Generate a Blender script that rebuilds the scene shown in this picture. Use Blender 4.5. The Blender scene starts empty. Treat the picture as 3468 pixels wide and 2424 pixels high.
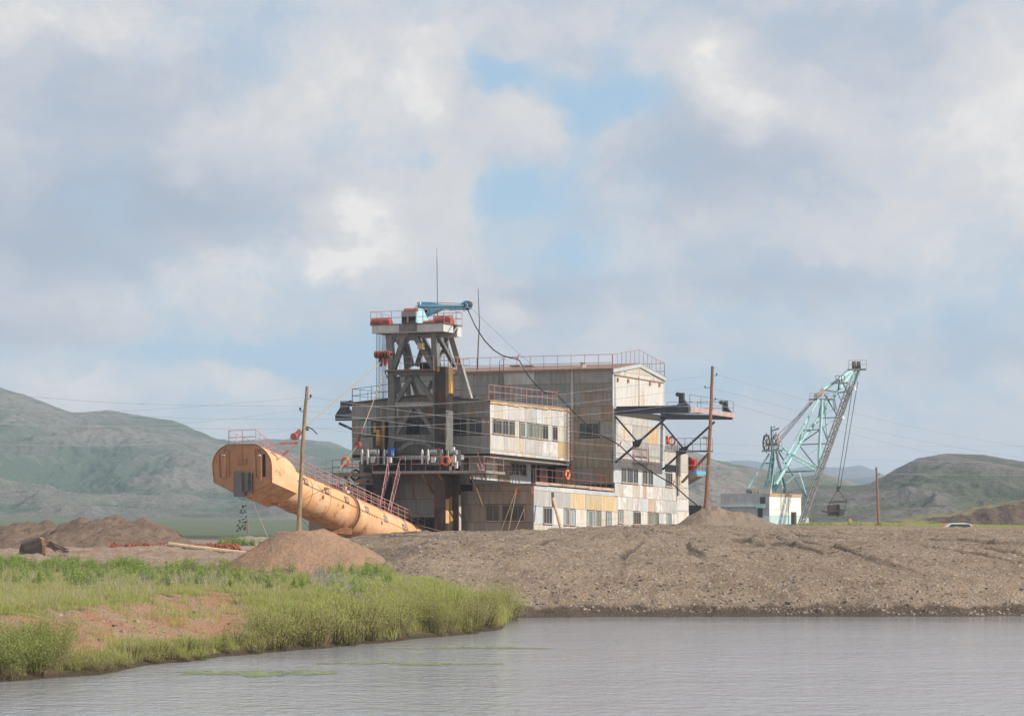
import bpy, math, random
import numpy as np
from mathutils import Vector, Matrix
R = math.radians
rng = random.Random(7)
nrng = np.random.RandomState(11)
sc = bpy.context.scene
col = sc.collection

# ---------------------------------------------------------------- camera, sky, sun, exposure
FPX, CX, CY, HZ = 10300.0, 1734.0, 1212.0, 1740.0      # the photograph is 3468 x 2424
PITCH = math.atan((HZ - CY) / FPX)
CAMZ = 5.0
cam_d = bpy.data.cameras.new('camera')
cam = bpy.data.objects.new('camera', cam_d); col.objects.link(cam)
cam_d.sensor_width = 36.0
cam_d.lens = 36.0 * FPX / 3468.0
cam_d.clip_start = 1.0; cam_d.clip_end = 40000.0
cam.location = (0, 0, CAMZ)
cam.rotation_euler = (math.pi / 2 + PITCH, 0, 0)
sc.camera = cam

SUN_AZ, SUN_EL = R(-26.0), R(35.0)                     # azimuth measured from +X, negative = towards the camera side
sdir = Vector((math.cos(SUN_AZ) * math.cos(SUN_EL), math.sin(SUN_AZ) * math.cos(SUN_EL), math.sin(SUN_EL)))
sun_d = bpy.data.lights.new('sun', 'SUN'); sun_d.energy = 4.3; sun_d.angle = R(0.5); sun_d.color = (1.0, 0.94, 0.85)
sun = bpy.data.objects.new('sun', sun_d); col.objects.link(sun)
sun.rotation_euler = sdir.to_track_quat('Z', 'Y').to_euler()
sc.view_settings.view_transform = 'Standard'; sc.view_settings.look = 'None'
sc.view_settings.exposure = 0.12; sc.view_settings.gamma = 1.0
sc.cycles.volume_bounces = 1
sc.cycles.max_bounces = 6
sc.cycles.diffuse_bounces = 2
sc.cycles.glossy_bounces = 2

class NT:
    def __init__(s, nt):
        s.t = nt; s.n = nt.nodes; s.l = nt.links
    def add(s, typ, **kw):
        n = s.n.new(typ)
        for k, v in kw.items(): setattr(n, k, v)
        return n
    def put(s, sock, v):
        if v is None: return
        if hasattr(v, 'is_output') or isinstance(v, bpy.types.NodeSocket): s.l.new(v, sock)
        else: sock.default_value = v
    def math(s, op, a, b=None, c=None, clamp=False):
        n = s.add('ShaderNodeMath', operation=op, use_clamp=clamp)
        s.put(n.inputs[0], a); s.put(n.inputs[1], b)
        if c is not None: s.put(n.inputs[2], c)
        return n.outputs[0]
    def vec(s, op, a, b=None, c=None):
        n = s.add('ShaderNodeVectorMath', operation=op)
        s.put(n.inputs[0], a)
        if b is not None: s.put(n.inputs[1], b)
        if c is not None: s.put(n.inputs[2], c)
        return n.outputs['Value'] if op in ('LENGTH', 'DOT_PRODUCT', 'DISTANCE') else n.outputs[0]
    def noise(s, v, scale, detail=4, rough=0.55, dist=0.0, out='Fac'):
        n = s.add('ShaderNodeTexNoise'); s.put(n.inputs['Vector'], v)
        n.inputs['Scale'].default_value = scale; n.inputs['Detail'].default_value = detail
        n.inputs['Roughness'].default_value = rough; n.inputs['Distortion'].default_value = dist
        return n.outputs[out]
    def rng(s, v, a, b, c=0.0, d=1.0, smooth=True):
        n = s.add('ShaderNodeMapRange'); n.interpolation_type = 'SMOOTHSTEP' if smooth else 'LINEAR'
        s.put(n.inputs['Value'], v)
        n.inputs['From Min'].default_value = a; n.inputs['From Max'].default_value = b
        n.inputs['To Min'].default_value = c; n.inputs['To Max'].default_value = d
        return n.outputs[0]
    def mix(s, f, a, b, mode='MIX'):
        n = s.add('ShaderNodeMix', data_type='RGBA', blend_type=mode)
        s.put(n.inputs[0], f)
        for sock, v in ((n.inputs[6], a), (n.inputs[7], b)):
            if isinstance(v, (tuple, list)) and len(v) == 3: v = (*v, 1)
            s.put(sock, v)
        return n.outputs[2]

def S(r, g, b):
    f = lambda c: (c / 255 / 12.92) if c <= 10 else ((c / 255 + 0.055) / 1.055) ** 2.4
    return (f(r), f(g), f(b))

def pxdir(x, y):
    dx, dy = (x - CX) / FPX, (CY - y) / FPX
    return Vector((dx, math.cos(PITCH) - math.sin(PITCH) * dy, math.sin(PITCH) + math.cos(PITCH) * dy))

world = bpy.data.worlds.new('World'); sc.world = world; world.use_nodes = True
w = NT(world.node_tree); w.n.clear()
WS = 0.1
sky = w.add('ShaderNodeTexSky', sky_type='NISHITA'); sky.sun_disc = False
sky.sun_elevation = SUN_EL; sky.sun_rotation = math.pi / 2 - SUN_AZ
sky.altitude = 1000; sky.air_density = 1.0; sky.dust_density = 1.2; sky.ozone_density = 1.5
tc = w.add('ShaderNodeTexCoord')
D = tc.outputs['Generated']
wv = w.vec('SUBTRACT', w.noise(D, 14, 5, 0.6, out='Color'), (0.5, 0.5, 0.5))
Dw = w.vec('MULTIPLY_ADD', wv, (0.06, 0.06, 0.045), D)
wv2 = w.vec('SUBTRACT', w.noise(D, 70, 4, 0.6, out='Color'), (0.5, 0.5, 0.5))
Dw = w.vec('MULTIPLY_ADD', wv2, (0.010, 0.010, 0.010), Dw)
def blobs(lst):
    tot = None
    for (x, y, rx, ry, wt) in lst:          # centre, radii in 2296-wide picture units
        c = pxdir(x * 1.5105, y * 1.5105).normalized()
        sx, sy = FPX / (rx * 1.5105), FPX / (ry * 1.5105)
        dlt = w.vec('MULTIPLY', w.vec('SUBTRACT', Dw, tuple(c)), (sx, sx * .6, sy))
        f = w.rng(w.vec('LENGTH', dlt), 1.3, 0.0, 0.0, wt)
        tot = f if tot is None else w.math('ADD', tot, f)
    return tot
gaps = blobs([(1170, 165, 150, 60, .75), (1370, 225, 150, 75, .95), (1160, 440, 190, 85, .9), (1310, 330, 80, 110, .6),
              (300, 800, 560, 60, .62), (700, 770, 300, 70, .5), (895, 335, 60, 25, .35), (1410, 120, 80, 50, .35),
              (2290, 250, 60, 90, .25), (1650, 870, 500, 70, .4), (1000, 860, 300, 60, .45),
              (1800, 720, 420, 60, .3), (1250, 560, 200, 50, .45), (700, 920, 500, 80, .5)])
solid = blobs([(1180, 290, 150, 90, 1.0), (1010, 230, 90, 160, .8), (770, 500, 140, 120, .8), (1620, 200, 120, 120, .7),
               (960, 420, 120, 120, .6), (1170, 690, 110, 50, .5), (730, 845, 70, 35, .6), (520, 830, 90, 30, .4), (100, 810, 200, 40, .35), (1100, 600, 60, 30, .4)])
dark = blobs([(60, 500, 460, 280, .85), (480, 440, 300, 110, .7), (250, 180, 420, 120, .3), (1640, 380, 330, 170, .75), (1750, 620, 420, 110, .55),
              (1230, 640, 260, 80, .6), (60, 730, 260, 60, .6), (1980, 120, 260, 130, .35), (300, 270, 300, 160, .35), (2200, 760, 300, 60, .5)])
lite = blobs([(770, 495, 125, 95, .9), (830, 430, 60, 50, .6), (690, 560, 120, 50, .55), (600, 600, 260, 70, .75), (350, 660, 260, 70, .65), (1600, 165, 80, 100, .8), (1650, 245, 100, 60, .6), (1700, 270, 130, 50, .5),
              (1000, 110, 130, 70, .7), (960, 210, 90, 70, .7), (1180, 280, 150, 70, .7), (1450, 430, 90, 45, .6), (1370, 570, 90, 50, .7),
              (1150, 690, 80, 40, .8), (2070, 570, 140, 70, .5), (2230, 400, 130, 110, .4), (2240, 120, 160, 120, .35), (1890, 540, 60, 30, .4), (60, 60, 230, 90, .55),
              (400, 270, 90, 60, .4), (400, 390, 70, 40, .5), (2150, 260, 150, 120, .4), (900, 570, 140, 70, .5), (2050, 650, 260, 60, .5),
              (800, 470, 50, 60, .5), (780, 570, 60, 40, .4), (1600, 130, 30, 40, .5), (230, 60, 200, 80, .4)])
n1 = w.noise(w.vec('MULTIPLY', D, (1, 1, 1.9)), 7, 7, 0.6, 0.4)
n2 = w.noise(w.vec('MULTIPLY', Dw, (1, 1, 1.4)), 24, 8, 0.6)
n3 = w.noise(w.vec('MULTIPLY', Dw, (1, 1, 1.7)), 6, 5, 0.5)
cov = w.math('ADD', w.math('SUBTRACT', 0.78, gaps), w.math('MULTIPLY', w.math('SUBTRACT', n2, 0.5), 1.5))
cov = w.math('ADD', cov, w.math('MULTIPLY', w.math('SUBTRACT', n3, 0.5), 0.5))
cov = w.math('ADD', cov, w.math('MULTIPLY', solid, 0.8))
cov = w.rng(cov, 0.0, .95, 0.0, 1.0)
tone = w.math('ADD', w.math('MULTIPLY', w.math('SUBTRACT', n1, 0.5), 1.15), 0.53)
tone = w.math('ADD', tone, w.math('MULTIPLY', w.math('SUBTRACT', n2, 0.5), .85))
n4 = w.noise(Dw, 75, 6, 0.6)
tone = w.math('ADD', tone, w.math('MULTIPLY', lite, w.math('MULTIPLY', w.math('SUBTRACT', n4, 0.45), .8)))
tone = w.math('SUBTRACT', tone, w.math('MULTIPLY', dark, 0.55))
tone = w.math('ADD', tone, w.math('MULTIPLY', lite, 0.42))
def K(c, k=1.0): return tuple(v / WS * k for v in S(*c))
cr = w.add('ShaderNodeValToRGB'); w.put(cr.inputs[0], tone)
e = cr.color_ramp.elements
cols_ = [(0.0, (171, 182, 198)), (0.26, (187, 194, 206)), (0.50, (205, 208, 214)), (0.74, (218, 218, 219)), (1.0, (238, 235, 232))]
e[0].position, e[1].position = 0.0, 1.0
for p_, c_ in cols_[1:-1]: e.new(p_)
for el, (p_, c_) in zip(sorted(e, key=lambda q: q.position), cols_): el.color = (*S(*c_), 1)
cloud = w.vec('SCALE', cr.outputs[0]); cloud.node.inputs['Scale'].default_value = .95 / WS
skyc = w.mix(0.8, sky.outputs[0], K((166, 196, 221)))
sep = w.add('ShaderNodeSeparateXYZ'); w.put(sep.inputs[0], D)
hz = w.rng(sep.outputs[2], 0.0, 0.06, 0.55, 0.0)
skyc = w.mix(hz, skyc, K((172, 193, 215)))
final = w.mix(cov, skyc, cloud)
low = w.rng(sep.outputs[2], -0.02, 0.0, 1.0, 0.0)
final = w.mix(low, final, K((150, 160, 165), .6))
bg = w.add('ShaderNodeBackground'); w.put(bg.inputs[0], final); bg.inputs[1].default_value = WS
wo = w.add('ShaderNodeOutputWorld'); w.l.new(bg.outputs[0], wo.inputs[0])

# ---------------------------------------------------------------- helpers
def P(x, y, Y):
    """pixel of the photograph -> point of the place that lies Y metres deep"""
    d = pxdir(x, y); t = Y / d.y
    return Vector((d.x * t, Y, CAMZ + d.z * t))

origin = {}
def put_props(o, label=None, cat=None, group=None, kind=None):
    for k, v in (('label', label), ('category', cat), ('group', group), ('kind', kind)):
        if v: o[k] = v
    return o
def thing(name, loc, label, cat, group=None):
    o = bpy.data.objects.new(name, None); col.objects.link(o); o.location = loc; o.empty_display_size = .3
    origin[o.name] = Vector(loc)
    return put_props(o, label, cat, group)
class MB:
    def __init__(s): s.v = []; s.f = []
    def hexa(s, p):                      # 8 corners: bottom 4 (ccw), top 4
        b = len(s.v); s.v += [Vector(q) for q in p]
        s.f += [(b, b+3, b+2, b+1), (b+4, b+5, b+6, b+7), (b, b+1, b+5, b+4), (b+1, b+2, b+6, b+5), (b+2, b+3, b+7, b+6), (b+3, b, b+4, b+7)]
    def box(s, x0, x1, y0, y1, z0, z1):
        s.hexa([(x0,y0,z0),(x1,y0,z0),(x1,y1,z0),(x0,y1,z0),(x0,y0,z1),(x1,y0,z1),(x1,y1,z1),(x0,y1,z1)])
    def bar(s, a, b, w_, h_=None, up=(0, 0, 1)):
        a, b = Vector(a), Vector(b); h_ = h_ or w_
        d = (b - a)
        if d.length < 1e-6: return
        d.normalize(); up = Vector(up)
        if abs(d.dot(up)) > .98: up = Vector((1, 0, 0)) if abs(d.x) < .9 else Vector((0, 1, 0))
        sd = d.cross(up).normalized(); uu = sd.cross(d).normalized()
        q = []
        for p in (a, b):
            q.append([p - sd*w_/2 - uu*h_/2, p + sd*w_/2 - uu*h_/2, p + sd*w_/2 + uu*h_/2, p - sd*w_/2 + uu*h_/2])
        k = len(s.v); s.v += q[0] + q[1]
        s.f += [(k, k+3, k+2, k+1), (k+4, k+5, k+6, k+7)] + [(k+i, k+(i+1) % 4, k+4+(i+1) % 4, k+4+i) for i in range(4)]
    def tube(s, pts, r, n=8, caps=True):
        pts = [Vector(p) for p in pts]; rs = r if isinstance(r, (list, tuple)) else [r]*len(pts)
        k0 = len(s.v); ref = None
        for i, p in enumerate(pts):
            d = (pts[min(i+1, len(pts)-1)] - pts[max(i-1, 0)]).normalized()
            if ref is None:
                ref = Vector((0, 0, 1)) if abs(d.z) < .9 else Vector((1, 0, 0))
            sd = d.cross(ref).normalized(); ref = sd.cross(d).normalized()
            for j in range(n):
                a = 2*math.pi*j/n
                s.v.append(p + sd*(math.cos(a)*rs[i]) + ref*(math.sin(a)*rs[i]))
        for i in range(len(pts)-1):
            for j in range(n):
                a, b = k0+i*n+j, k0+i*n+(j+1) % n
                s.f.append((a, b, b+n, a+n))
        if caps:
            s.f.append(tuple(k0+j for j in reversed(range(n)))); s.f.append(tuple(k0+(len(pts)-1)*n+j for j in range(n)))
    def prism(s, poly, off):
        k = len(s.v); n = len(poly); off = Vector(off)
        s.v += [Vector(p) for p in poly] + [Vector(p) + off for p in poly]
        s.f += [tuple(k+i for i in range(n)), tuple(k+n+i for i in reversed(range(n)))]
        s.f += [(k+(i+1) % n, k+i, k+n+i, k+n+(i+1) % n) for i in range(n)]
    def ring(s, c, ax, R1, r, n=20, m=6):
        c, ax = Vector(c), Vector(ax).normalized()
        a = ax.orthogonal().normalized(); b = ax.cross(a); k = len(s.v)
        for i in range(n):
            t = 2*math.pi*i/n; d = a*math.cos(t) + b*math.sin(t)
            for j in range(m):
                q = 2*math.pi*j/m
                s.v.append(c + d*(R1 + r*math.cos(q)) + ax*(r*math.sin(q)))
        for i in range(n):
            for j in range(m):
                s.f.append((k+i*m+j, k+((i+1) % n)*m+j, k+((i+1) % n)*m+(j+1) % m, k+i*m+(j+1) % m))
    def build(s, name, mat, parent=None, smooth=False, **props):
        me = bpy.data.meshes.new(name)
        o0 = Vector((0, 0, 0)); q = parent
        if parent is not None: o0 = origin[parent.name]
        elif s.v and props.get('cat'):
            xs = [p.x for p in s.v]; ys = [p.y for p in s.v]; zs = [p.z for p in s.v]
            o0 = Vector(((min(xs)+max(xs))/2, (min(ys)+max(ys))/2, min(zs)))
        me.from_pydata([tuple(p - o0) for p in s.v], [], s.f)
        me.materials.append(mat)
        if smooth: me.polygons.foreach_set('use_smooth', [True]*len(me.polygons))
        o = bpy.data.objects.new(name, me); col.objects.link(o)
        origin[o.name] = o0
        if parent is not None: o.parent = parent
        else: o.location = o0
        put_props(o, **props)
        return o

# ---- numpy gradient noise
_perm = nrng.permutation(4096)
_g = nrng.rand(4096) * 2 * np.pi
_gx, _gy = np.cos(_g), np.sin(_g)
def pn(x, y):
    xi = np.floor(x).astype(np.int64); yi = np.floor(y).astype(np.int64); xf = x - xi; yf = y - yi
    def h(a, b): return _perm[(_perm[a & 4095] + b) & 4095]
    def gr(a, b, dx, dy):
        q = h(a, b); return _gx[q]*dx + _gy[q]*dy
    u_ = xf*xf*xf*(xf*(xf*6-15)+10); v_ = yf*yf*yf*(yf*(yf*6-15)+10)
    n00 = gr(xi, yi, xf, yf); n10 = gr(xi+1, yi, xf-1, yf); n01 = gr(xi, yi+1, xf, yf-1); n11 = gr(xi+1, yi+1, xf-1, yf-1)
    return ((n00*(1-u_)+n10*u_)*(1-v_) + (n01*(1-u_)+n11*u_)*v_) * 1.5
def fbm(x, y, o=4, g=.5):
    t = 0; a = 1; s_ = 0
    for i in range(o):
        t = t + a*pn(x*2**i + 17.3*i, y*2**i + 5.1*i); s_ += a; a *= g
    return t / s_
def ridged(x, y, o=4, g=.5):
    t = 0; a = 1; s_ = 0
    for i in range(o):
        t = t + a*(1-2*np.abs(pn(x*2**i + 3.7*i, y*2**i + 9.1*i))); s_ += a; a *= g
    return t / s_
def sstep(a, b, x):
    t = np.clip((x-a)/(b-a), 0, 1); return t*t*(3-2*t)

def grid_mesh(name, X, Y, Z, mat, attrs=None, parent=None, smooth=True, origin_at=None, **props):
    n, m = X.shape
    me = bpy.data.meshes.new(name)
    o0 = np.array(origin_at if origin_at is not None else (0, 0, 0), dtype=float)
    co = np.stack([X-o0[0], Y-o0[1], Z-o0[2]], -1).reshape(-1, 3).astype(np.float32)
    idx = np.arange(n*m).reshape(n, m)
    q = np.stack([idx[:-1, :-1], idx[:-1, 1:], idx[1:, 1:], idx[1:, :-1]], -1).reshape(-1, 4)
    me.vertices.add(n*m); me.vertices.foreach_set('co', co.ravel())
    me.loops.add(q.size); me.loops.foreach_set('vertex_index', q.ravel().astype(np.int32))
    me.polygons.add(len(q)); me.polygons.foreach_set('loop_start', (np.arange(len(q))*4).astype(np.int32))
    me.polygons.foreach_set('loop_total', np.full(len(q), 4, dtype=np.int32))
    if smooth: me.polygons.foreach_set('use_smooth', np.ones(len(q), dtype=bool))
    me.update(calc_edges=True)
    for k, a in (attrs or {}).items():
        at = me.attributes.new(k, 'FLOAT', 'POINT'); at.data.foreach_set('value', a.ravel().astype(np.float32))
    me.materials.append(mat)
    o = bpy.data.objects.new(name, me); col.objects.link(o); o.location = tuple(o0); origin[o.name] = Vector(o0)
    if parent is not None: o.parent = parent
    return put_props(o, **props)

# ---------------------------------------------------------------- materials
def new_mat(name):
    m = bpy.data.materials.new(name); m.use_nodes = True
    t = NT(m.node_tree); t.n.clear()
    b = t.add('ShaderNodeBsdfPrincipled'); o = t.add('ShaderNodeOutputMaterial'); t.l.new(b.outputs[0], o.inputs[0])
    g = t.add('ShaderNodeNewGeometry')
    return m, t, b, g.outputs['Position']
def bump(t, b, h, strength, dist):
    n = t.add('ShaderNodeBump'); n.inputs['Strength'].default_value = strength; n.inputs['Distance'].default_value = dist
    t.put(n.inputs['Height'], h); t.l.new(n.outputs[0], b.inputs['Normal'])
def weathered(name, base, alt, stain, amount=.45, rough=.6, metal=0.0, streak=.3, rand=.12, scale=1.0, hue=0.0):
    """painted or bare sheet metal: patchy base, vertical streaks of stain"""
    m, t, b, pos = new_mat(name)
    oi = t.add('ShaderNodeObjectInfo')
    off = t.vec('SCALE', t.vec('ADD', (1., 1., 1.), (0, 0, 0))); t.put(off.node.inputs['Scale'], t.math('MULTIPLY', oi.outputs['Random'], 37.0))
    p = t.vec('ADD', pos, off)
    pat = t.noise(p, 1.1*scale, 6, .6)
    st = t.noise(t.vec('MULTIPLY', p, (3.2*scale, 3.2*scale, .28*scale)), 1.0, 5, .65)
    sp = t.noise(p, 7*scale, 5, .7)
    c = t.mix(t.rng(pat, .38, .66), base, alt)
    k = t.math('ADD', st, t.math('MULTIPLY', t.math('SUBTRACT', sp, .5), .35))
    k = t.math('ADD', k, t.math('MULTIPLY', t.math('SUBTRACT', pat, .5), .4))
    c = t.mix(t.rng(k, .72-amount*.45, .90-amount*.35, 0, .85), c, stain)
    val = t.math('ADD', 1 - rand, t.math('MULTIPLY', oi.outputs['Random'], 2*rand))
    fine = t.noise(t.vec('MULTIPLY', p, (9, 9, .5)), 1.0, 3, .6)
    val = t.math('MULTIPLY', val, t.rng(fine, .3, .7, .86, 1.12, False))
    cc = t.vec('SCALE', c); t.put(cc.node.inputs['Scale'], val)
    t.put(b.inputs['Base Color'], cc)
    b.inputs['Roughness'].default_value = rough; b.inputs['Metallic'].default_value = metal
    b.inputs['Specular IOR Level'].default_value = .35
    bump(t, b, t.math('ADD', t.math('MULTIPLY', fine, .6), t.noise(p, 2.2, 3)), .5, .03)
    return m
def plain(name, c, rough=.6, metal=0., spec=.4, var=.15, sc_=6.):
    m, t, b, pos = new_mat(name)
    n = t.noise(pos, sc_, 4, .6)
    v = t.vec('SCALE', t.mix(0, c, c)); t.put(v.node.inputs['Scale'], t.rng(n, .3, .7, 1-var, 1+var, False))
    t.put(b.inputs['Base Color'], v); b.inputs['Roughness'].default_value = rough
    b.inputs['Metallic'].default_value = metal; b.inputs['Specular IOR Level'].default_value = spec
    return m
M = {}
rust = (.22, .085, .03)
M['galv'] = weathered('galvanised_sheet', (.44, .43, .42), (.54, .53, .51), (.44, .29, .15), .5, .5)
M['galv_light'] = weathered('light_sheet', (.54, .53, .50), (.62, .60, .56), (.50, .33, .16), .5, .55)
M['bluegrey'] = weathered('blue_grey_sheet', (.46, .49, .50), (.53, .54, .54), (.46, .34, .22), .4, .55)
M['grey'] = weathered('grey_sheet', (.30, .30, .30), (.38, .37, .36), (.27, .18, .11), .4, .6)
M['cream'] = weathered('cream_sheet', (.55, .51, .44), (.59, .57, .52), (.50, .32, .15), .55, .6)
M['yellow'] = weathered('ochre_sheet', (.56, .42, .21), (.52, .48, .39), (.55, .27, .08), .6, .6)
M['peel'] = weathered('peeling_white_sheet', (.66, .63, .59), (.50, .49, .47), (.36, .27, .20), .5, .7, scale=2.2)
M['pinkrust'] = weathered('pink_rust_sheet', (.46, .33, .25), (.52, .41, .33), (.33, .16, .08), .4, .7)
M['brown'] = weathered('brown_sheet', (.26, .17, .11), (.31, .22, .16), (.20, .09, .04), .5, .7)
M['shade1'] = weathered('shaded_zinc_sheet', (.27, .265, .25), (.33, .32, .30), (.26, .18, .11), .55, .65)  # shade keys: darker sheet variants, the shaded walls' tone put into the colour
M['shade2'] = weathered('shaded_tan_stained_sheet', (.28, .255, .225), (.32, .30, .27), (.27, .17, .09), .65, .7)
M['shade3'] = weathered('shaded_rusty_brown_sheet', (.265, .225, .185), (.30, .265, .23), (.32, .18, .08), .7, .7)
M['roofrust'] = weathered('rusty_roof', (.20, .14, .12), (.26, .18, .15), (.28, .11, .05), .55, .8)
M['fascia'] = weathered('rusty_fascia', (.50, .33, .17), (.58, .46, .30), (.45, .14, .03), .6, .7, scale=2)
M['frame_tan'] = weathered('tan_window_frame', (.42, .33, .27), (.48, .42, .37), (.30, .17, .10), .4, .7)
M['girder_w'] = weathered('pale_girder_red_patches', (.42, .36, .36), (.48, .43, .42), (.52, .13, .07), .6, .6, scale=1.6)
M['pinkboard'] = weathered('pink_primer_board', (.42, .27, .21), (.50, .37, .30), (.33, .17, .11), .4, .7)
M['steel'] = weathered('grey_painted_steel', (.155, .152, .145), (.20, .195, .18), (.13, .085, .05), .4, .55, rand=.1)
M['steel_l'] = weathered('light_painted_steel', (.30, .29, .27), (.36, .35, .33), (.22, .13, .07), .3, .55, rand=.08)
M['white_beam'] = weathered('white_painted_beam', (.56, .55, .53), (.62, .61, .59), (.35, .24, .15), .2, .5, rand=.05)
M['navy'] = weathered('dark_navy_steel', (.05, .06, .08), (.07, .08, .10), (.11, .07, .05), .25, .5, rand=.08)
M['spud'] = weathered('black_brown_steel', (.028, .024, .022), (.06, .045, .035), (.16, .07, .03), .45, .55, rand=.05)
M['spudrust'] = weathered('rusted_black_steel', (.075, .045, .03), (.11, .06, .035), (.03, .025, .02), .5, .6, rand=.05)
M['yellowpaint'] = weathered('worn_yellow_paint', (.72, .38, .04), (.60, .36, .12), (.10, .05, .03), .95, .6, rand=.05, scale=1.3)
M['dark'] = plain('dark_interior', (.02, .02, .022), .8)
M['black'] = plain('black_rubber', (.015, .015, .016), .6)
M['rail'] = weathered('pink_primed_rail', (.42, .20, .19), (.50, .30, .29), (.25, .10, .07), .3, .6, rand=.12)
M['rail_dark'] = weathered('maroon_rail', (.20, .075, .07), (.26, .11, .10), (.12, .05, .04), .3, .6, rand=.1)
M['rail_grey'] = weathered('grey_rail', (.17, .16, .17), (.24, .22, .22), (.16, .09, .06), .3, .6, rand=.1)
M['redoxide'] = weathered('red_oxide_steel', (.36, .085, .06), (.42, .15, .11), (.16, .06, .04), .4, .55, rand=.12)
M['orange_block'] = weathered('orange_pulley_paint', (.36, .085, .03), (.26, .06, .03), (.07, .04, .03), .7, .5, rand=.1)
M['blue'] = weathered('light_blue_paint', (.13, .40, .60), (.18, .47, .66), (.10, .22, .32), .25, .45, rand=.05)
M['cyanwhite'] = weathered('pale_cyan_paint', (.42, .68, .74), (.5, .72, .76), (.2, .4, .45), .15, .45, rand=.05)
M['barrel'] = plain('blue_plastic', (.012, .07, .38), .35, var=.08)
M['lifering'] = plain('orange_life_ring', (.80, .15, .02), .5, var=.08)
M['lifeband'] = plain('white_band', (.7, .68, .62), .6, var=.05)
M['white'] = plain('off_white_paint', (.68, .67, .63), .5, var=.12, sc_=3)
M['wood'] = weathered('weathered_wood', (.26, .17, .10), (.36, .26, .17), (.12, .08, .05), .5, .8, rand=.1, scale=3)
M['wood_red'] = weathered('creosoted_wood', (.24, .12, .065), (.32, .17, .10), (.12, .06, .035), .45, .8, rand=.1, scale=3)
M['wood_pale'] = weathered('peeled_log', (.55, .40, .24), (.62, .48, .32), (.35, .22, .12), .3, .8, rand=.08, scale=3)
M['wire'] = plain('aluminium_wire', (.42, .40, .39), .45, .4, var=.05)
M['rope'] = plain('greased_steel_rope', (.10, .085, .075), .5, .2, var=.1)
M['ropelite'] = plain('bright_steel_rope', (.42, .33, .25), .5, .2, var=.1)
M['cable'] = plain('black_rubber_cable', (.025, .024, .024), .5)
M['teal'] = weathered('pale_teal_paint', (.36, .62, .62), (.46, .70, .69), (.22, .28, .25), .3, .5, rand=.08)
M['teal_d'] = weathered('dark_teal_paint', (.07, .17, .19), (.12, .25, .27), (.07, .08, .07), .4, .55, rand=.08)
M['lattice'] = weathered('sooty_steel_lattice', (.15, .14, .135), (.26, .25, .245), (.10, .08, .07), .4, .6, rand=.05)
M['dwhite'] = weathered('white_cabin_paint', (.84, .80, .74), (.88, .84, .79), (.55, .40, .28), .15, .55, rand=.05)
M['dgrey'] = weathered('grey_cabin_sheet', (.38, .37, .39), (.44, .43, .45), (.24, .20, .18), .25, .6, rand=.08)
M['dteal'] = weathered('pale_teal_cabin_band', (.50, .66, .64), (.56, .70, .68), (.4, .42, .36), .15, .55, rand=.05)
M['bucket'] = weathered('dirty_iron', (.065, .047, .038), (.10, .075, .058), (.14, .07, .04), .4, .7, rand=.05, scale=2)
M['redbox'] = plain('red_paint', (.62, .03, .03), .4, var=.1)
M['bluepaint'] = plain('sky_blue_paint', (.10, .42, .78), .45, var=.08)
M['orange_lamp'] = plain('orange_beacon_lens', (.9, .2, .02), .3, var=.05)
M['carwhite'] = plain('white_car_paint', (.7, .7, .7), .25, var=.03)
M['excav'] = plain('yellow_excavator_paint', (.7, .38, .02), .45, var=.1)
def glassy(name, c, rough=.12, spec=.5, var=.4):
    m, t, b, pos = new_mat(name)
    oi = t.add('ShaderNodeObjectInfo')
    n = t.math('ADD', t.math('MULTIPLY', t.noise(pos, .9, 3), .6), t.math('MULTIPLY', oi.outputs['Random'], .6))
    v = t.vec('SCALE', t.mix(0, c, c)); t.put(v.node.inputs['Scale'], t.rng(n, .3, .9, 1-var, 1+var, False))
    t.put(b.inputs['Base Color'], v); t.put(b.inputs['Roughness'], t.rng(t.noise(pos, 3, 3), .3, .7, rough, rough+.15))
    b.inputs['Specular IOR Level'].default_value = spec
    return m
M['glass'] = glassy('dusty_dark_glass', (.045, .052, .055), .12)
M['glass_green'] = glassy('green_curtained_glass', (.17, .20, .165), .3, .3, .25)
M['glass_lite'] = glassy('pale_backed_glass', (.28, .34, .35), .25, .4, .25)
# orange stacker paint: peeling, sooty below
def stacker_mat():
    m, t, b, pos = new_mat('faded_orange_paint')
    n1 = t.noise(pos, .55, 6, .6); n2 = t.noise(pos, 3.0, 6, .7); n3 = t.noise(t.vec('MULTIPLY', pos, (1.2, 1.2, .35)), 1.0, 5, .65)
    c = t.mix(t.rng(n1, .4, .65), (.74, .40, .19), (.76, .47, .28))
    c = t.mix(t.rng(t.math('ADD', t.math('MULTIPLY', n2, .6), t.math('MULTIPLY', n1, .4)), .52, .60, 0, .55), c, (.80, .58, .40))
    c = t.mix(t.rng(t.math('ADD', t.math('MULTIPLY', n2, .55), t.math('MULTIPLY', n1, .45)), .56, .66, 0, .6), c, (.52, .21, .08))
    c = t.mix(t.rng(t.math('MULTIPLY', t.noise(pos, 5.5, 5, .7), t.noise(pos, .8, 3)), .30, .40, 0, .75), c, (.20, .12, .08))
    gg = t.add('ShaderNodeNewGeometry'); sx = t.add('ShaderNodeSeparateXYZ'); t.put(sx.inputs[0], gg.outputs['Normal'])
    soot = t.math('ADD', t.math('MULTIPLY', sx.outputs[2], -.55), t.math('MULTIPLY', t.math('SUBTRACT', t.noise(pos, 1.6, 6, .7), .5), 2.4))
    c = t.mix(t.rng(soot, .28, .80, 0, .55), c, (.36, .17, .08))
    t.put(b.inputs['Base Color'], c); b.inputs['Roughness'].default_value = .55; b.inputs['Specular IOR Level'].default_value = .3
    bump(t, b, t.math('ADD', n2, t.math('MULTIPLY', n1, 2)), .4, .03)
    return m
M['stacker'] = stacker_mat()
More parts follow.
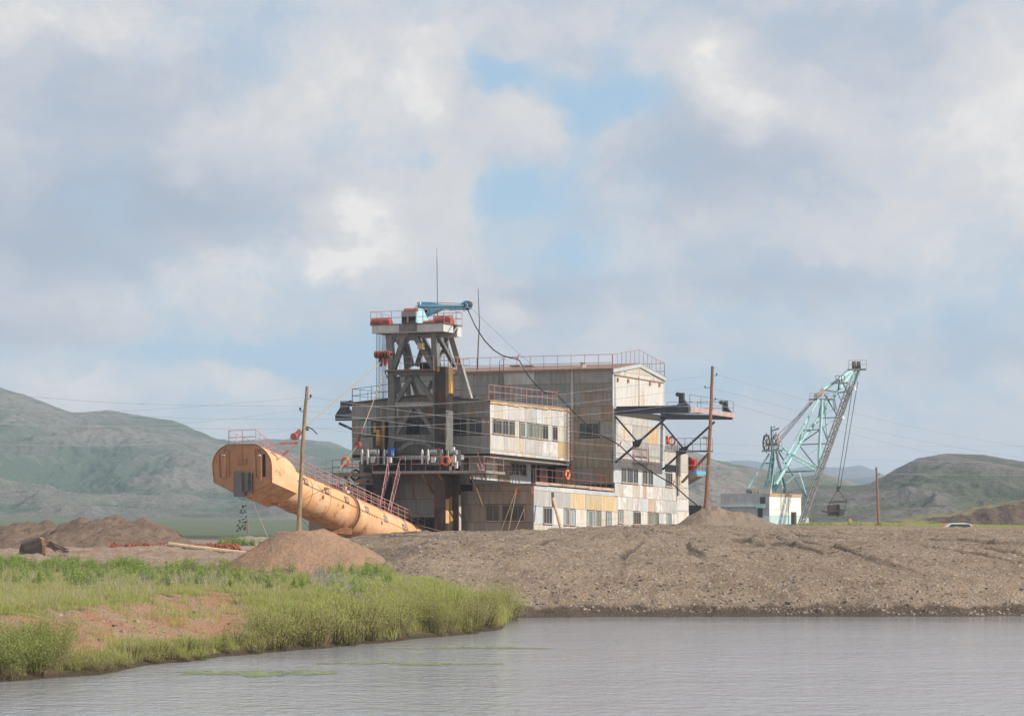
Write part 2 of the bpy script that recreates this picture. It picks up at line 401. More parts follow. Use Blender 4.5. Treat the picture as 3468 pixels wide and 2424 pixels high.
M['stacker_d'] = weathered('rust_orange_steel', (.36, .16, .08), (.42, .20, .10), (.18, .07, .04), .45, .6, rand=.06)
M['end_plate'] = plain('dull_orange_end_plate', (.47, .235, .12), .6, var=.16, sc_=1.3)
# ---------------------------------------------------------------- the ground
def pz(px, py, Y): return P(px, py, Y).z
COLS = [
 (-3500, [(60,2.6),(90,2.2),(165,1.9),(300,1),(640,0),(1500,2),(3000,12)]),
 (-700, [(70,-2),(84,-1),(88.5,0),(92,.7),(98,1.5),(102,1.7),(165,1.9),(195,2.4),(208,2.8),(225,2.4),(300,1),(640,0),(1500,2),(3000,12)]),
 (0,   [(70,-2),(87,-.8),(91.2,0),(95,.7),(100,1.35),(103,1.72),(130,1.85),(165,1.9),(190,('p',1882)),(205,('p',1868)),(222,2.3),(300,1),(640,0),(1500,2),(3000,12)]),
 (300, [(70,-2),(90,-.8),(94.5,0),(98,.55),(102,.85),(106,('p',2088)),(109,1.78),(130,1.85),(165,1.9),(188,('p',1885)),(203,('p',1862)),(222,2.3),(300,1),(640,0),(1500,2),(3000,12)]),
 (600, [(70,-2),(98,-.8),(102,0),(106,.65),(110,.95),(115,('p',2030)),(119,1.88),(165,('p',1938)),(185,('p',1896)),(198,('p',1866)),(207,('p',1850)),(225,2.3),(300,1),(640,0),(1500,2),(3000,12)]),
 (800, [(70,-2),(104,-.8),(108,0),(111.5,.7),(115,1.15),(119,1.6),(125,1.8),(165,1.86),(185,2.1),(200,('p',1872)),(208,('p',1853)),(225,2.1),(300,.8),(640,0),(1500,2),(3000,12)]),
 (1050,[(70,-2),(109,-.8),(113.5,0),(117,.7),(121,1.25),(126,1.65),(140,1.82),(165,1.9),(185,2.2),(200,2.45),(215,('p',1838)),(232,2.6),(250,1.8),(300,.5),(640,0),(1500,2),(3000,12)]),
 (1250, [(70,-2),(114,-.8),(118.5,0),(122,.7),(127,1.25),(132,1.6),(146,('p',1972)),(156,('p',1905)),(166,('p',1862)),(185,('p',1832)),(222,('p',1816)),(236,('p',1810)),(252,2.3),(290,.5),(640,0),(1500,2),(3000,10)]),
 (1450, [(70,-2),(119,-.8),(124,0),(128,.7),(133,1.3),(140,1.6),(147,('p',1975)),(153,('p',1910)),(161,('p',1855)),(172,('p',1832)),(232,('p',1804)),(243,('p',1801)),(254,2.4),(300,1),(640,1),(1500,2),(3000,8)]),
 (1680, [(70,-2),(125,-.8),(130.5,0),(133,.35),(138,.5),(146,.45),(148.4,.6),(149.5,('p',2030)),(153,('p',1955)),(158,('p',1890)),(167,('p',1842)),(185,('p',1822)),(238,('p',1799)),(244,3.6),(255,2.4),(300,1.5),(640,2),(1500,2),(3000,8)]),
 (1745, [(70,-2),(120,-1.2),(135,-.7),(147.3,0),(148.6,.5),(149.8,('p',2030)),(152.5,('p',1965)),(157,('p',1895)),(165,('p',1843)),(185,('p',1818)),(238,('p',1798)),(244,3.6),(255,2.4),(300,1.5),(640,2),(1500,2),(3000,8)]),
 (1900, [(70,-2),(139,-1.2),(148.3,0),(149.3,.5),(151.2,('p',1985)),(154.5,('p',1922)),(159.8,('p',1868)),(168.3,('p',1836)),(188,('p',1816)),(215,('p',1802)),(238,('p',1793)),(244,3.8),(256,2.4),(300,1.5),(600,3),(1500,2),(3000,8)]),
 (2060, [(70,-2),(139,-1.2),(148.8,0),(149.8,.5),(151.7,('p',1985)),(155.0,('p',1922)),(160.3,('p',1868)),(168.8,('p',1836)),(188,('p',1816)),(215,('p',1795)),(236,('p',1783)),(243,('p',1780)),(256,2.4),(300,1.5),(600,3),(1500,2),(3000,8)]),
 (2330, [(70,-2),(139,-1.2),(148.8,0),(149.8,.5),(151.7,('p',1985)),(155.0,('p',1922)),(160.3,('p',1868)),(168.8,('p',1836)),(188,('p',1816)),(215,('p',1790)),(238,('p',1778)),(246,('p',1776)),(262,2.6),(300,2.5),(600,3.2),(1500,2),(3000,8)]),
 (2600, [(70,-2),(139,-1.2),(149.0,0),(150.0,.5),(151.9,('p',1985)),(155.2,('p',1922)),(160.5,('p',1868)),(169.0,('p',1836)),(188,('p',1816)),(215,('p',1796)),(240,('p',1786)),(262,('p',1782)),(300,('p',1782)),(360,3.4),(600,('p',1776)),(700,3),(1500,2),(3000,8)]),
 (2900, [(70,-2),(139,-1.2),(149.0,0),(150.0,.5),(151.9,('p',1985)),(155.2,('p',1922)),(160.5,('p',1868)),(169.0,('p',1836)),(188,('p',1816)),(215,('p',1802)),(250,('p',1791)),(300,('p',1783)),(400,3.3),(420,('p',1777)),(600,('p',1770)),(700,3.2),(1500,2),(3000,8)]),
 (3468, [(70,-2),(139,-1.2),(150.0,0),(151.0,.5),(152.9,('p',1985)),(156.2,('p',1922)),(161.5,('p',1868)),(170.0,('p',1836)),(188,('p',1816)),(216,('p',1808)),(250,('p',1797)),(305,('p',1788)),(400,2.1),(500,2.1),(560,('p',1771)),(700,4.2),(1500,2),(3000,8)]),
 (6500,[(70,-2),(139,-1.2),(150,0),(151.6,.55),(166,1.2),(186,2.3),(216,3.2),(250,3.6),(305,3.8),(400,2.1),(500,2.1),(560,3.5),(700,4.2),(1500,2),(3000,8)]),
]
YL = np.array([40.] + list(np.geomspace(60, 12000, 1400)))
_cu = np.array([(c[0]-CX)/FPX for c in COLS])
_tab = []
for px, pts in COLS:
    ys = [a for a, b in pts]; zs = [pz(px, b[1], a) if isinstance(b, tuple) else b for a, b in pts]
    ys = [0] + ys + [20000]; zs = [zs[0]] + zs + [zs[-1]+40]
    _tab.append(np.interp(YL, ys, zs))
_tab = np.array(_tab)
k_ = np.array([.25, .5, .25])
for _ in range(2): _tab[:, 1:-1] = _tab[:, :-2]*k_[0] + _tab[:, 1:-1]*k_[1] + _tab[:, 2:]*k_[2]
def base_h(X, Y):
    u = X/np.maximum(Y, 1); i = np.clip(np.searchsorted(_cu, u)-1, 0, len(_cu)-2)
    t = np.clip((u-_cu[i])/(_cu[i+1]-_cu[i]), 0, 1); t = t*t*(3-2*t)*.5 + t*.5
    j = np.clip(np.searchsorted(YL, Y)-1, 0, len(YL)-2); s_ = np.clip((Y-YL[j])/(YL[j+1]-YL[j]), 0, 1)
    a = _tab[i, j]*(1-s_) + _tab[i, j+1]*s_; b = _tab[i+1, j]*(1-s_) + _tab[i+1, j+1]*s_
    return a*(1-t) + b*t
def px_of(X, Y): return CX + FPX*X/np.maximum(Y, 1)
def land(X, Y):
    """height and the masks of what lies on it"""
    # the land edge wanders
    wob = 1.6*fbm(X*.11, Y*.11+7, 3) * sstep(80, 95, Y) * (1-sstep(300, 400, Y))
    wobr = .9*fbm(X*.35, Y*.2+31, 3)
    px = px_of(X, Y)
    left = 1-sstep(1690, 1760, px)
    z = base_h(X, Y + wob*left*1.2 + (1-left)*wobr*(1-sstep(153, 165, Y)))
    # grassy left bank or gravel
    gb_edge = np.interp(px, [-800, 0, 300, 600, 900, 1150, 1300, 1500, 1700, 1760], [172, 172, 168, 166, 160, 152, 148, 143, 140, 136])
    lb = (1-sstep(gb_edge-5, gb_edge+5, Y + 7*fbm(X*.25, Y*.15, 3)))*left
    near = 1-sstep(300, 600, Y)
    dry = sstep(-.05, .25, z)
    # rubble
    r1 = fbm(X*.33, Y*.33, 4); r2 = fbm(X*1.3+9, Y*1.3, 3); r3 = fbm(X*3.6, Y*3.6+5, 2)
    grav = (1-lb)*dry*near
    gully = np.clip(ridged((X + .8*fbm(X*.5, Y*.6, 2))*.23+3, Y*.035, 2), 0, 1)*(.75+.5*fbm(X*.12, Y*.3+9, 2))
    slope_zone = sstep(149.3, 150.5, Y)*(1-sstep(158, 166, Y))
    tracks = ridged((X*.9 + Y*.35)*.16, (Y*.9 - X*.35)*.045+3, 2)
    lumps = np.clip(fbm(X*.75+50, Y*.75, 3)-.12, 0, 1)
    z = z + grav*(.22*r1 + .10*r2 + .055*r3 + .22*lumps + .30*(tracks-.5)*sstep(153, 162, Y)*(1-sstep(232, 250, Y)))
    tr2 = ridged((X + (-.35 + 1.25*sstep(2, 26, X))*(Y-150) + 1.8*fbm(X*.14, Y*.07, 2))*.17+9, Y*.015, 3) - .22*np.clip(fbm(X*.5+3, Y*.22, 2)+.25, 0, 1)
    z = z - grav*.20*sstep(.55, .78, tr2)*sstep(152, 160, Y)*(1-sstep(235, 250, Y))
    z = z - grav*slope_zone*.38*sstep(.78, .93, gully)
    # knocked-over crust at the water's edge
    z = z + (1-left)*.16*sstep(0.25, .45, z)*(1-sstep(.6, .9, z))*fbm(X*.8, Y*.5, 3)
    z = z + lb*dry*(.10*r1 + .05*r2)
    # pale ground behind the grass, low gravel ridges
    pale = sstep(gb_edge, gb_edge+8, Y)*(1-sstep(225, 250, Y))*(1-sstep(1000, 1250, px))
    z = z + pale*(.22*fbm(X*.16, Y*.10, 3) + .18*np.clip(fbm(X*.2+5, Y*.16, 2), 0, 1))
    z = z + sstep(600, 900, Y)*1.2*fbm(X*.004, Y*.003, 3)
    # red earth of the cut bank
    pyv = HZ + (CAMZ - z)*FPX/np.maximum(Y, 1)
    ry = np.interp(px, [-200, 0, 200, 400, 600, 800, 900], [2175, 2170, 2155, 2120, 2085, 2085, 2110])
    rn = fbm(X*.5, Y*.9, 4)
    red = lb*(1-sstep(66, 98, np.abs(pyv-ry) + 60*rn))*(1-sstep(780, 900, px+60*rn))
    redz = ridged(X*.5, Y*.25, 3)
    z = z + red*(.16*(redz-.5) + .12*r2)
    grass = lb*(1-sstep(.25, .5, red))*sstep(.12, .4, z)
    bare = sstep(.28, .42, fbm(X*.13+40, Y*.09, 3))*.85*sstep(118, 130, Y)
    grass = grass*(1-bare)
    far_g = (sstep(395, 470, Y)*sstep(2400, 2600, px)*(1-sstep(.1, .35, fbm(X*.02, Y*.012, 3))) + sstep(560, 700, Y))
    wet = (1-sstep(.38, .60, z + .25*fbm(X*.9, Y*.9, 3)))*(1-left) + (1-sstep(.05, .3, z))*left
    track = grav*np.maximum(sstep(.60, .78, tr2)*sstep(152, 160, Y)*(1-sstep(235, 250, Y))*.8, slope_zone*sstep(.84, .95, gully))
    track = np.maximum(track, grav*.85*sstep(-.1, .3, fbm(X*.09+3, Y*.05+8, 3))*sstep(150, 158, Y)*(1-sstep(1350, 1650, px)))
    return z, dict(track=track, grass=grass, red=red, wet=np.clip(wet, 0, 1), fargrass=np.clip(far_g, 0, 1), pale=pale, px=px, lb=lb)

def ground_mat():
    m, t, b, pos = new_mat('ground_cover')
    A = lambda n: t.add('ShaderNodeAttribute', attribute_name=n).outputs['Fac']
    flat = t.vec('MULTIPLY', pos, (1, 1, 1.6))
    nL = t.noise(flat, .10, 5, .6); nM = t.noise(flat, .55, 6, .65); nS = t.noise(flat, 4.5, 5, .7); nF = t.noise(flat, 13.0, 3, .7)
    v1 = t.add('ShaderNodeTexVoronoi'); v1.inputs['Scale'].default_value = 7.5; t.put(v1.inputs['Vector'], flat)
    c = t.mix(t.rng(t.math('ADD', t.math('MULTIPLY', nM, .6), t.math('MULTIPLY', nL, .4)), .42, .60), (.31, .225, .155), (.41, .30, .21))
    c = t.mix(t.rng(nS, .54, .70, 0, .7), c, (.24, .185, .145))
    c = t.mix(t.rng(nF, .58, .72, 0, .6), c, (.40, .33, .27))
    peb = t.add('ShaderNodeSeparateColor'); t.put(peb.inputs[0], v1.outputs['Color'])
    c = t.mix(t.rng(peb.outputs[0], .80, .97, 0, .55), c, (.13, .125, .125))
    c = t.mix(t.rng(peb.outputs[1], .90, .98, 0, .7), c, (.55, .49, .42))
    c = t.mix(t.math('MULTIPLY', A('track'), t.rng(nS, .3, .55, .5, 1.0)), c, (.115, .095, .078))
    c = t.mix(A('pale'), c, t.mix(t.rng(nM, .4, .62), (.43, .33, .26), (.36, .23, .16)))
    c = t.mix(A('lb'), c, t.mix(t.rng(nM, .4, .65), (.30, .20, .12), (.20, .19, .08)))
    c = t.mix(A('red'), c, t.mix(t.rng(nM, .38, .62), (.46, .245, .145), (.44, .30, .20)))
    c = t.mix(A('grass'), c, t.mix(t.rng(nM, .35, .6), (.12, .145, .035), (.20, .185, .07)))
    c = t.mix(A('fargrass'), c, t.mix(t.rng(nL, .38, .62), (.115, .15, .085), (.15, .165, .10)))
    c = t.mix(t.math('MULTIPLY', A('wet'), .75), c, (.052, .040, .032))
    t.put(b.inputs['Base Color'], c); b.inputs['Roughness'].default_value = .9; b.inputs['Specular IOR Level'].default_value = .15
    bump(t, b, t.math('ADD', t.math('MULTIPLY', nS, 1.2), t.math('ADD', t.math('MULTIPLY', nF, .8), t.math('MULTIPLY', v1.outputs['Distance'], -.5))), 1.0, .17)
    return m
gm = ground_mat()
us = np.concatenate([-np.geomspace(3.0, .215, 24), np.linspace(-.205, .205, 560), np.geomspace(.215, 3.0, 24)])
ys = [60.]
while ys[-1] < 13000:
    y = ys[-1]
    d = 1.5 if y < 84 else (.20 if y < 147 else (.11 if y < 164 else (.24 if y < 190 else (.30 if y < 262 else (1.6 if y < 420 else (5 if y < 640 else y*.025))))))
    ys.append(y+d)
U_, Y_ = np.meshgrid(us, np.array(ys)); X_ = U_*Y_
Z_, masks = land(X_, Y_)
grid_mesh('ground', X_, Y_, Z_, gm, {k: masks[k] for k in ('track', 'grass', 'red', 'wet', 'fargrass', 'pale', 'lb')}, kind='structure',
          label='brown gravel bank and grassy ground around the pond')
def gz(x, y):
    z, _ = land(np.array([float(x)]), np.array([float(y)])); return float(z[0])

# ---------------------------------------------------------------- water
def water_mat():
    m, t, b, pos = new_mat('murky_rippled_water')
    n1 = t.noise(t.vec('MULTIPLY', pos, (1.1, .9, 1)), 1.0, 4, .6)
    n2 = t.noise(t.vec('MULTIPLY', pos, (3.2, 2.4, 1)), 1.0, 3, .6)
    n3 = t.noise(t.vec('MULTIPLY', pos, (.05, .09, 1)), 1.0, 3, .5)
    b.inputs['Base Color'].default_value = (.33, .33, .355, 1)
    b.inputs['Roughness'].default_value = .08; b.inputs['IOR'].default_value = 1.33; b.inputs['Specular IOR Level'].default_value = .5
    h = t.math('ADD', n1, t.math('MULTIPLY', n2, .65))
    h = t.math('MULTIPLY', h, t.rng(n3, .3, .7, .75, 1.2))
    sy = t.add('ShaderNodeSeparateXYZ'); t.put(sy.inputs[0], pos)
    h = t.math('MULTIPLY', h, t.rng(sy.outputs[1], 136, 147, 1.0, .22))
    n5 = t.noise(t.vec('MULTIPLY', pos, (.03, .12, 1)), 1.0, 4, .6)
    h = t.math('MULTIPLY', h, t.rng(n5, .35, .65, .82, 1.12))
    bump(t, b, h, .9, .11)
    return m
wb = MB(); wb.f = [(0, 1, 2, 3)]; wb.v = [Vector(p) for p in ((-400, -120, 0), (400, -120, 0), (400, 340, 0), (-400, 340, 0))]
wb.build('water', water_mat(), kind='structure', label='grey rippled water of the dredge pond')

# ---------------------------------------------------------------- hills
def hill_mat(name, grassc, rockc, palec, sc_=1.0, veg=(.44, .58)):
    m, t, b, pos = new_mat(name)
    a = t.add('ShaderNodeAttribute', attribute_name='rock').outputs['Fac']
    n1 = t.noise(pos, .006*sc_, 6, .62); n2 = t.noise(pos, .03*sc_, 6, .7); n3 = t.noise(pos, .12*sc_, 4, .75)
    k = t.math('ADD', t.math('MULTIPLY', n1, .6), t.math('ADD', t.math('MULTIPLY', n2, .4), t.math('MULTIPLY', t.math('SUBTRACT', a, .5), .5)))
    c = t.mix(t.rng(k, *veg), grassc, rockc)
    c = t.mix(t.rng(t.math('ADD', t.math('MULTIPLY', n3, .6), t.math('MULTIPLY', k, .6)), .58, .72, 0, .6), c, palec)
    c = t.mix(t.rng(n2, .52, .68, 0, .55), c, tuple(v*.62 for v in grassc))
    t.put(b.inputs['Base Color'], c); b.inputs['Roughness'].default_value = .95; b.inputs['Specular IOR Level'].default_value = .1
    bump(t, b, t.math('ADD', n2, t.math('MULTIPLY', n3, .5)), .9, 9/sc_)
    return m
def hill(name, ridge, Yr, Y0, depth_back, mat, amp, label, nu=420, nv=170, spur=1.0, z0=None, seed=0., foot=.9, ns=1.0):
    px = np.linspace(ridge[0][0], ridge[-1][0], nu)
    ry = np.interp(px, [a for a, b_ in ridge], [b_ for a, b_ in ridge])
    kk = np.ones(5)/5; ry = np.convolve(np.pad(ry, 2, mode='edge'), kk, 'valid')
    ztop = np.array([pz(a, b_, Yr) for a, b_ in zip(px, ry)])
    s_ = np.concatenate([np.linspace(0, 1, nv), np.linspace(1.03, 1.5, 14)])
    uu = (px-CX)/FPX
    SS, UU = np.meshgrid(s_, uu, indexing='ij')
    YY = np.where(SS <= 1, Y0 + (Yr-Y0)*SS, Yr + (SS-1)*2*depth_back)
    XX = UU*YY
    zt = np.broadcast_to(ztop, SS.shape)
    zb = base_h(XX, YY) - 1.0 if z0 is None else z0
    q = np.where(SS <= 1, SS, 2-SS); prof = np.clip(q, 0, 1)**(1.0+foot)
    prof = .35*q*q*(3-2*q) + .65*prof
    wx = XX + 60*fbm(XX*.004/ns, YY*.002/ns+seed, 3)*ns
    rd = ridged(wx*.0052/ns + seed, YY*.0011/ns+seed, 5, .55)
    rd2 = fbm(XX*.02/ns, YY*.012/ns+seed, 4)
    env = np.clip(4*q*(1-q), 0, 1)**.7
    H = np.maximum(zt-zb, 0)
    ZZ = zb + H*prof + spur*H*.34*(rd-.55)*env + amp*rd2*np.clip(q*3, 0, 1)*np.where(SS <= 1, 1-.6*sstep(.9, 1, SS), .4)
    ZZ = ZZ + amp*.35*fbm(XX*.06/ns, YY*.05/ns, 3)*np.clip(q*3, 0, 1)
    ZZ = np.where(SS > 1.45, zb-3, ZZ)
    rock = np.clip(.5 + .9*(rd-.5), 0, 1)
    grid_mesh(name, XX, YY, ZZ, mat, {'rock': rock}, kind='structure', label=label)
d2s = 1.5105
hm1 = hill_mat('mountain_cover', (.085, .12, .08), (.14, .14, .115), (.25, .23, .195), 1.0)
hill('mountain_range', [(-700, 1270), (-300, 1285), (0, 1312), (90, 1337), (196, 1382), (249, 1397), (355, 1387), (453, 1405), (589, 1424), (650, 1450), (725, 1483),
     (785, 1496), (906, 1488), (1027, 1488), (1118, 1496), (1186, 1524), (1400, 1560), (1700, 1600), (2000, 1640)], 3500, 1500, 500, hm1, 4.0,
     'green and grey mountain range behind the orange conveyor', nu=700, nv=260, seed=2.3, spur=.8)
hm2 = hill_mat('dry_hill_cover', (.115, .135, .085), (.19, .165, .14), (.30, .26, .22), 1.3, (.38, .54))
hill('dry_hills', [(1500, 1640), (1800, 1600), (2100, 1520), (2300, 1510), (2335, 1521), (2431, 1560), (2560, 1584), (2640, 1600), (2720, 1612), (2790, 1604), (2850, 1622), (2906, 1643), (3000, 1690), (3200, 1740)],
     2500, 1300, 400, hm2, 3.5, 'dry brown hills behind the blue dragline', nu=420, nv=170, seed=8.1, ns=.7)
hm3 = hill_mat('rocky_hill_cover', (.10, .115, .075), (.135, .125, .11), (.23, .21, .185), 2.2, (.42, .58))
hill('rocky_hill', [(2500, 1720), (2600, 1690), (2686, 1657), (2765, 1643), (2895, 1645), (2947, 1635), (3010, 1602), (3060, 1574), (3104, 1553), (3177, 1540), (3261, 1537), (3329, 1541), (3418, 1556), (3468, 1562), (3700, 1590), (4200, 1500), (4700, 1620)],
     1500, 820, 260, hm3, 1.7, 'round rocky green hill behind the leaning wooden pole', nu=520, nv=230, seed=5.5, ns=.42, foot=.35)
hm4 = hill_mat('far_hill_cover', (.06, .09, .05), (.10, .10, .09), (.14, .13, .12), .4)
hill('far_hills', [(2250, 1640), (2380, 1580), (2435, 1563), (2529, 1557), (2590, 1566), (2660, 1590), (2740, 1577), (2790, 1582), (2850, 1583), (2913, 1574), (2960, 1592), (3010, 1612), (3100, 1650), (3200, 1720)],
     9000, 6500, 1200, hm4, 5.0, 'faint blue hills on the horizon', nu=220, nv=60, seed=1.5, ns=2.0)
hill('far_low_hills', [(2200, 1700), (2500, 1650), (2700, 1640), (2850, 1620), (2980, 1612), (3100, 1640), (3300, 1720)],
     6000, 4500, 800, hm4, 4.0, 'second row of faint blue hills', nu=160, nv=50, seed=4.5, ns=1.5)

# ---------------------------------------------------------------- spoil heaps (things of their own)
def earth_mat(name, a, b_, c_, sc_=1.0, bs=.9):
    m, t, b, pos = new_mat(name)
    n1 = t.noise(pos, .5*sc_, 5, .62); n2 = t.noise(pos, 3.0*sc_, 5, .7); n3 = t.noise(pos, 9.0*sc_, 3, .7)
    c = t.mix(t.rng(n1, .40, .62), a, b_)
    c = t.mix(t.rng(n2, .52, .68, 0, .75), c, c_)
    c = t.mix(t.rng(n3, .62, .74, 0, .55), c, tuple(min(1, v*1.9) for v in a))
    t.put(b.inputs['Base Color'], c); b.inputs['Roughness'].default_value = .95; b.inputs['Specular IOR Level'].default_value = .1
    bump(t, b, t.math('ADD', n2, t.math('MULTIPLY', n3, .5)), bs, .2)
    return m
def heap(name, x0, x1, y0, y1, f, mat, res=.22, base=.35, smooth_ground=False, **props):
    """a mound resting on the ground: f(X, Y) gives its height above the ground"""
    xs = np.arange(x0, x1+res, res); ys_ = np.arange(y0, y1+res, res)
    XX, YY = np.meshgrid(xs, ys_)
    zg, _ = land(XX, YY)
    h = f(XX, YY)
    edge = np.minimum(np.minimum(XX-x0, x1-XX), np.minimum(YY-y0, y1-YY))
    zs_ = base_h(XX, YY) if smooth_ground else zg
    ZZ = np.where((h > 0) & (edge > res), zs_ + h, np.minimum(zg, zs_) - base)
    c = ((x0+x1)/2, (y0+y1)/2, float(zg.min()))
    return grid_mesh(name, XX, YY, ZZ, mat, origin_at=c, **props)
# cone heap with the near pole
pc = P(1015, 1800, 157)
mp_cone = earth_mat('reddish_gravel_heap', (.42, .255, .165), (.34, .225, .155), (.20, .145, .11), 1.3)
def cone_f(X, Y):
    dx = X-pc.x; dy = (Y-pc.y)
    a = np.arctan2(dy, dx)
    r = np.sqrt(dx**2 + dy**2)*(1 + .09*fbm(X*.30+4, Y*.30, 2))
    g = base_h(np.array([pc.x]), np.array([pc.y]))[0]
    top = pc.z - g + .12
    h = top - np.maximum(r-1.15, 0)*.68
    return h + .11*fbm(X*.9, Y*.9, 4) + .10*np.clip(fbm(X*2.6, Y*2.6, 2), 0, 1)- .1
heap('gravel_cone', pc.x-5.5, pc.x+6, pc.y-6, pc.y+6, cone_f, mp_cone, .11, smooth_ground=True, label='steep reddish gravel cone with a wooden pole standing in its top', cat='earth mound')
# right heap with the second pole
YH = 236.0
pr = P(2395, 1716, YH)
mp_r = earth_mat('grey_brown_gravel_heap', (.31, .235, .175), (.27, .205, .155), (.18, .14, .11), 1.3)
def heap_r(X, Y):
    px = px_of(X, Y)
    top = np.interp(px, [2240, 2285, 2320, 2345, 2375, 2395, 2420, 2450, 2500, 2550, 2600, 2660, 2720], [1800, 1776, 1748, 1729, 1712, 1709, 1715, 1723, 1732, 1742, 1757, 1770, 1790])
    g = base_h(X, Y*0+YH)
    zt = np.maximum(CAMZ - (top-HZ)*YH/FPX - g, -.3)
    w_ = np.clip(1-np.abs(Y-YH)/ (1.2+np.maximum(zt,0)*1.7), 0, 1)
    return zt*w_*(1+.2*fbm(X*.6, Y*.6, 3)) + .30*fbm(X*1.1, Y*1.1, 4)*w_ + .1*fbm(X*3, Y*3, 2)*w_ - .12
heap('gravel_heap', P(2230, 1780, YH).x, P(2740, 1780, YH).x, YH-5, YH+5, heap_r, mp_r, .12, smooth_ground=True, label='long grey brown gravel heap at the foot of the tall creosoted pole', cat='earth mound')
# big dirt mound far left
mp_l = earth_mat('brown_dirt_heap', (.22, .155, .115), (.17, .12, .09), (.095, .068, .053), .9)
def big_f(prof, Yc, wd):
    pxs = [a for a, _ in prof]; pys = [b_ for _, b_ in prof]
    def f(X, Y):
        px = px_of(X, Y) + 14*fbm(X*.5, Y*.5, 3)
        top = np.interp(px, pxs, pys)
        g = base_h(X, Y*0+Yc)
        zt = np.maximum(CAMZ - (top-HZ)*Yc/FPX - g, -.3)
        w_ = np.clip(1-np.abs(Y-Yc)/wd, 0, 1)**.8
        lump = np.abs(fbm(X*.45, Y*.45, 3))
        return zt*w_ + (.55*(lump-.18) + .22*fbm(X*1.2, Y*1.2, 4) + .08*fbm(X*3, Y*3, 2))*np.clip(w_*3, 0, 1)*np.clip(zt, 0, 1) - .08
    return f
heap('dirt_mound', P(110, 1800, 232).x, P(692, 1800, 232).x, 219, 245, big_f([(110, 1850), (170, 1800), (230, 1772), (290, 1757), (330, 1755), (365, 1743), (400, 1739), (440, 1750), (490, 1754), (530, 1768), (580, 1786), (620, 1806), (650, 1828), (690, 1868)], 232, 11.5), mp_l, .2,
     label='large lumpy brown dirt mound with the highest crest', cat='earth mound')
heap('dirt_mound', P(-260, 1800, 240).x, P(260, 1800, 240).x, 231, 253, big_f([(-260, 1840), (-100, 1775), (0, 1786), (40, 1770), (100, 1766), (160, 1768), (210, 1785), (260, 1830)], 242, 11), mp_l, .22,
     label='lower brown dirt mound cut off by the edge of the view', cat='earth mound')
mp_d = earth_mat('dark_gravel_ridge', (.20, .155, .125), (.165, .125, .10), (.10, .08, .07), 1.3)
heap('gravel_ridge', P(1090, 1800, 212).x, P(1520, 1800, 212).x, 205, 219, big_f([(1090, 1862), (1140, 1845), (1200, 1826), (1300, 1812), (1400, 1806), (1480, 1815), (1520, 1850)], 212, 6), mp_d, .18,
     label='low dark gravel ridge at the sunken end of the conveyor', cat='earth mound')
heap('pale_mound', P(760, 1800, 300).x, P(1000, 1800, 300).x, 290, 310, big_f([(740, 1870), (780, 1822), (830, 1810), (880, 1812), (940, 1820), (1000, 1830)], 300, 9), earth_mat('pale_heap', (.36, .30, .24), (.30, .24, .18), (.16, .19, .07), .6), .35,
     label='pale weedy mound under the falling stones', cat='earth mound')
# spoil embankment on the far side
def emb_f(X, Y):
    px = px_of(X, Y)
    top = np.interp(px, [2880, 2960, 3060, 3200, 3300, 3468, 3800], [1785, 1776, 1760, 1745, 1727, 1697, 1650])
    g = base_h(X, Y*0+545)
    zt = CAMZ - (top-HZ)*560/FPX - g
    front = sstep(541, 549, Y + 5*fbm(X*.12, Y*.1, 3)); back = 1-sstep(640, 690, Y)
    return zt*front*back + .5*fbm(X*.25, Y*.2, 3)*front - .1
def emb_mat():
    m, t, b, pos = new_mat('cut_earth_and_turf')
    g = t.add('ShaderNodeNewGeometry'); sp = t.add('ShaderNodeSeparateXYZ'); t.put(sp.inputs[0], g.outputs['Normal'])
    n = t.noise(pos, .12, 5, .65); n2 = t.noise(pos, .6, 4, .7)
    k = t.math('ADD', sp.outputs[2], t.math('MULTIPLY', t.math('SUBTRACT', n, .5), .03))
    c = t.mix(t.rng(k, .955, .99), t.mix(t.rng(n2, .4, .65), (.075, .052, .04), (.13, .09, .065)), t.mix(t.rng(n2, .4, .6), (.15, .165, .055), (.24, .17, .085)))
    t.put(b.inputs['Base Color'], c); b.inputs['Roughness'].default_value = .95
    bump(t, b, n2, 1, .8); return m
heap('spoil_embankment', P(2880, 1780, 560).x, P(3900, 1780, 560).x, 512, 700, emb_f, emb_mat(), .8, label='dark cut spoil embankment topped with turf behind the parked car', cat='embankment')

# ---------------------------------------------------------------- the air
hb = MB(); hb.box(-4200, 4200, -160, 11500, -7, 176)
hm = bpy.data.materials.new('pale_air'); hm.use_nodes = True; t = NT(hm.node_tree); t.n.clear()
vp = t.add('ShaderNodeVolumePrincipled'); vp.inputs['Color'].default_value = (.68, .82, 1.0, 1); vp.inputs['Density'].default_value = 1.3e-4; vp.inputs['Anisotropy'].default_value = .2
o_ = t.add('ShaderNodeOutputMaterial'); t.l.new(vp.outputs[0], o_.inputs['Volume'])
hb.build('haze', hm, kind='stuff', label='thin bluish haze between the pond and the mountains')
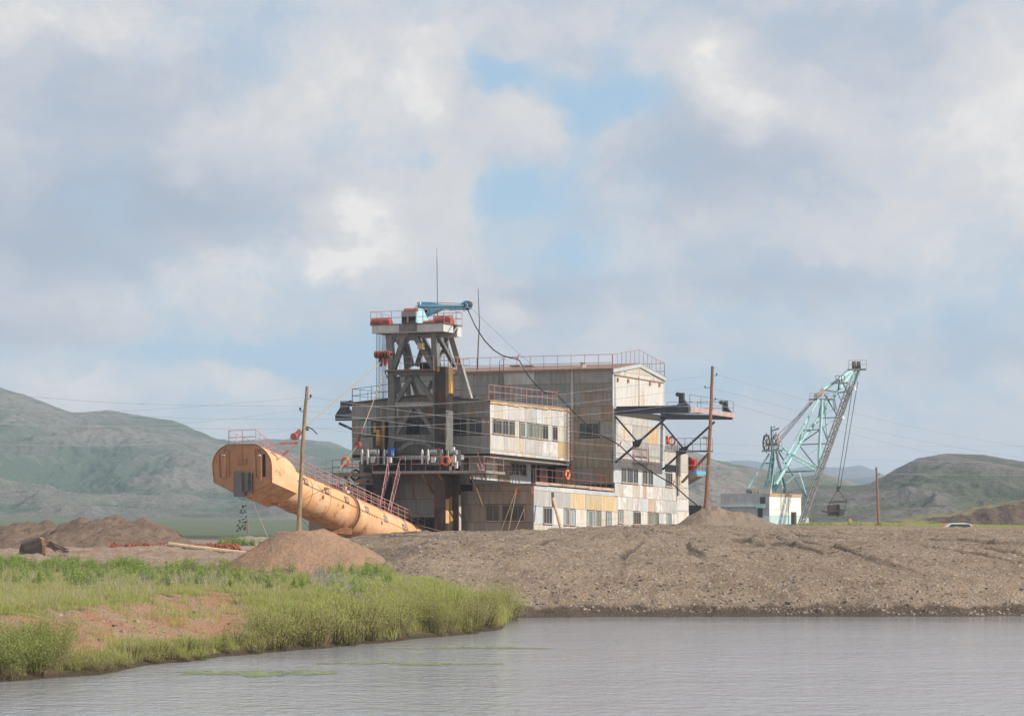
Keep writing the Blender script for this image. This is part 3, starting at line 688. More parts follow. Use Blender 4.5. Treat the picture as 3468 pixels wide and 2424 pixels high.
# ---------------------------------------------------------------- the dredge: a frame of its own
TH = R(27.5); TILT = .03
DO = P(1808, 1740, 250); DO = Vector((DO.x, DO.y, 0))
DU = Vector((math.cos(TH), -math.sin(TH), 0)); DV = Vector((math.sin(TH), math.cos(TH), 0))
def W(u, v, z): return DO + DU*u + DV*v + Vector((0, 0, z - TILT*v))
def _ray(px, py):
    return Vector((0, 0, CAMZ)), pxdir(px, py)
def atU(u0, px, py):
    """pixel -> (v, z) on the plane u = u0 of the dredge"""
    o, d = _ray(px, py); t = ((DO + DU*u0 - o).dot(DU))/d.dot(DU); p = o + d*t
    v = (p-DO).dot(DV); return v, p.z + TILT*v
def atV(v0, px, py):
    o, d = _ray(px, py); t = ((DO + DV*v0 - o).dot(DV))/d.dot(DV); p = o + d*t
    return (p-DO).dot(DU), p.z + TILT*v0
def WU(u0, px, py): v, z = atU(u0, px, py); return W(u0, v, z)
def WV(v0, px, py): u, z = atV(v0, px, py); return W(u, v0, z)
class DB(MB):
    def lbox(s, u0, u1, v0, v1, z0, z1):
        s.hexa([W(*q) for q in ((u0,v0,z0),(u1,v0,z0),(u1,v1,z0),(u0,v1,z0),(u0,v0,z1),(u1,v0,z1),(u1,v1,z1),(u0,v1,z1))])

dredge = thing('dredge', W(-8, 8, 2.2), 'large grey and rust patched bucket dredge with a pulley tower, moored behind the gravel bank', 'dredge')

V1 = atU(0, 2076, 1500)[0]; V2 = atU(0, 2251, 1500)[0]; V3 = atU(0, 2333, 1700)[0]
UB = atV(V1, 1930, 1450)[0]
VB0 = atU(UB, 1660, 1450)[0]
UBL = atV(VB0, 1190, 1450)[0]
UL = atV(0, 1045, 1780)[0]
UH = atV(V1, 1352, 1300)[0]
UC = (UB+UBL)/2
ZT = (atV(0, 1600, 1636)[1] + atU(0, 1815, 1640)[1])/2          # terrace level
ZE = atU(0, 2076, 1249)[1]; ZR = atU(0, 2165, 1233)[1]
ZBT = atU(UB, 1662, 1356)[1]; ZBB = atU(UB, 1664, 1545)[1]
ZBT2 = atU(UB, 1930, 1383)[1]
Z4 = atU(0, 2290, 1530)[1]
print('V1 %.2f V2 %.2f V3 %.2f UB %.2f VB0 %.2f UBL %.2f UL %.2f UH %.2f ZT %.2f ZE %.2f ZR %.2f ZBT %.2f ZBB %.2f ZBT2 %.2f Z4 %.2f' % (V1, V2, V3, UB, VB0, UBL, UL, UH, ZT, ZE, ZR, ZBT, ZBB, ZBT2, Z4))
ZG = 1.5
T = .06     # backing wall sits this far behind the sheets' outer plane

# backing walls (structure of the houses): each a plain shell, the sheets lie on it
def shell(name, u0, u1, v0, v1, z0, z1, mat='shade1', **kw):
    b = DB(); b.lbox(u0, u1, v0, v1, z0, z1); return b.build(name, M[mat], dredge, **kw)
hull = shell('lower_house', UL+T, -T, T, V3-T, ZG, ZT-.05, 'dark', label='wide lower house on the hull')
# under-cabin storey
US = UB - 2.2
VS0 = 1.6
storey = shell('middle_storey', UBL+2.2, US-T, VS0+T, V1-T, ZT-.02, ZBB-.02, 'dark', label='recessed middle storey under the cabin')
hall = DB(); hall.lbox(UH+T, -T, V1+T, V2-T, ZT-.04, ZE-.03)
vm = (V1+V2)/2
hall.hexa([W(*q) for q in ((UH+T, V1+T, ZE-.03), (-T, V1+T, ZE-.03), (-T, V2-T, ZE-.03), (UH+T, V2-T, ZE-.03),
                           (UH+T, vm-.02, ZR-.1), (-T, vm-.02, ZR-.1), (-T, vm+.02, ZR-.1), (UH+T, vm+.02, ZR-.1))])
hall = hall.build('tall_hall', M['dark'], dredge, label='tall gabled hall above the far side of the deck')
annex = shell('end_annex', -9, -T, V2-T+.01, V3-T, ZT-.03, Z4-.05, 'dark')
# the cabin with the pitched roof (ridge along v)
cab = DB()
zsl = (ZBT2-ZBT)/(V1-VB0)
def zroof(v): return ZBT + zsl*(v-VB0)
cab.hexa([W(*q) for q in ((UBL+T, VB0+T, ZBB), (UB-T, VB0+T, ZBB), (UB-T, V1-T, ZBB), (UBL+T, V1-T, ZBB),
                          (UBL+T, VB0+T, ZBT-.05), (UB-T, VB0+T, ZBT-.05), (UB-T, V1-T, ZBT2-.05), (UBL+T, V1-T, ZBT2-.05))])
ZCR = atV(VB0, 1425, 1337)[1]
cabin = cab.build('cabin', M['dark'], dredge, label='overhanging upper cabin')
def prism_roof(name, parent, mat, pts_front, depth_v, thick, **kw):
    pass

# ---- sheets and windows
NPANEL = [0]
def quad_sheet(axis, c, a0, a1, z0, z1, mat, parent, proud=0.0, thick=.05):
    b = DB(); g = .012
    za0, za1, zb0, zb1 = (z0, z0, z1, z1) if not isinstance(z1, tuple) else (z0, z0, z1[0], z1[1])
    j = rng.uniform(-.006, .006) + proud
    if axis == 'u':
        p = [(c-thick+j, a0+g, za0+g), (c+j, a0+g, za0+g), (c+j, a1-g, za1+g), (c-thick+j, a1-g, za1+g),
             (c-thick+j, a0+g, zb0-g), (c+j, a0+g, zb0-g), (c+j, a1-g, zb1-g), (c-thick+j, a1-g, zb1-g)]
    else:
        p = [(a0+g, c+j, za0+g), (a1-g, c+j, za1+g), (a1-g, c+thick+j, za1+g), (a0+g, c+thick+j, za0+g),
             (a0+g, c+j, zb0-g), (a1-g, c+j, zb1-g), (a1-g, c+thick+j, zb1-g), (a0+g, c+thick+j, zb0-g)]
    b.hexa([W(*q) for q in p])
    NPANEL[0] += 1
    return b.build('panel', M[mat], parent)
def window(axis, c, a0, a1, z0, z1, n, parent=None, glass='glass', frame='frame_tan', sill=True, broken=(), glasses=None):
    fr = DB(); d0, d1 = -.05, .03; fw = .055; mw = .035
    def lb(a_, b_, z_, y_, dd0=d0, dd1=d1):
        if axis == 'u': fr.lbox(c+dd0, c+dd1, a_, b_, z_, y_)
        else: fr.lbox(a_, b_, c-dd1, c-dd0, z_, y_)
    lb(a0, a0+fw, z0, z1); lb(a1-fw, a1, z0, z1); lb(a0+fw, a1-fw, z1-fw, z1); lb(a0+fw, a1-fw, z0, z0+fw)
    wd = (a1-a0-2*fw)/n
    for i in range(1, n): lb(a0+fw+i*wd-mw/2, a0+fw+i*wd+mw/2, z0+fw, z1-fw, d0, d1-.012)
    f = fr.build('window', M[frame], dredge)
    if sill:
        s_ = DB()
        if axis == 'u': s_.lbox(c+d1+.002, c+.10, a0-.03, a1+.03, z0-.05, z0+.02)
        else: s_.lbox(a0-.03, a1+.03, c-.10, c-d1-.002, z0-.05, z0+.02)
        s_.build('sill', M['pinkboard'], f)
    for i in range(n):
        g = DB(); q0 = a0+fw+i*wd+(mw/2+.002 if i else .002); q1 = a0+fw+(i+1)*wd-(mw/2+.002 if i < n-1 else .002)
        if i in broken:
            zz0, zz1 = z0+fw+.002, z0+(z1-z0)*.62
            mt = 'dark'
        else: zz0, zz1, mt = z0+fw+.002, z1-fw-.002, (glasses[i % len(glasses)] if glasses else glass)
        if axis == 'u': g.lbox(c-.045, c-.018, q0, q1, zz0, zz1)
        else: g.lbox(q0, q1, c+.018, c+.045, zz0, zz1)
        g.build('pane', M[mt], f)
    return f
def face(axis, c, pxr, rows, parent, pick=None, proud=0.0):
    """rows: (y_top, y_bottom, [cell edges in px], [materials], [(px0, px1, n, opts)])
    y are read where the face crosses the pixel column pxr"""
    at = (lambda x, y: atU(c, x, y)) if axis == 'u' else (lambda x, y: atV(c, x, y))
    for (yt, yb, edges, mats, wins) in rows:
        z1, z0 = at(pxr, yt)[1], at(pxr, yb)[1]; ym = (yt+yb)/2
        ev = [at(x, ym)[0] for x in edges]
        wv = []
        for (xa, xb, n, opt) in wins:
            a0, a1 = at(xa, ym)[0], at(xb, ym)[0]; wv.append((a0, a1))
            o = dict(opt); zt_ = o.pop('zt', None); zb_ = o.pop('zb', None)
            wz1 = at(pxr, zt_)[1] if zt_ else z1-.06; wz0 = at(pxr, zb_)[1] if zb_ else z0+.08
            window(axis, c+(.012 if axis == 'u' else -.012), a0, a1, wz0, wz1, n, **o)
            top_gap, bot_gap = z1-wz1, wz0-z0
            if top_gap > .12: quad_sheet(axis, c, a0, a1, wz1, z1, mats[0], parent, proud)
            if bot_gap > .12: quad_sheet(axis, c, a0, a1, z0, wz0, mats[-1], parent, proud)
        for i in range(len(ev)-1):
            segs = [(ev[i], ev[i+1])]
            for (w0, w1) in wv:
                ns = []
                for (s0, s1) in segs:
                    if w1 <= s0 or w0 >= s1: ns.append((s0, s1)); continue
                    if w0 - s0 > .06: ns.append((s0, w0))
                    if s1 - w1 > .06: ns.append((w1, s1))
                segs = ns
            for (s0, s1) in segs: quad_sheet(axis, c, s0, s1, z0, z1, mats[i % len(mats)], parent, proud)
def ed(a, b, n, jit=.12):
    e_ = [a + (b-a)*i/n for i in range(n+1)]; st = (b-a)/n
    return [e_[0]] + [x + rng.uniform(-jit, jit)*st for x in e_[1:-1]] + [e_[-1]]

# lower bright side, u = 0 : from the corner to the far end
face('u', 0, 1810, [
    (1643, 1659, ed(1808, 2082, 6), ['bluegrey', 'bluegrey', 'galv_light', 'bluegrey'], []),
    (1659, 1713, [1808, 1872, 1932, 1984, 2036, 2092], ['galv', 'galv', 'yellow', 'yellow', 'yellow'], []),
    (1713, 1774, [1808, 1838, 1874, 1912, 1956, 1990, 2022, 2052, 2092], ['bluegrey', 'bluegrey', 'galv_light', 'galv_light', 'cream', 'galv_light', 'cream', 'cream'],
        [(1840, 1869, 3, dict(glasses=['glass', 'glass', 'glass'])), (1909, 1927, 2, dict(glasses=['glass_lite', 'glass_green'])), (1930, 1949, 2, dict(glasses=['glass_lite'])),
         (1987, 2015, 3, dict(glasses=['glass_lite', 'glass_green', 'glass_lite'])), (2018, 2036, 2, dict(glass='glass_green')), (2053, 2071, 2, dict(glass='glass_lite'))]),
    (1774, 1822, ed(1808, 2092, 9), ['cream', 'galv_light', 'bluegrey', 'peel', 'cream', 'peel', 'pinkrust', 'cream', 'peel'], [])], hull)
# continues below the hall: rows are read at px 2100
face('u', 0, 2100, [
    (1726, 1775, [2092, 2112, 2142, 2170, 2194, 2230, 2246, 2294], ['galv_light', 'cream', 'bluegrey', 'cream', 'galv_light', 'bluegrey', 'peel'],
        [(2094, 2111, 2, dict(glass='glass_lite')), (2145, 2170, 3, dict()), (2194, 2211, 2, dict(glass='glass_green')), (2213, 2231, 2, dict(glass='glass_green')), (2257, 2274, 2, dict(glass='glass_lite'))]),
    (1775, 1818, ed(2092, 2294, 7), ['cream', 'peel', 'pinkrust', 'galv_light', 'peel', 'cream'], []),
    (1681, 1726, [2092, 2110, 2122, 2142, 2150, 2174, 2196, 2222, 2245, 2294], ['peel', 'peel', 'galv_light', 'peel', 'peel', 'bluegrey', 'pinkrust', 'peel', 'galv'], []),
    (1636, 1681, [2082, 2099, 2111, 2130, 2144, 2168, 2178, 2190, 2212, 2226, 2243, 2291], ['galv_light', 'cream', 'peel', 'peel', 'cream', 'peel', 'pinkrust', 'peel', 'cream', 'peel', 'galv'], []),
    (1580, 1636, [2078, 2104, 2160, 2175, 2212, 2253, 2288], ['bluegrey', 'bluegrey', 'bluegrey', 'bluegrey', 'bluegrey', 'cream'],
        [(2104, 2121, 3, dict(frame='galv_light')), (2123, 2143, 3, dict(frame='galv_light')), (2144, 2161, 2, dict(frame='galv_light')),
         (2175, 2192, 3, dict(frame='galv_light')), (2194, 2211, 2, dict(frame='galv_light')), (2253, 2277, 3, dict(frame='galv_light'))])], hall)
# upper part of the gable side (hall), read at px 2090
face('u', 0, 2090, [
    (1541, 1580, [2078, 2094, 2148, 2196, 2232, 2252], ['bluegrey', 'galv', 'galv', 'cream', 'bluegrey'], []),
    (1489, 1541, [2078, 2092, 2142, 2196, 2232, 2252], ['bluegrey', 'galv', 'shade1', 'galv', 'bluegrey'], []),
    (1432, 1489, [2077, 2092, 2142, 2194, 2230, 2252], ['bluegrey', 'cream', 'galv', 'yellow', 'bluegrey'], []),
    (1402, 1432, [2077, 2092, 2140, 2194, 2230, 2252], ['bluegrey', 'galv', 'galv_light', 'bluegrey', 'bluegrey'], []),
    (1375, 1402, [2077, 2104, 2144, 2194, 2252], ['bluegrey', 'galv', 'galv', 'bluegrey'], [])], hall)
face('u', 0, 2290, [
    (1596, 1650, [2291, 2331], ['cream'], []), (1650, 1688, [2292, 2332], ['cream'], []), (1688, 1729, [2293, 2332], ['galv_light'], []), (1729, 1800, [2294, 2333], ['cream'], []),
    (1531, 1576, [2252, 2290], ['cream'], []), (1531, 1596, [2290, 2331], ['cream'], [])], hull)
# the two big hangar doors under the gable and the sheets over them
d0 = atU(0, 2082, 1300)[0]; dm = atU(0, 2161, 1300)[0]; d1_ = atU(0, 2243, 1300)[0]
zd0 = atU(0, 2083, 1376)[1]; zd1 = atU(0, 2083, 1273)[1]
for a, b_ in ((d0, dm), (dm+.02, d1_)):
    o = quad_sheet('u', .07, a, b_, zd0, zd1, 'galv_light', hall); o.name = 'hangar_door'
for x_ in (2092, 2127, 2201, 2233):
    v_, z_ = atU(.1, x_, 1283 + (x_-2090)*.12); b = DB(); b.lbox(.08, .17, v_-.13, v_+.13, z_-.22, z_+.1); b.build('door_hanger', M['stacker_d'], hall)
b = DB(); b.lbox(.0, .12, d0-.1, d1_+.15, zd1+.02, zd1+.12); b.build('door_track', M['brown'], hall)
b = DB(); b.lbox(.075, .10, dm-.05, dm+.07, zd0+.3, zd0+2.9); b.build('door_gap', M['brown'], hall)
quad_sheet('u', 0.0, V1, d0, zd0, zd1+.1, 'bluegrey', hall); quad_sheet('u', 0.0, d1_, V2, zd0, zd1+.1, 'bluegrey', hall)
# gable sheets: follow the slope
gv = [atU(0, x, 1260)[0] for x in (2077, 2102, 2115, 2166, 2201, 2214, 2251)]
def zg_(v): return ZE + (ZR-ZE)*(1-abs(v-vm)/(V2-vm)) - .25
gm_ = ['galv', 'galv_light', 'galv_light', 'galv_light', 'galv_light', 'galv']
for i in range(6):
    a, b_ = gv[i], gv[i+1]
    if a < vm < b_:
        quad_sheet('u', 0, a, vm, zd1+.12, (zg_(a), zg_(vm)), gm_[i], hall); quad_sheet('u', 0, vm, b_, zd1+.12, (zg_(vm), zg_(b_)), gm_[i], hall)
    else: quad_sheet('u', 0, a, b_, zd1+.12, (zg_(a), zg_(b_)), gm_[i], hall)
for (a, b_, mt) in ((atU(0, 2115, 1250)[0], vm, 'cream'), (vm, atU(0, 2203, 1250)[0], 'cream')):
    quad_sheet('u', .03, a, b_, ZE-.12, (zg_(a)+.0, zg_(b_)+.0), mt, hall)
b = DB()
for s_ in (-1, 1):
    va, vb = vm, (V1-.12 if s_ < 0 else V2+.12)
    b.prism([W(.02, va, ZR+.02), W(.02, vb, ZE-.02), W(.02, vb, ZE-.33), W(.02, va, ZR-.29)], DU*.12)
b.build('barge_board', M['bluegrey'], hall)
# hall roof
b = DB()
for s_ in (-1, 1):
    vb = (V1-.25 if s_ < 0 else V2+.25)
    b.hexa([W(*q) for q in ((UH-.2, vb, ZE-.04), (.10, vb, ZE-.04), (.10, vm, ZR), (UH-.2, vm, ZR), (UH-.2, vb, ZE+.05), (.10, vb, ZE+.05), (.10, vm, ZR+.09), (UH-.2, vm, ZR+.09))])
b.build('roof', M['roofrust'], hall)
# hall's long shaded wall v = V1
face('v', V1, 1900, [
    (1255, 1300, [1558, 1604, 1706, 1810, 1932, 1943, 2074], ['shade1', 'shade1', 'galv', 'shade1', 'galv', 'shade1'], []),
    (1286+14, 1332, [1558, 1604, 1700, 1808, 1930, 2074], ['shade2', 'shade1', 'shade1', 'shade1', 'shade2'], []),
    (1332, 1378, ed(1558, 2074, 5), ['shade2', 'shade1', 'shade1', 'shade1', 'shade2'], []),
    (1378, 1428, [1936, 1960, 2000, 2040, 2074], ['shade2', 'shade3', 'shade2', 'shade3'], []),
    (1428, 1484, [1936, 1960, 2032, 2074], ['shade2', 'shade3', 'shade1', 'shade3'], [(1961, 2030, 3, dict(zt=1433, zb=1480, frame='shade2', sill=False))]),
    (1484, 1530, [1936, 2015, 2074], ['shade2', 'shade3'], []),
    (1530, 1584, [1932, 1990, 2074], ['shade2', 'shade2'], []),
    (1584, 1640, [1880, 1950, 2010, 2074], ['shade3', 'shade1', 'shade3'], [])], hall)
b = DB(); cu, cz0 = atV(V1, 1938, 1262); _, cz1 = atV(V1, 1938, 1560); b.lbox(cu-.13, cu+.13, V1-.06, V1-.005, cz1, cz0+.2); b.build('cover_strip', M['galv'], hall)
b = DB(); b.lbox(UH, 0, V1-.14, V1-.01, ZE-.13, ZE-.042); b.build('eaves_strip', M['fascia'], hall)
# left part of the hall wall behind the tower
face('v', V1, 1400, [(1255, 1292, ed(1352, 1558, 3), ['shade1'], []), (1292, 1345, ed(1352, 1558, 4), ['galv', 'shade1'], [])], hall)

# cabin, bright side u = UB
def cz(y): return atU(UB, 1662, y)[1]
cx_up = [1660, 1673, 1701, 1721, 1779, 1817, 1835, 1891, 1930]
for i in range(8):
    a, b_ = atU(UB, cx_up[i], 1400)[0], atU(UB, cx_up[i+1], 1400)[0]
    quad_sheet('u', UB, max(a, VB0), min(b_, V1), cz(1415), (zroof(a)-.14, zroof(b_)-.14), ['galv_light', 'cream', 'galv_light', 'galv', 'galv', 'bluegrey', 'galv', 'peel'][i], cabin)
face('u', UB, 1662, [
    (1415, 1470, [1660, 1668, 1744, 1759, 1778, 1784, 1857, 1871, 1888, 1930], ['galv_light', 'galv', 'cream', 'galv_light', 'bluegrey', 'galv', 'bluegrey', 'cream', 'cream'],
        [(1668, 1699, 3, dict(glasses=['glass'], broken=(0,), frame='frame_tan')), (1701, 1721, 2, dict(frame='frame_tan')), (1723, 1743, 2, dict(frame='frame_tan')),
         (1760, 1778, 2, dict(frame='frame_tan', glass='glass_green')), (1784, 1813, 3, dict(frame='frame_tan', glass='glass_green')), (1815, 1835, 2, dict(frame='frame_tan', glass='glass_green')), (1837, 1856, 2, dict(frame='frame_tan', glass='glass')),
         (1871, 1888, 2, dict(frame='frame_tan', glass='glass'))]),
    (1470, 1524, [1660, 1707, 1722, 1780, 1836, 1890, 1930], ['galv_light', 'galv', 'cream', 'galv', 'peel', 'yellow'], []),
    (1524, 1535, [1660, 1722, 1800, 1890, 1930], ['cream', 'cream', 'galv_light', 'cream'], [])], cabin)
# fascia of rusted crimped sheet
fv = np.linspace(VB0-.1, V1, 15)
for i in range(14):
    a, b_ = fv[i], fv[i+1]; j1, j2 = rng.uniform(-.05, .05), rng.uniform(-.05, .05)
    bb = DB(); bb.hexa([W(*q) for q in ((UB+.02, a+.005, zroof(a)-.26+j1), (UB+.10, a+.005, zroof(a)-.26+j1), (UB+.10, b_-.005, zroof(b_)-.26+j2), (UB+.02, b_-.005, zroof(b_)-.26+j2),
                                        (UB+.02, a+.005, zroof(a)+.02), (UB+.06, a+.005, zroof(a)+.02), (UB+.06, b_-.005, zroof(b_)+.02), (UB+.02, b_-.005, zroof(b_)+.02))])
    bb.build('fascia', M['fascia'], cabin)
# cabin roof
b = DB(); zc0, zc1 = ZCR-ZBT, 0
for s_ in (-1, 1):
    ue = UBL-.15 if s_ < 0 else UB+.12
    b.hexa([W(*q) for q in ((ue, VB0-.2, ZBT-.03), (UC, VB0-.2, ZCR-.03), (UC, V1-.01, ZCR-.03+ZBT2-ZBT), (ue, V1-.01, ZBT2-.03),
                            (ue, VB0-.2, ZBT+.05), (UC, VB0-.2, ZCR+.05), (UC, V1-.01, ZCR+.05+ZBT2-ZBT), (ue, V1-.01, ZBT2+.05))])
b.build('roof', M['shade1'], cabin)
# gable triangle in front
for (x0, x1, mt) in ((1192, 1300, 'shade1'), (1300, 1360, 'shade2'), (1360, 1425, 'shade1'), (1425, 1500, 'shade3'), (1500, 1580, 'shade1'), (1580, 1660, 'shade2')):
    a, b_ = max(atV(VB0, x0, 1360)[0], UBL), min(atV(VB0, x1, 1360)[0], UB)
    zz = lambda u_: ZBT - .06 + (ZCR-ZBT)*(1-abs(u_-UC)/(UB-UC))
    quad_sheet('v', VB0, a, b_, atV(VB0, 1640, 1370)[1], (zz(a), zz(b_)), mt, cabin)
# cabin's shaded front v = VB0
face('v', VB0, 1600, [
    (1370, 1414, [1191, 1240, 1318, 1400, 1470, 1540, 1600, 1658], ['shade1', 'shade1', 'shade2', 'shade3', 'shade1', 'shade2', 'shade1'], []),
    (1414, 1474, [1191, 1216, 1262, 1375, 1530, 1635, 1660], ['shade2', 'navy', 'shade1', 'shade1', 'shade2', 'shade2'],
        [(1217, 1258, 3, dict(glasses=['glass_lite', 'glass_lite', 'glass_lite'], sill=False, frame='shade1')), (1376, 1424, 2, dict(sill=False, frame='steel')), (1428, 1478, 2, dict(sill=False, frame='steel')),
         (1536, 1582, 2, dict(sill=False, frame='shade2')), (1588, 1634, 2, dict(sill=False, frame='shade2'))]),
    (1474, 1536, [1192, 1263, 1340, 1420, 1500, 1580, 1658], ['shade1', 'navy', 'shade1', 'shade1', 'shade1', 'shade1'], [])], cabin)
b = DB(); b.lbox(UBL, UB-.01, VB0+.01, V1-.1, ZBB-.12, ZBB-.002); b.build('cabin_floor', M['shade2'], cabin)

# middle storey: bright-side wall u = US, shaded front v = VS0
zy = lambda y: atU(US, 1700, y)[1]
ZS1 = ZBB-.13
msx = [VS0, VS0+1.2, VS0+2.3, VS0+4.2]
face('u', US, 1700, [
    (1556, 1630, [1592, 1648, 1686], ['shade1', 'galv_light', 'pinkrust'], [])], storey)
def xu(x): return atU(US, x, 1600)[0]
for (x0, x1, mt, yt, yb) in ((1688, 1729, 'brown', 1575, 1630), (1688, 1729, 'galv', 1556, 1575), (1729, 1784, 'bluegrey', 1556, 1562), (1729, 1784, 'bluegrey', 1606, 1632), (1784, 1799, 'bluegrey', 1556, 1632)):
    quad_sheet('u', US, xu(x0), xu(x1), zy(yb), zy(yt), mt, storey)
window('u', US+.012, xu(1731), xu(1783), zy(1604), zy(1563), 4, frame='frame_tan')
quad_sheet('u', US, xu(1829), xu(1880), zy(1632), zy(1566), 'shade1', storey)
quad_sheet('u', US+.06, xu(1826), xu(1876), zy(1630), zy(1592), 'pinkboard', storey)
b = DB(); b.lbox(US-.05, US+.03, xu(1812), xu(1818), ZT, ZS1); b.build('door_post', M['shade2'], storey)
face('v', VS0, 1600, [(1556, 1640, ed(1215, 1590, 8), ['shade1', 'navy', 'shade1', 'shade1'], [])], storey)

# lower house shaded front v = 0 with the slot for the stacker in the middle
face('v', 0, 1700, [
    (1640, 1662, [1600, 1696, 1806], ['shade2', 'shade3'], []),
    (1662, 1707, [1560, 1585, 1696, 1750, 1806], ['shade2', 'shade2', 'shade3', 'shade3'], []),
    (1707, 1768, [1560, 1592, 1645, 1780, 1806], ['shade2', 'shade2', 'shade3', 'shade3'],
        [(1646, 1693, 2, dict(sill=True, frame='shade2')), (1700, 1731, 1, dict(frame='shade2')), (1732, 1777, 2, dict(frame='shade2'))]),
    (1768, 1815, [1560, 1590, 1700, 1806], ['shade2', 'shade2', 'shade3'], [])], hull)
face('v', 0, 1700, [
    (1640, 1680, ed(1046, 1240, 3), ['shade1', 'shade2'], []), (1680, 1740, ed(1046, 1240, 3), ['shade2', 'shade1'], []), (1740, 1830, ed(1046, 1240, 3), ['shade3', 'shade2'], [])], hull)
# recessed wall of the well
ua, ub_ = atV(0, 1336, 1700)[0], atV(0, 1478, 1700)[0]
face('v', -.10, 1400, [(1604, 1640, ed(1336, 1478, 2), ['shade2'], []), (1640, 1690, ed(1336, 1478, 2), ['shade2'], []), (1690, 1738, ed(1336, 1478, 2), ['shade1'], []), (1738, 1752, [1336, 1478], ['shade2'], [])], hull)
b = DB(); b.lbox(atV(0, 1240, 1700)[0], atV(0, 1560, 1700)[0], -.05, -.01, ZG, ZT); b.build('well_bulkhead', M['dark'], hull)
# roof sheet of the lower house = terrace, with pink edge boards
b = DB(); b.lbox(UL, 0.08, -.12, V1, ZT-.045, ZT+.02); b.build('terrace_deck', M['shade1'], hull)
for k in range(6):
    va, vb = V1*k/6+.05, V1*(k+1)/6-.05
    bb = DB(); bb.lbox(.085, .14, va, vb, ZT-.06+rng.uniform(-.03, .03), ZT+.17); bb.build('kick_board', M['pinkboard'], hull)
for k in range(5):
    ua_, ub2 = -2-k*1.6, -.4-k*1.6
b = DB(); b.lbox(-9, .06, V2-.1, V3+.08, Z4-.04, Z4+.04); b.build('annex_roof', M['shade2'], annex)

# ---- railings
def railing(base, h, spacing, mat, parent, fr=(1.0, .5), r=.026, pr=.024, knee=0.0, knee_dir=None, name='railing', up=Vector((0, 0, 1))):
    """base: points of the foot line; rails are the railing itself, every post its own sub-part"""
    base = [Vector(p) for p in base]; b = MB()
    for f in fr: b.tube([p + up*h*f for p in base], r, 5)
    o = b.build(name, M[mat], parent)
    posts = []
    for i in range(len(base)-1):
        a, c = base[i], base[i+1]; L = (c-a).length; n = max(1, round(L/spacing))
        for k in range(n + (1 if i == len(base)-2 else 0)):
            p = a + (c-a)*k/n; q = MB(); q.tube([p, p+up*h], pr, 5)
            if knee and knee_dir is not None: q.tube([p+up*h*.42, p + knee_dir*knee], pr*.7, 4)
            q.build('post', M[mat], o)
    return o
W3 = lambda *q: W(*q)
# hall eaves railing
ue0, ue1 = atV(V1, 1570, 1240)[0], -.05
railing([W(ue0, V1, ZE+.05), W(ue1, V1, ZE+.05)], 1.22, 1.36, 'rail', dredge, fr=(1.0, .42))
railing([W(0, V1, ZE+.05), W(0, vm, ZR+.05), W(0, V2, ZE+.05)], 1.22, .9, 'rail', dredge, fr=(1.0,))
railing([W(ue0, V2, ZE+.05), W(0, V2, ZE+.05)], 1.22, 1.5, 'rail', dredge, fr=(1.0, .42))
# cabin roof railing on the bright edge, set back a little
vr0 = atU(UB, 1656, 1350)[0]; vr1 = V1-2.2
railing([W(UB-.1, VB0-.05, zroof(VB0)+.05), W(UB-.1, vr1, zroof(vr1)+.05)], 1.25, 1.0, 'rail', dredge, knee=.45, knee_dir=-DU, fr=(1.0, .55))
railing([W(UBL+.1, VB0-.05, ZBT+.05), W(UBL+.1, V1*.8, ZBT2+.05)], 1.15, 1.3, 'rail_grey', dredge)
railing([W(UBL+.1, VB0, ZBT+.05), W(UC-1, VB0, ZCR)], 1.15, 1.6, 'rail_grey', dredge)
railing([W(UC+1, VB0, ZCR), W(UB-2.4, VB0, ZBT+.3)], 1.15, 1.2, 'rail_grey', dredge)
# terrace railing on the bright edge
railing([W(.11, 0.05, ZT+.02), W(.11, V1-1.6, ZT+.02)], 1.2, 1.0, 'rail_dark', dredge, knee=.4, knee_dir=DU*-1, fr=(1.0, .5))
railing([W(UB-1.2, -.10, ZT+.02), W(0.0, -.10, ZT+.02)], 1.2, 1.25, 'rail_dark', dredge, fr=(1.0,))
# pipe rising at the cabin corner and the long ladders
b = DB(); v_ = V1-1.5; u_ = UB+.35
lv, lz0 = atU(.11, 1932, 1640)[0], ZT
def ladder(p0, p1, side, wd, step, mat, name='ladder', r=.03):
    p0, p1, side = Vector(p0), Vector(p1), Vector(side).normalized()
    q = MB(); q.tube([p0-side*wd/2, p1-side*wd/2], r, 5); q.tube([p0+side*wd/2, p1+side*wd/2], r, 5)
    o = q.build(name, M[mat], dredge); n = int((p1-p0).length/step)
    rb = MB()
    for k in range(1, n):
        c = p0 + (p1-p0)*k/n; rb = MB(); rb.tube([c-side*wd/2, c+side*wd/2], r*.7, 4); rb.build('rung', M[mat], o)
    return o
lv = atU(UB+.5, 1930, 1500)[0]
lp = W(UB+.5, lv+.1, ZT+.05); lp2 = W(UB+.5, lv+.1, zroof(V1)+.1)
ladder(lp, lp2, DU*.5+DV*.8, .55, .32, 'rail_dark')
lu = atV(V1, 1696, 1300)[0]
b = MB(); 
for du_ in (0, .42):
    b.tube([W(lu+du_, V1-.25, ZBT2-.2), W(lu+du_, V1-.25, ZE+.9), W(lu+du_+.12*(1 if du_ else -1)*-1, V1+.2, ZE+1.2)], .03, 5)
o = b.build('roof_ladder', M['rail_dark'], dredge)
for k in range(12):
    c = DB(); z_ = ZBT2 + .1 + k*.34; c.lbox(lu, lu+.42, V1-.27, V1-.24, z_, z_+.03); c.build('rung', M['rail_dark'], o)
b = MB(); b.tube([W(UB+.16, V1-.35, ZBB), W(UB+.16, V1-.35, ZBT2)], .02, 4); b.tube([W(UB+.16, V1-.95, ZBB), W(UB+.16, V1-.95, ZBT2)], .02, 4)
o = b.build('ladder', M['rail_grey'], dredge)
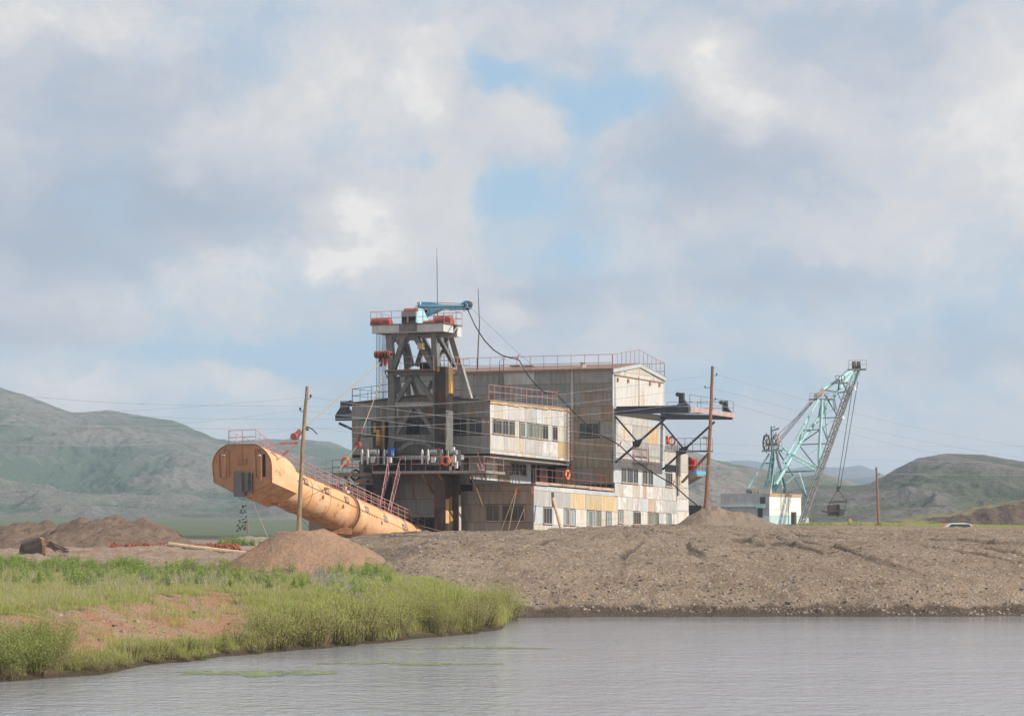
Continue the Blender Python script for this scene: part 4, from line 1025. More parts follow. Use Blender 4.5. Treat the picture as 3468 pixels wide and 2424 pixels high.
for k in range(13):
    c = DB(); z_ = ZBB+.2+k*.34; c.lbox(UB+.15, UB+.18, V1-.95, V1-.35, z_, z_+.03); c.build('rung', M['rail_grey'], o)

# ---- slewing beams of the mooring gear on the bright side
def beam_px(vc, x0, y0, x1, y1, hpx, mat, name='cantilever_beam', wdt=.38):
    u0_, z0_ = atV(vc, x0, y0); u1_, z1_ = atV(vc, x1, y1); b = DB()
    h = hpx/41.
    b.hexa([W(*q) for q in ((u0_, vc, z0_-h), (u1_, vc, z1_-h*.85), (u1_, vc+wdt, z1_-h*.85), (u0_, vc+wdt, z0_-h), (u0_, vc, z0_), (u1_, vc, z1_), (u1_, vc+wdt, z1_), (u0_, vc+wdt, z0_))])
    b.lbox(min(u0_, u1_), max(u0_, u1_), vc-.10, vc+wdt+.10, max(z0_, z1_)+.002, max(z0_, z1_)+.05)
    return b.build(name, M[mat], dredge)
VN = V1+.25; VF_ = V2-.75
beam_px(VN, 2087, 1378, 2331, 1376, 25, 'navy')
ufar0, zfar = atV(VF_, 2234, 1402)
beam_px(VF_, 2234, 1402, 2476, 1405, 19, 'navy')
b = DB(); ue_, _z = atV(VN, 2331, 1376); uf_, _z2 = atV(VF_, 2476, 1403)
zdk = atV(VN, 2331, 1380)[1]
b.lbox(ue_-.10, ue_+.05, VN+.4, VF_+.35, zdk-.30, zdk+.12)
b.build('walkway_girder', M['girder_w'], dredge)
b = DB(); b.lbox(ue_-.95, ue_-.11, VN+.1, VF_+.40, zdk-.05, zdk+.05); b.build('walkway_deck', M['navy'], dredge)
b = DB(); b.lbox(.1, .6, V1+.3, VF_, zdk-.115, zdk-.03); b.build('walkway_deck', M['navy'], dredge)
for vc in (VN, VF_):            # knees under the beams
    uend = ue_; zb = zdk-.62
    b = DB()
    for dv in (.19,):
        k0 = W(.05, vc+dv, zb-4.0 - (0.2 if vc == VF_ else 0)); k1 = W(uend-1.9, vc+dv, zb)
        b.bar(k0, k1, .13, .17)
        m_ = k0.lerp(k1, .42)
        b.bar(W(.05, vc+dv, zb-.05), m_, .11, .13)
        b.prism([m_ - DU*.55 + Vector((0, 0, .1)), m_ + DU*.5 + Vector((0, 0, .42)), m_ + DU*.1 + Vector((0, 0, -.35)), m_ - DU*.45 + Vector((0, 0, -.5))], DV*.06)
    b.build('knee_brace', M['navy'], dredge)
def sheave_horn(u_, vc, zb, s_=1, parent=dredge):
    b = DB()
    b.prism([W(u_-.5, vc, zb), W(u_-.4, vc, zb+.08), W(u_-.2, vc, zb+.22), W(u_-.2, vc, zb+1.12), W(u_+.24, vc, zb+1.12), W(u_+.24, vc, zb+.55), W(u_+.72, vc, zb+.02)], DV*.34)
    o = b.build('sheave_horn', M['navy'], parent)
    b = MB(); c = W(u_-.34, vc+.17, zb+1.0); b.tube([c-DV*.1, c+DV*.1], .19, 12); b.build('sheave', M['rope'], o)
    return o
sheave_horn(atV(VN, 2305, 1370)[0], VN+.02, atV(VN, 2305, 1376)[1]+.05)
sheave_horn(atV(VF_, 2452, 1395)[0], VF_+.02, atV(VF_, 2452, 1402)[1]+.05)
railing([W(ue_-.0, VN+.3, zdk-.02), W(ue_, VF_, zdk-.02)], 1.15, 2.2, 'rail_grey', dredge)
railing([W(.5, VF_+.2, zdk+.1), W(ue_-.6, VF_+.2, zdk)], 1.1, 1.5, 'rail_grey', dredge)
# left counterpart, only its end shows past the cabin
VLh = 1.0
uL0, zL0 = atV(VLh, 1135, 1405)
b = DB(); b.lbox(uL0, UBL+.4, VLh, VLh+.35, atV(VLh, 1135, 1424)[1], zL0)
b.build('cantilever_beam', M['navy'], dredge)
b = DB(); uu0, uu1 = atV(VLh, 1148, 1400)[0], atV(VLh, 1172, 1400)[0]
zt0 = atV(VLh, 1150, 1358)[1]
b.prism([W(uL0, VLh, zL0+.01), W(uL0+.5, VLh, zL0+.65), W(uL0+.5, VLh, zt0), W(uL0+1.25, VLh, zt0), W(uL0+1.25, VLh, zL0+.55), W(uL0+1.7, VLh, zL0+.05)], DV*.34)
o = b.build('sheave_horn', M['navy'], dredge)
b = MB(); c = W(uL0+1.45, VLh+.17, zt0-.2); b.tube([c-DV*.12, c+DV*.12], .26, 12); b.build('sheave', M['bucket'], o)
b = DB(); b.bar(W(uL0+.3, VLh+.17, zL0-.7), W(UBL+.2, VLh+.17, zL0-1.5), .14, .2); b.build('knee_brace', M['navy'], dredge)

# service frame hanging on the gable side
v0_, z0_ = atU(.15, 2147, 1563); v1_, z1_ = atU(.15, 2196, 1519)
b = DB()
for f in (0, .52, 1): vv = v0_+(v1_-v0_)*f; b.lbox(.14, .19, vv-.03, vv+.03, z0_, z1_)
b.lbox(.12, .16, v0_, v1_, z0_+.55, z0_+.62); b.lbox(.12, .16, v0_, v1_, z1_-.06, z1_); b.lbox(.02, .5, v0_-.1, v1_+.1, z0_-.12, z0_-.03)
b.build('service_frame', M['rail'], dredge)
# annex walkway that sticks out and its bracket
za = atU(0, 2290, 1532)[1]
vA, vB = V3-3.2, V3-2.5
uo, _ = atV(vB, 2392, 1530)
b = DB(); b.lbox(-.2, 3.2, vB-.3, vB+.75, Z4+.02, Z4+.12); o = b.build('side_walkway', M['navy'], dredge)
b = DB(); b.lbox(-.02, .14, vB-.15, vB+.15, Z4-3.9, Z4-.03); b.build('shadow_streak', M['shade1'], dredge)  # dark strip painting the bracket's shadow streak on the wall
b = DB(); b.bar(W(.3, vB+.2, Z4-2.75), W(3.0, vB+.2, Z4-.05), .12, .14); b.bar(W(.3, vB+.5, Z4-2.75), W(3.0, vB+.5, Z4-.05), .08, .1); b.build('knee_brace', M['brown'], dredge)
railing([W(.1, vB-.25, Z4+.12), W(3.15, vB-.25, Z4+.12), W(3.15, vB+.7, Z4+.12)], 1.1, .85, 'rail_grey', dredge, fr=(1.0, .5))
railing([W(-.1, V2+.2, Z4+.1), W(-.1, vB-.3, Z4+.1)], 1.1, .7, 'redoxide', dredge, fr=(1.0, .5))
b = DB(); c = W(2.6, vB+.6, Z4+1.25); b.tube([c - Vector((0, 0, 1.1)), c], .03, 5); o = b.build('lamp_post', M['rail'], dredge)
b = DB(); b.bar(c + DU*-.3 + Vector((0, 0, .1)), c + DU*.35, .35, .22); b.build('floodlight', M['white'], o)
# small blue platform at the far end with red drum
zp = atV(V3+.3, 2345, 1594)[1]
b = DB(); up0, up1 = -2.6, .0
pu0 = atV(V3+1.0, 2336, 1590)[0]; pu1 = atV(V3+1.0, 2374, 1590)[0]
b.lbox(-3.0, pu1, V3+.02, V3+2.2, zp-.30, zp+.0); b.build('end_platform', M['bluepaint'], dredge)
b = DB(); b.prism([W(-3, V3+.05, zp-.32), W(pu1, V3+.05, zp-.32), W(pu1, V3+.05, zp-.5), W(-1.2, V3+.05, zp-1.5)], DV*1.6); b.build('platform_knee', M['shade1'], dredge)
railing([W(-2.6, V3+.1, zp), W(pu1-.05, V3+.1, zp), W(pu1-.05, V3+2.1, zp)], 1.0, .8, 'redoxide', dredge, fr=(1.0, .5))
b = DB(); b.lbox(pu1-1.15, pu1-.35, V3+.3, V3+.9, zp+.05, zp+1.0); b.build('control_box', M['redbox'], dredge)
b = MB(); c = W(pu0-.1, V3+1.2, zp+.75); b.tube([c-DV*.3, c+DV*.3], .55, 14); b.build('hose_reel', M['orange_block'], dredge)

# ---- front walkway, its braces and railings
VW0, VW1 = -3.5, -2.0
zw = (atV(VW0, 1400, 1594)[1])
uw0, uw1 = atV(VW0, 1261, 1594)[0], atV(VW0, 1592, 1594)[0]
uw2 = atV(VW0, 1646, 1594)[0]
b = DB(); b.lbox(uw0, uw2, VW0, -.15, zw-.22, zw); o_deck = b.build('front_walkway', M['shade2'], dredge)
b = DB(); b.lbox(uw0, uw1, VW0-.02, VW0-.002, zw-.19, zw-.03); b.build('edge_angle', M['shade1'], o_deck)
for (x0, y0, x1, y1) in ((1275, 1600, 1302, 1640), (1429, 1600, 1468, 1670), (1484, 1599, 1542, 1688), (1593, 1600, 1634, 1716)):
    ua_, _ = atV(VW0+.15, x0, y0); ub3, zb3 = atV(-.25, x1, y1)
    b = MB(); b.bar(W(ua_, VW0+.15, zw-.22), W(ub3, -.25, zb3), .14, .14); b.build('walkway_brace', M['brown'], dredge)
railing([W(uw0, VW0+.03, zw), W(atV(VW0, 1372, 1590)[0], VW0+.03, zw)], 1.15, 1.35, 'rail', dredge)
railing([W(atV(VW0, 1362+30, 1590)[0], VW0+.03, zw), W(uw2-.2, VW0+.03, zw), W(uw2-.0, -.4, zw)], 1.15, 1.35, 'rail', dredge)
# left low deck with old railings behind
zl = atV(-1.5, 1180, 1604)[1]
ul0, ul1 = atV(-1.5, 1128, 1604)[0], atV(-1.5, 1262, 1604)[0]
b = DB(); b.lbox(ul0, ul1, -1.7, -.5, zl-.22, zl+.05); b.build('side_deck', M['brown'], dredge)
railing([W(ul0, -1.6, zl), W(ul1, -1.6, zl)], 1.15, 1.0, 'rail_grey', dredge)
railing([W(atV(-.8, 1075, 1655)[0], -.8, ZT), W(ul1, -.8, ZT)], 1.35, .75, 'rail_grey', dredge, fr=(1.0, .7, .4))
b = MB(); b.ring(W(ul0+2.0, -1.2, ZT+.75), DV, .42, .09, 18, 6); b.build('cable_coil', M['black'], dredge)
b = MB(); b.tube([W(ul0+.9, -1.3, zl-.1), W(ul0+1.3, -1.3, zl-.5), W(ul0+1.5, -1.3, ZT)], .11, 8); b.build('bent_pipe', M['steel'], dredge)
b = DB(); b.lbox(ul1-1.5, ul1-.4, -1.9, -1.4, ZT+.1, ZT+.3); b.build('red_bracket', M['redoxide'], dredge)
# stair ladders down to the stacker
for (xa, ya, xb, yb, zc) in ((1318, 1556, 1287, 1708, 0), (1356, 1556, 1314, 1730, 0)):
    p0 = WV(VW0-.1, xa, ya-4); p1 = WV(VW0-2.6, xb, yb)
    b = MB(); b.tube([p0, p0 - Vector((0, 0, .35)) - DU*.15, p1], .035, 5); b.tube([p0 + DU*.0 - Vector((0, 0, 1.1)), p1 - Vector((0, 0, .9)) + DU*.0], .03, 5)
    for k in range(6):
        f = .12 + .16*k; q = p0.lerp(p1, f); b.tube([q, q - Vector((0, 0, .95))], .025, 4)
    b.build('stair_rail', M['rail'], dredge)
pA = WV(VW0-.1, 1340, 1602); pB = WV(VW0-2.6, 1298, 1738)
b = MB(); sd = DU*.42
b.bar(pA-sd, pB-sd, .07, .2); b.bar(pA+sd, pB+sd, .07, .2); st = b.build('stair', M['black'], dredge)
for k in range(1, 14):
    c = pA.lerp(pB, k/14); q = MB(); q.bar(c-sd*.95, c+sd*.95, .22, .04); q.build('tread', M['black'], st)
# small stair on the terrace side
pA = WV(-2.2, 1624, 1572); pB = WV(-.8, 1640, 1626)
b = MB(); sd = DV*.35; b.bar(pA-sd, pB-sd, .05, .16); b.bar(pA+sd, pB+sd, .05, .16); b.bar(pA-sd+Vector((0,0,.9)), pB-sd+Vector((0,0,.9)), .04); st = b.build('stair', M['rail'], dredge)
for k in range(1, 6):
    c = pA.lerp(pB, k/6); q = MB(); q.bar(c-sd, c+sd, .2, .04); q.build('tread', M['rail'], st)
for (u_, v_, w_, h_) in ((atV(-.3, 1712, 1630)[0], -.3, .95, 1.0), (atV(-.3, 1735, 1630)[0], -.3, .7, 1.0)):
    b = MB(); b.tube([W(u_, v_, ZT), W(u_+.15, v_, ZT+h_), W(u_+w_, v_, ZT+h_), W(u_+w_, v_, ZT)], .03, 5); b.build('grab_rail', M['rail_grey'], dredge)

# ---- spuds
def spud(x0, x1, ytop, name, label, yel_front, vs=-2.55, ud=1.25, dv=1.3, zbot=1.6):
    u0_, zt_ = atV(vs, x0, ytop); u1_, _ = atV(vs, x1, ytop)
    b = DB(); b.lbox(u0_, u1_, vs, vs+dv, zbot, zt_)
    o = b.build(name, M['spud'], dredge, label=label)
    for (za, zb_, ua_, ub_, side) in yel_front:
        q = DB()
        if side: q.lbox(u1_+.003, u1_+.02, vs+ua_*dv, vs+ub_*dv, zt_-zb_, zt_-za)
        else: q.lbox(u0_+(u1_-u0_)*ua_, u0_+(u1_-u0_)*ub_, vs-.02, vs-.003, zt_-zb_, zt_-za)
        q.build('painted_band', M['yellowpaint'], o)
    return o, u0_, u1_, zt_
sp, su0, su1, szt = spud(1472, 1509, 1242, 'spud', 'black brown square spud with worn yellow paint beside the tower', [(.02, 2.15, .38, .98, 1), (10.7, 12.7, .55, .98, 1)])
b = DB(); b.lbox(su0+.05, su0+.45, -2.6, -2.56, szt-.42, szt-.03); b.build('painted_band', M['yellowpaint'], sp)
b = DB(); b.lbox(su1+.001, su1+.010, -2.5, -1.3, szt-8.5, szt-3.6); b.build('grey_side', M['steel'], sp)
b = DB(); b.lbox(su1+.001, su1+.012, -2.52, -1.9, szt-12.9, szt-10.9); b.build('pale_side', M['fascia'], sp)
b = DB(); b.lbox(su1+.001, su1+.012, -2.52, -1.3, szt-10.85, szt-9.0); b.build('rusty_side', M['spudrust'], sp)
b = DB(); b.lbox(su0+.02, su1-.02, -2.565, -2.553, szt-11.6, szt-8.8); b.build('rusty_front', M['spudrust'], sp)
b = DB(); b.lbox(su0+.35, su1-.05, -2.565, -2.553, szt-3.4, szt-2.0); b.build('rusty_front', M['spudrust'], sp)
sp2, q0, q1, q2 = spud(1263, 1305, 1424, 'spud', 'sunken black spud with yellow patches left of the tower', [(.15, 1.0, .02, .25, 0), (.75, 2.1, .28, .62, 0), (.1, 2.4, .72, .98, 0)], vs=-1.9, dv=1.2)
b = DB(); cu0, cu1 = atV(-1.2, 1530, 1700)[0], atV(-1.2, 1552, 1700)[0]
b.lbox(cu0, cu1, -1.2, -.7, 1.6, zw-.23); b.build('support_column', M['spudrust'], dredge)
b = DB(); b.lbox(cu1+.002, cu1+.06, -1.15, -.8, 1.6, zw-1.9); b.build('sunlit_strip', M['cream'], dredge)  # pale strip painting sunlight on the column's side

# ---- the pulley tower
TF = -1.35
def tv(x, y, v_=TF): return WV(v_, x, y)
tower = MB()
zpt = atV(TF-.5, 1400, 1127)[1]
b = MB(); b.bar(tv(1318, 1127), tv(1329, 1255), .55, .45, up=-DV); b.bar(tv(1328, 1265), tv(1331, 1478), .62, .5, up=-DV); b.bar(tv(1332, 1478), tv(1322, 1536), .6, .45, up=-DV)
tower = b.build('tower', M['steel'], dredge, label='grey riveted pulley tower')
b = MB(); b.bar(tv(1471, 1124), tv(1478, 1255), .5, .45, up=-DV); b.bar(tv(1478, 1255), tv(1482, 1536), .55, .45, up=-DV); b.build('leg', M['steel'], tower)
b = MB(); b.prism([tv(1304, 1128), tv(1337, 1128), tv(1330, 1160), tv(1316, 1160)], DV*.4); b.prism([tv(1458, 1126), tv(1480, 1126), tv(1477, 1165), tv(1466, 1160)], DV*.4); b.build('gusset', M['steel'], tower)
def member(x0, y0, x1, y1, w_, mat='steel', v0=TF, v1=None, nm='brace'):
    b = MB(); b.bar(tv(x0, y0, v0), tv(x1, y1, v0 if v1 is None else v1), w_*.86, w_*.75, up=-DV); return b.build(nm, M[mat], tower)
member(1370, 1143, 1333, 1250, .5); member(1409, 1143, 1473, 1250, .5)
member(1393, 1278, 1341, 1366, .42); member(1408, 1278, 1474, 1362, .42)
member(1396, 1383, 1344, 1470, .42); member(1418, 1383, 1476, 1476, .42)
b = MB(); b.prism([tv(1364, 1140), tv(1414, 1139), tv(1408, 1158), tv(1398, 1152), tv(1382, 1152), tv(1372, 1160)], DV*.36); b.prism([tv(1385, 1262), tv(1415, 1262), tv(1414, 1286), tv(1401, 1276), tv(1388, 1288)], DV*.36)
b.prism([tv(1388, 1373), tv(1424, 1372), tv(1420, 1390), tv(1405, 1384), tv(1392, 1392)], DV*.36); b.build('gusset', M['steel'], tower)
member(1326, 1371, 1478, 1368, .45, 'steel_l', nm='cross_beam'); member(1326, 1483, 1478, 1482, .62, nm='cross_beam'); member(1316, 1262, 1478, 1258, .55, nm='cross_beam')
# arch at the foot
ar = MB(); pts = [(1345, 1532), (1365, 1516), (1385, 1503), (1405, 1497), (1428, 1496), (1448, 1502), (1464, 1514), (1476, 1530)]
for i in range(len(pts)-1): ar.bar(tv(*pts[i]), tv(*pts[i+1]), .32, .4, up=-DV)
ar.build('foot_arch', M['steel'], tower)
b = DB(); a0, a1 = atV(TF-.2, 1300, 1545)[0], atV(TF-.2, 1556, 1545)[0]; zz1 = atV(TF-.2, 1400, 1541)[1]; zz0 = atV(TF-.2, 1400, 1556)[1]
b.lbox(a0-2.0, a1, TF-.35, TF+.6, zz0, zz1); b.build('foot_girder', M['steel_l'], tower)
b = DB(); b.lbox(a0-2.0, a1, TF-.1, TF+.5, zw+.02, zz0-.01); b.build('foot_girder', M['spud'], tower)
# rear frame: legs that splay back onto the cabin roof
TB = TF+3.0
rl = [(tv(1527, 1130, TB), W(atV(TB+1.2, 1592, 1345)[0], TB+1.2, ZBT+.2)), (tv(1372, 1128, TB), W(atV(TB+1.2, 1388, 1340)[0], TB+1.2, ZCR))]
b = MB(); b.bar(rl[0][0], rl[0][1], .5, .35, up=-DV); b.build('rear_leg', M['steel_l'], tower)
b = MB(); b.bar(rl[1][0], rl[1][1], .5, .35, up=-DV); b.build('rear_leg', M['steel'], tower)
for (x0, y0, x1, y1, v0, v1, w_) in ((1336, 1130, 1394, 1240, TB, TB, .36), (1375, 1150, 1397, 1240, TB, TB, .34), (1436, 1160, 1411, 1240, TB, TB, .34), (1428, 1130, 1480, 1240, TB, TB, .34),
                                     (1486, 1142, 1540, 1240, TF, TB, .34), (1520, 1130, 1480, 1240, TB, TF, .2), (1540, 1240, 1500, 1132, TB, TB, .16)):
    b = MB(); b.bar(tv(x0, y0, v0), tv(x1, y1, v1), w_, w_*.8, up=-DV); b.build('rear_brace', M['steel'], tower)
for (x0, y0, x1, y1) in ((1345, 1275, 1356, 1345), (1396, 1285, 1416, 1345), (1466, 1290, 1452, 1330)):
    b = MB(); b.bar(tv(x0, y0, TB-.4), tv(x1, y1, TB-.4), .34, .3, up=-DV); b.build('rear_brace', M['steel'], tower)
b = DB(); a0, z0_ = atV(TF-.4, 1303, 1253); a1, _ = atV(TF-.4, 1470, 1250)
b.lbox(a0, a1, TF-.5, TB+.3, z0_-.14, z0_); b.build('mid_platform', M['roofrust'], tower)
railing([W(a0+1.5, TF-.45, z0_), W(a1, TF-.45, z0_)], 1.05, 1.0, 'rail', dredge, r=.02, pr=.02)
railing([W(a0+1.5, TB+.2, z0_), W(a1+1.4, TB+.2, z0_), W(a1+1.4, TF, z0_)], 1.05, 1.0, 'rail', dredge, r=.02, pr=.02)
b = MB(); 
for q in (.0, .62, 1.15): c = W((a0+a1)/2+.7+q, TF+.9, z0_+.38); b.tube([c-DU*.27, c+DU*.27], .34, 12)
b.build('winch', M['black'], dredge)
b = DB(); b.lbox((a0+a1)/2+.5, (a0+a1)/2+2.1, TF+.5, TF+1.4, z0_, z0_+.15); b.build('winch_base', M['black'], dredge)
# ladder cage up the tower
b = MB()
for dx_ in (0, .35, .7):
    b.tube([tv(1490+dx_*40, 1150, TB-.5), tv(1490+dx_*40, 1250, TB-.5)], .035, 5)
for k in range(9): b.tube([tv(1488, 1150+k*12, TB-.5), tv(1520, 1149+k*12, TB-.5)], .02, 4)
b.build('caged_ladder', M['cream'], dredge)

# head platform
VP0 = TF-.55
p_u0, p_z1 = atV(VP0, 1256, 1098); p_u1, p_z1b = atV(VP0, 1502, 1093); _, p_z0 = atV(VP0, 1400, 1125)
p_z1 = (p_z1+p_z1b)/2
VPm = atU(p_u1, 1535, 1100)[0]; VP1 = atU(p_u1, 1562, 1105)[0]
b = DB(); b.lbox(p_u0+.1, p_u1, VP0, VP0+.28, p_z0, p_z1-.08); head = b.build('head_girder', M['white_beam'], tower)
b = DB(); b.lbox(p_u1-.25, p_u1-.002, VP0+.285, VPm, p_z0, p_z1-.08); b.build('head_girder', M['white_beam'], tower)
b = DB(); b.lbox(p_u0+.1, p_u1+.02, VP1-.75, VP1, p_z0-.25, p_z1-.08); b.build('head_girder', M['white_beam'], tower)
b = DB(); b.lbox(p_u1-1.2, p_u1-.3, VPm+.01, VP1-.76, p_z0+.1, p_z1-.10); b.build('head_girder', M['steel'], tower)
b = DB(); b.lbox(p_u0+.15, p_u1-.3, VP0+.3, VP1-.76, p_z0+.02, p_z1-.12); b.build('head_floor', M['steel'], tower)
b = DB(); b.lbox(p_u0-.05, p_u1+.12, VP0-.05, VP1+.05, p_z1-.075, p_z1); b.build('head_deck', M['roofrust'], tower)
b = MB(); b.bar(W(p_u1-.02, VPm+.05, p_z0+.1), W(p_u1+.05, VP1-.8, p_z1-.15), .1); b.bar(W(p_u1-.02, VPm+.6, p_z0), W(p_u1+.05, VP1-.6, p_z0+.7), .08); b.build('brace', M['steel_l'], tower)
railing([W(p_u0-.02, VP1, p_z1), W(p_u0-.02, VP0, p_z1), W(p_u1+.05, VP0, p_z1), W(p_u1+.08, VP1, p_z1), W(p_u0+3.5, VP1, p_z1)], 1.08, 1.0, 'rail', dredge, fr=(1.0, .5), r=.022, pr=.024)
# red oil tanks
def tank(uc, vc, L, r_, zb, nm='cable_drum'):
    b = MB(); b.tube([W(uc-L/2, vc, zb+r_), W(uc+L/2, vc, zb+r_)], r_, 14); o = b.build(nm, M['redoxide'], dredge, smooth=False)
    q = DB(); q.lbox(uc+L/2-.55, uc+L/2+.1, vc-r_*1.05, vc+r_*1.05, zb, zb+r_*1.1); q.build('drum_bracket', M['redoxide'], o)
    q = DB(); q.lbox(uc-L/2-.1, uc-L/2+.15, vc-r_*.9, vc+r_*.9, zb, zb+r_*.9); q.build('drum_bracket', M['redoxide'], o)
tank(atV(VP0+1.2, 1296, 1080)[0], VP0+1.0, 1.7, .32, p_z1)
tank(atV(VP0+1.2, 1500, 1080)[0], VP0+1.3, 1.5, .36, p_z1)
tank(atV(VP0+.8, 1450, 1090)[0], VP0+.9, .9, .14, p_z1)
# crown sheaves in a light blue / grey box
su, sz_ = atV(VP0-.25, 1359, 1072); su2, _ = atV(VP0-.25, 1408, 1072)
b = DB(); b.lbox(su, su2, VP0-.25, VP0+.1, p_z1+.55, p_z1+.98); o_cr = b.build('crown_block', M['steel_l'], dredge)
b = DB(); b.prism([W(su2+.003, VP0-.3, p_z1+.02), W(su2+.003, VP0+2.2, p_z1+.02), W(su2+.003, VP0+1.2, p_z1+.95), W(su2+.003, VP0+.9, p_z1+1.25), W(su2+.003, VP0+.2, p_z1+1.25), W(su2+.003, VP0-.15, p_z1+.8)], DU*.08); b.build('cheek_plate', M['cyanwhite'], o_cr)
b = DB(); b.lbox(su, su2, VP0-.15, VP0+.08, p_z1+.01, p_z1+.54); b.build('crown_recess', M['black'], o_cr)
b = DB(); b.lbox(su+.5, su+.65, VP0-.22, VP0-.16, p_z1+.02, p_z1+.6); b.build('stay', M['steel_l'], o_cr)
for g0 in (su+.02, su+.72):
    for k in range(4):
        q = MB(); c = W(g0+.08+k*.145, VP0+.30, p_z1+1.02); q.tube([c-DU*.05, c+DU*.05], .29, 16); q.build('sheave', M['redoxide'], o_cr)
q = DB(); q.lbox(su-.1, su2, VP0+.12, VP0+.6, p_z1+.86, p_z1+1.0); q.build('sheave_axle', M['blue'], o_cr)
# dark plate on the pale girder, between the ropes
b = DB(); b.lbox(su-.35, su2-.02, VP0-.012, VP0-.002, p_z0+.05, p_z1-.09); b.build('dark_plate', M['steel'], tower)
# vertical falls (ropes) on the far left, and the fan of falls to the travelling block
b = MB()
for k, x in enumerate((1275, 1280, 1285, 1290, 1295, 1299, 1303, 1307)): b.tube([tv(x, 1128, TF+.2), tv(x+1, 1419, TF+.2)], .022, 4)
b.build('hoist_rope', M['rope'], dredge, kind='stuff')
b = MB(); blk = P(1300, 1200, 244)
for k in range(10):
    x0 = 1352 + k*5.4 + (6 if k > 4 else 0); b.tube([WV(VP0-.3, x0+8, 1085), blk + Vector((-.45+k*.13, 0, .05))], .013, 4)
b.build('hoist_rope', M['rope'], dredge, kind='stuff')
for (x0, y0, x1, y1, v0, v1, r_) in ((1303, 1255, 1318, 1295, TF-.4, TF-.3, .045),):
    b = MB(); b.tube([tv(x0, y0, v0), tv(x1, y1, v1)], r_, 5); b.build('strut', M['steel'], dredge)
# loudspeaker-like lamps on the tower
for (x, y) in ((1426, 1172), ):
    b = MB(); c = tv(x, y, TF-.5); b.bar(c-DU*.25, c+DU*.25, .35, .5); b.build('floodlight', M['fascia'], dredge)

# four fairlead pulley sets over the walkway
for i, xc in enumerate((1236, 1291, 1440, 1507)):
    u0_, z0_ = atV(VW0+.5, xc, 1572); _, z1_ = atV(VW0+.5, xc, 1522)
    b = DB(); b.lbox(u0_-.15, u0_+.9, VW0+.9, VW0+1.6, z0_-.1, z1_+.0); o = b.build('fairlead', M['navy'], dredge)
    for du_ in (-.30, .25):
        q = DB(); q.prism([W(u0_+du_-.03, VW0+.45, z0_), W(u0_+du_+.06, VW0+.45, z0_), W(u0_+du_+.11, VW0+.45, z0_+.55), W(u0_+du_+.06, VW0+.45, z1_-.12), W(u0_+du_+.02, VW0+.45, z1_+.02), W(u0_+du_-.06, VW0+.45, z1_-.08), W(u0_+du_-.08, VW0+.45, z0_+.55)], DV*.16)
        q.build('pulley_cheek', M['steel_l' if i % 2 else 'white'], o)
    q = MB(); q.tube([W(u0_+.35, VW0+.8, z1_-.2), W(u0_+.95, VW0+.8, z1_-.2)], .2, 10); q.build('motor', M['steel_l'], o)
    q = DB(); q.lbox(u0_+.48, u0_+.85, VW0+.6, VW0+.9, z0_+.15, z0_+.65); q.build('gear_box', M['white'], o)
for xc in (1265, 1478):
    u0_, z0_ = atV(VW0+.8, xc, 1576); _, z1_ = atV(VW0+.8, xc, 1517); b = DB()
    b.prism([W(u0_-.4, VW0+.8, z0_), W(u0_+.35, VW0+.8, z0_), W(u0_+.35, VW0+.8, z1_-.15), W(u0_+.15, VW0+.8, z1_), W(u0_-.25, VW0+.8, z1_), W(u0_-.45, VW0+.8, z1_-.2)], DV*.4)
    b.build('bearing_stand', M['steel'], dredge)
for (x, y0, y1) in ((1533, 1513, 1532), (1533, 1559, 1577), (1543, 1562, 1585), (1537, 1540, 1552)):
    u0_, z0_ = atV(VW0+.7, x, y1); _, z1_ = atV(VW0+.7, x, y0); b = DB(); b.lbox(u0_-.1, u0_+.12, VW0+.7, VW0+.9, z0_, z1_); b.build('white_bracket', M['white'], dredge)
# roof details
b = MB(); c = WV(V1+1.2, 1975, 1240); b.tube([c - Vector((0, 0, .6)), c + Vector((0, 0, .25))], .24, 10); b.tube([c + Vector((0, 0, .26)), c + Vector((0, 0, .34))], .32, 10); b.build('roof_vent', M['cream'], hall)
for x in (1747, 1790):
    b = MB(); c = WV(V1+1.5, x, 1240); b.bar(c-DU*.5, c+DU*.5, .5, .06, up=(0.3, 0, 1)); b.build('roof_hatch', M['brown'], hall)
# masts
b = MB(); b.tube([W(atV(V1+2, 1617, 1250)[0], V1+2, ZE+.3), WV(V1+2, 1620, 1160), WV(V1+2, 1624, 1100), WV(V1+2, 1619, 978)], [.07, .06, .05, .03], 6)
put_props(b.build('antenna_mast', M['bucket']), label='crooked thin antenna mast on the tall hall roof behind the pulley tower', cat='antenna')
b = MB(); b.tube([WV(VP0+2.6, 1482, 1096), WV(VP0+2.6, 1480, 890), WV(VP0+2.6, 1479, 838)], [.035, .028, .012], 5)
put_props(b.build('whip_antenna', M['bucket']), label='tall whip antenna standing on the tower platform above the blue crane', cat='antenna')
def proj(p):
    d = Vector(p) - Vector((0, 0, CAMZ)); f = d.y*math.cos(PITCH) + d.z*math.sin(PITCH); up = -d.y*math.sin(PITCH) + d.z*math.cos(PITCH)
    return CX + FPX*d.x/f, CY - FPX*up/f
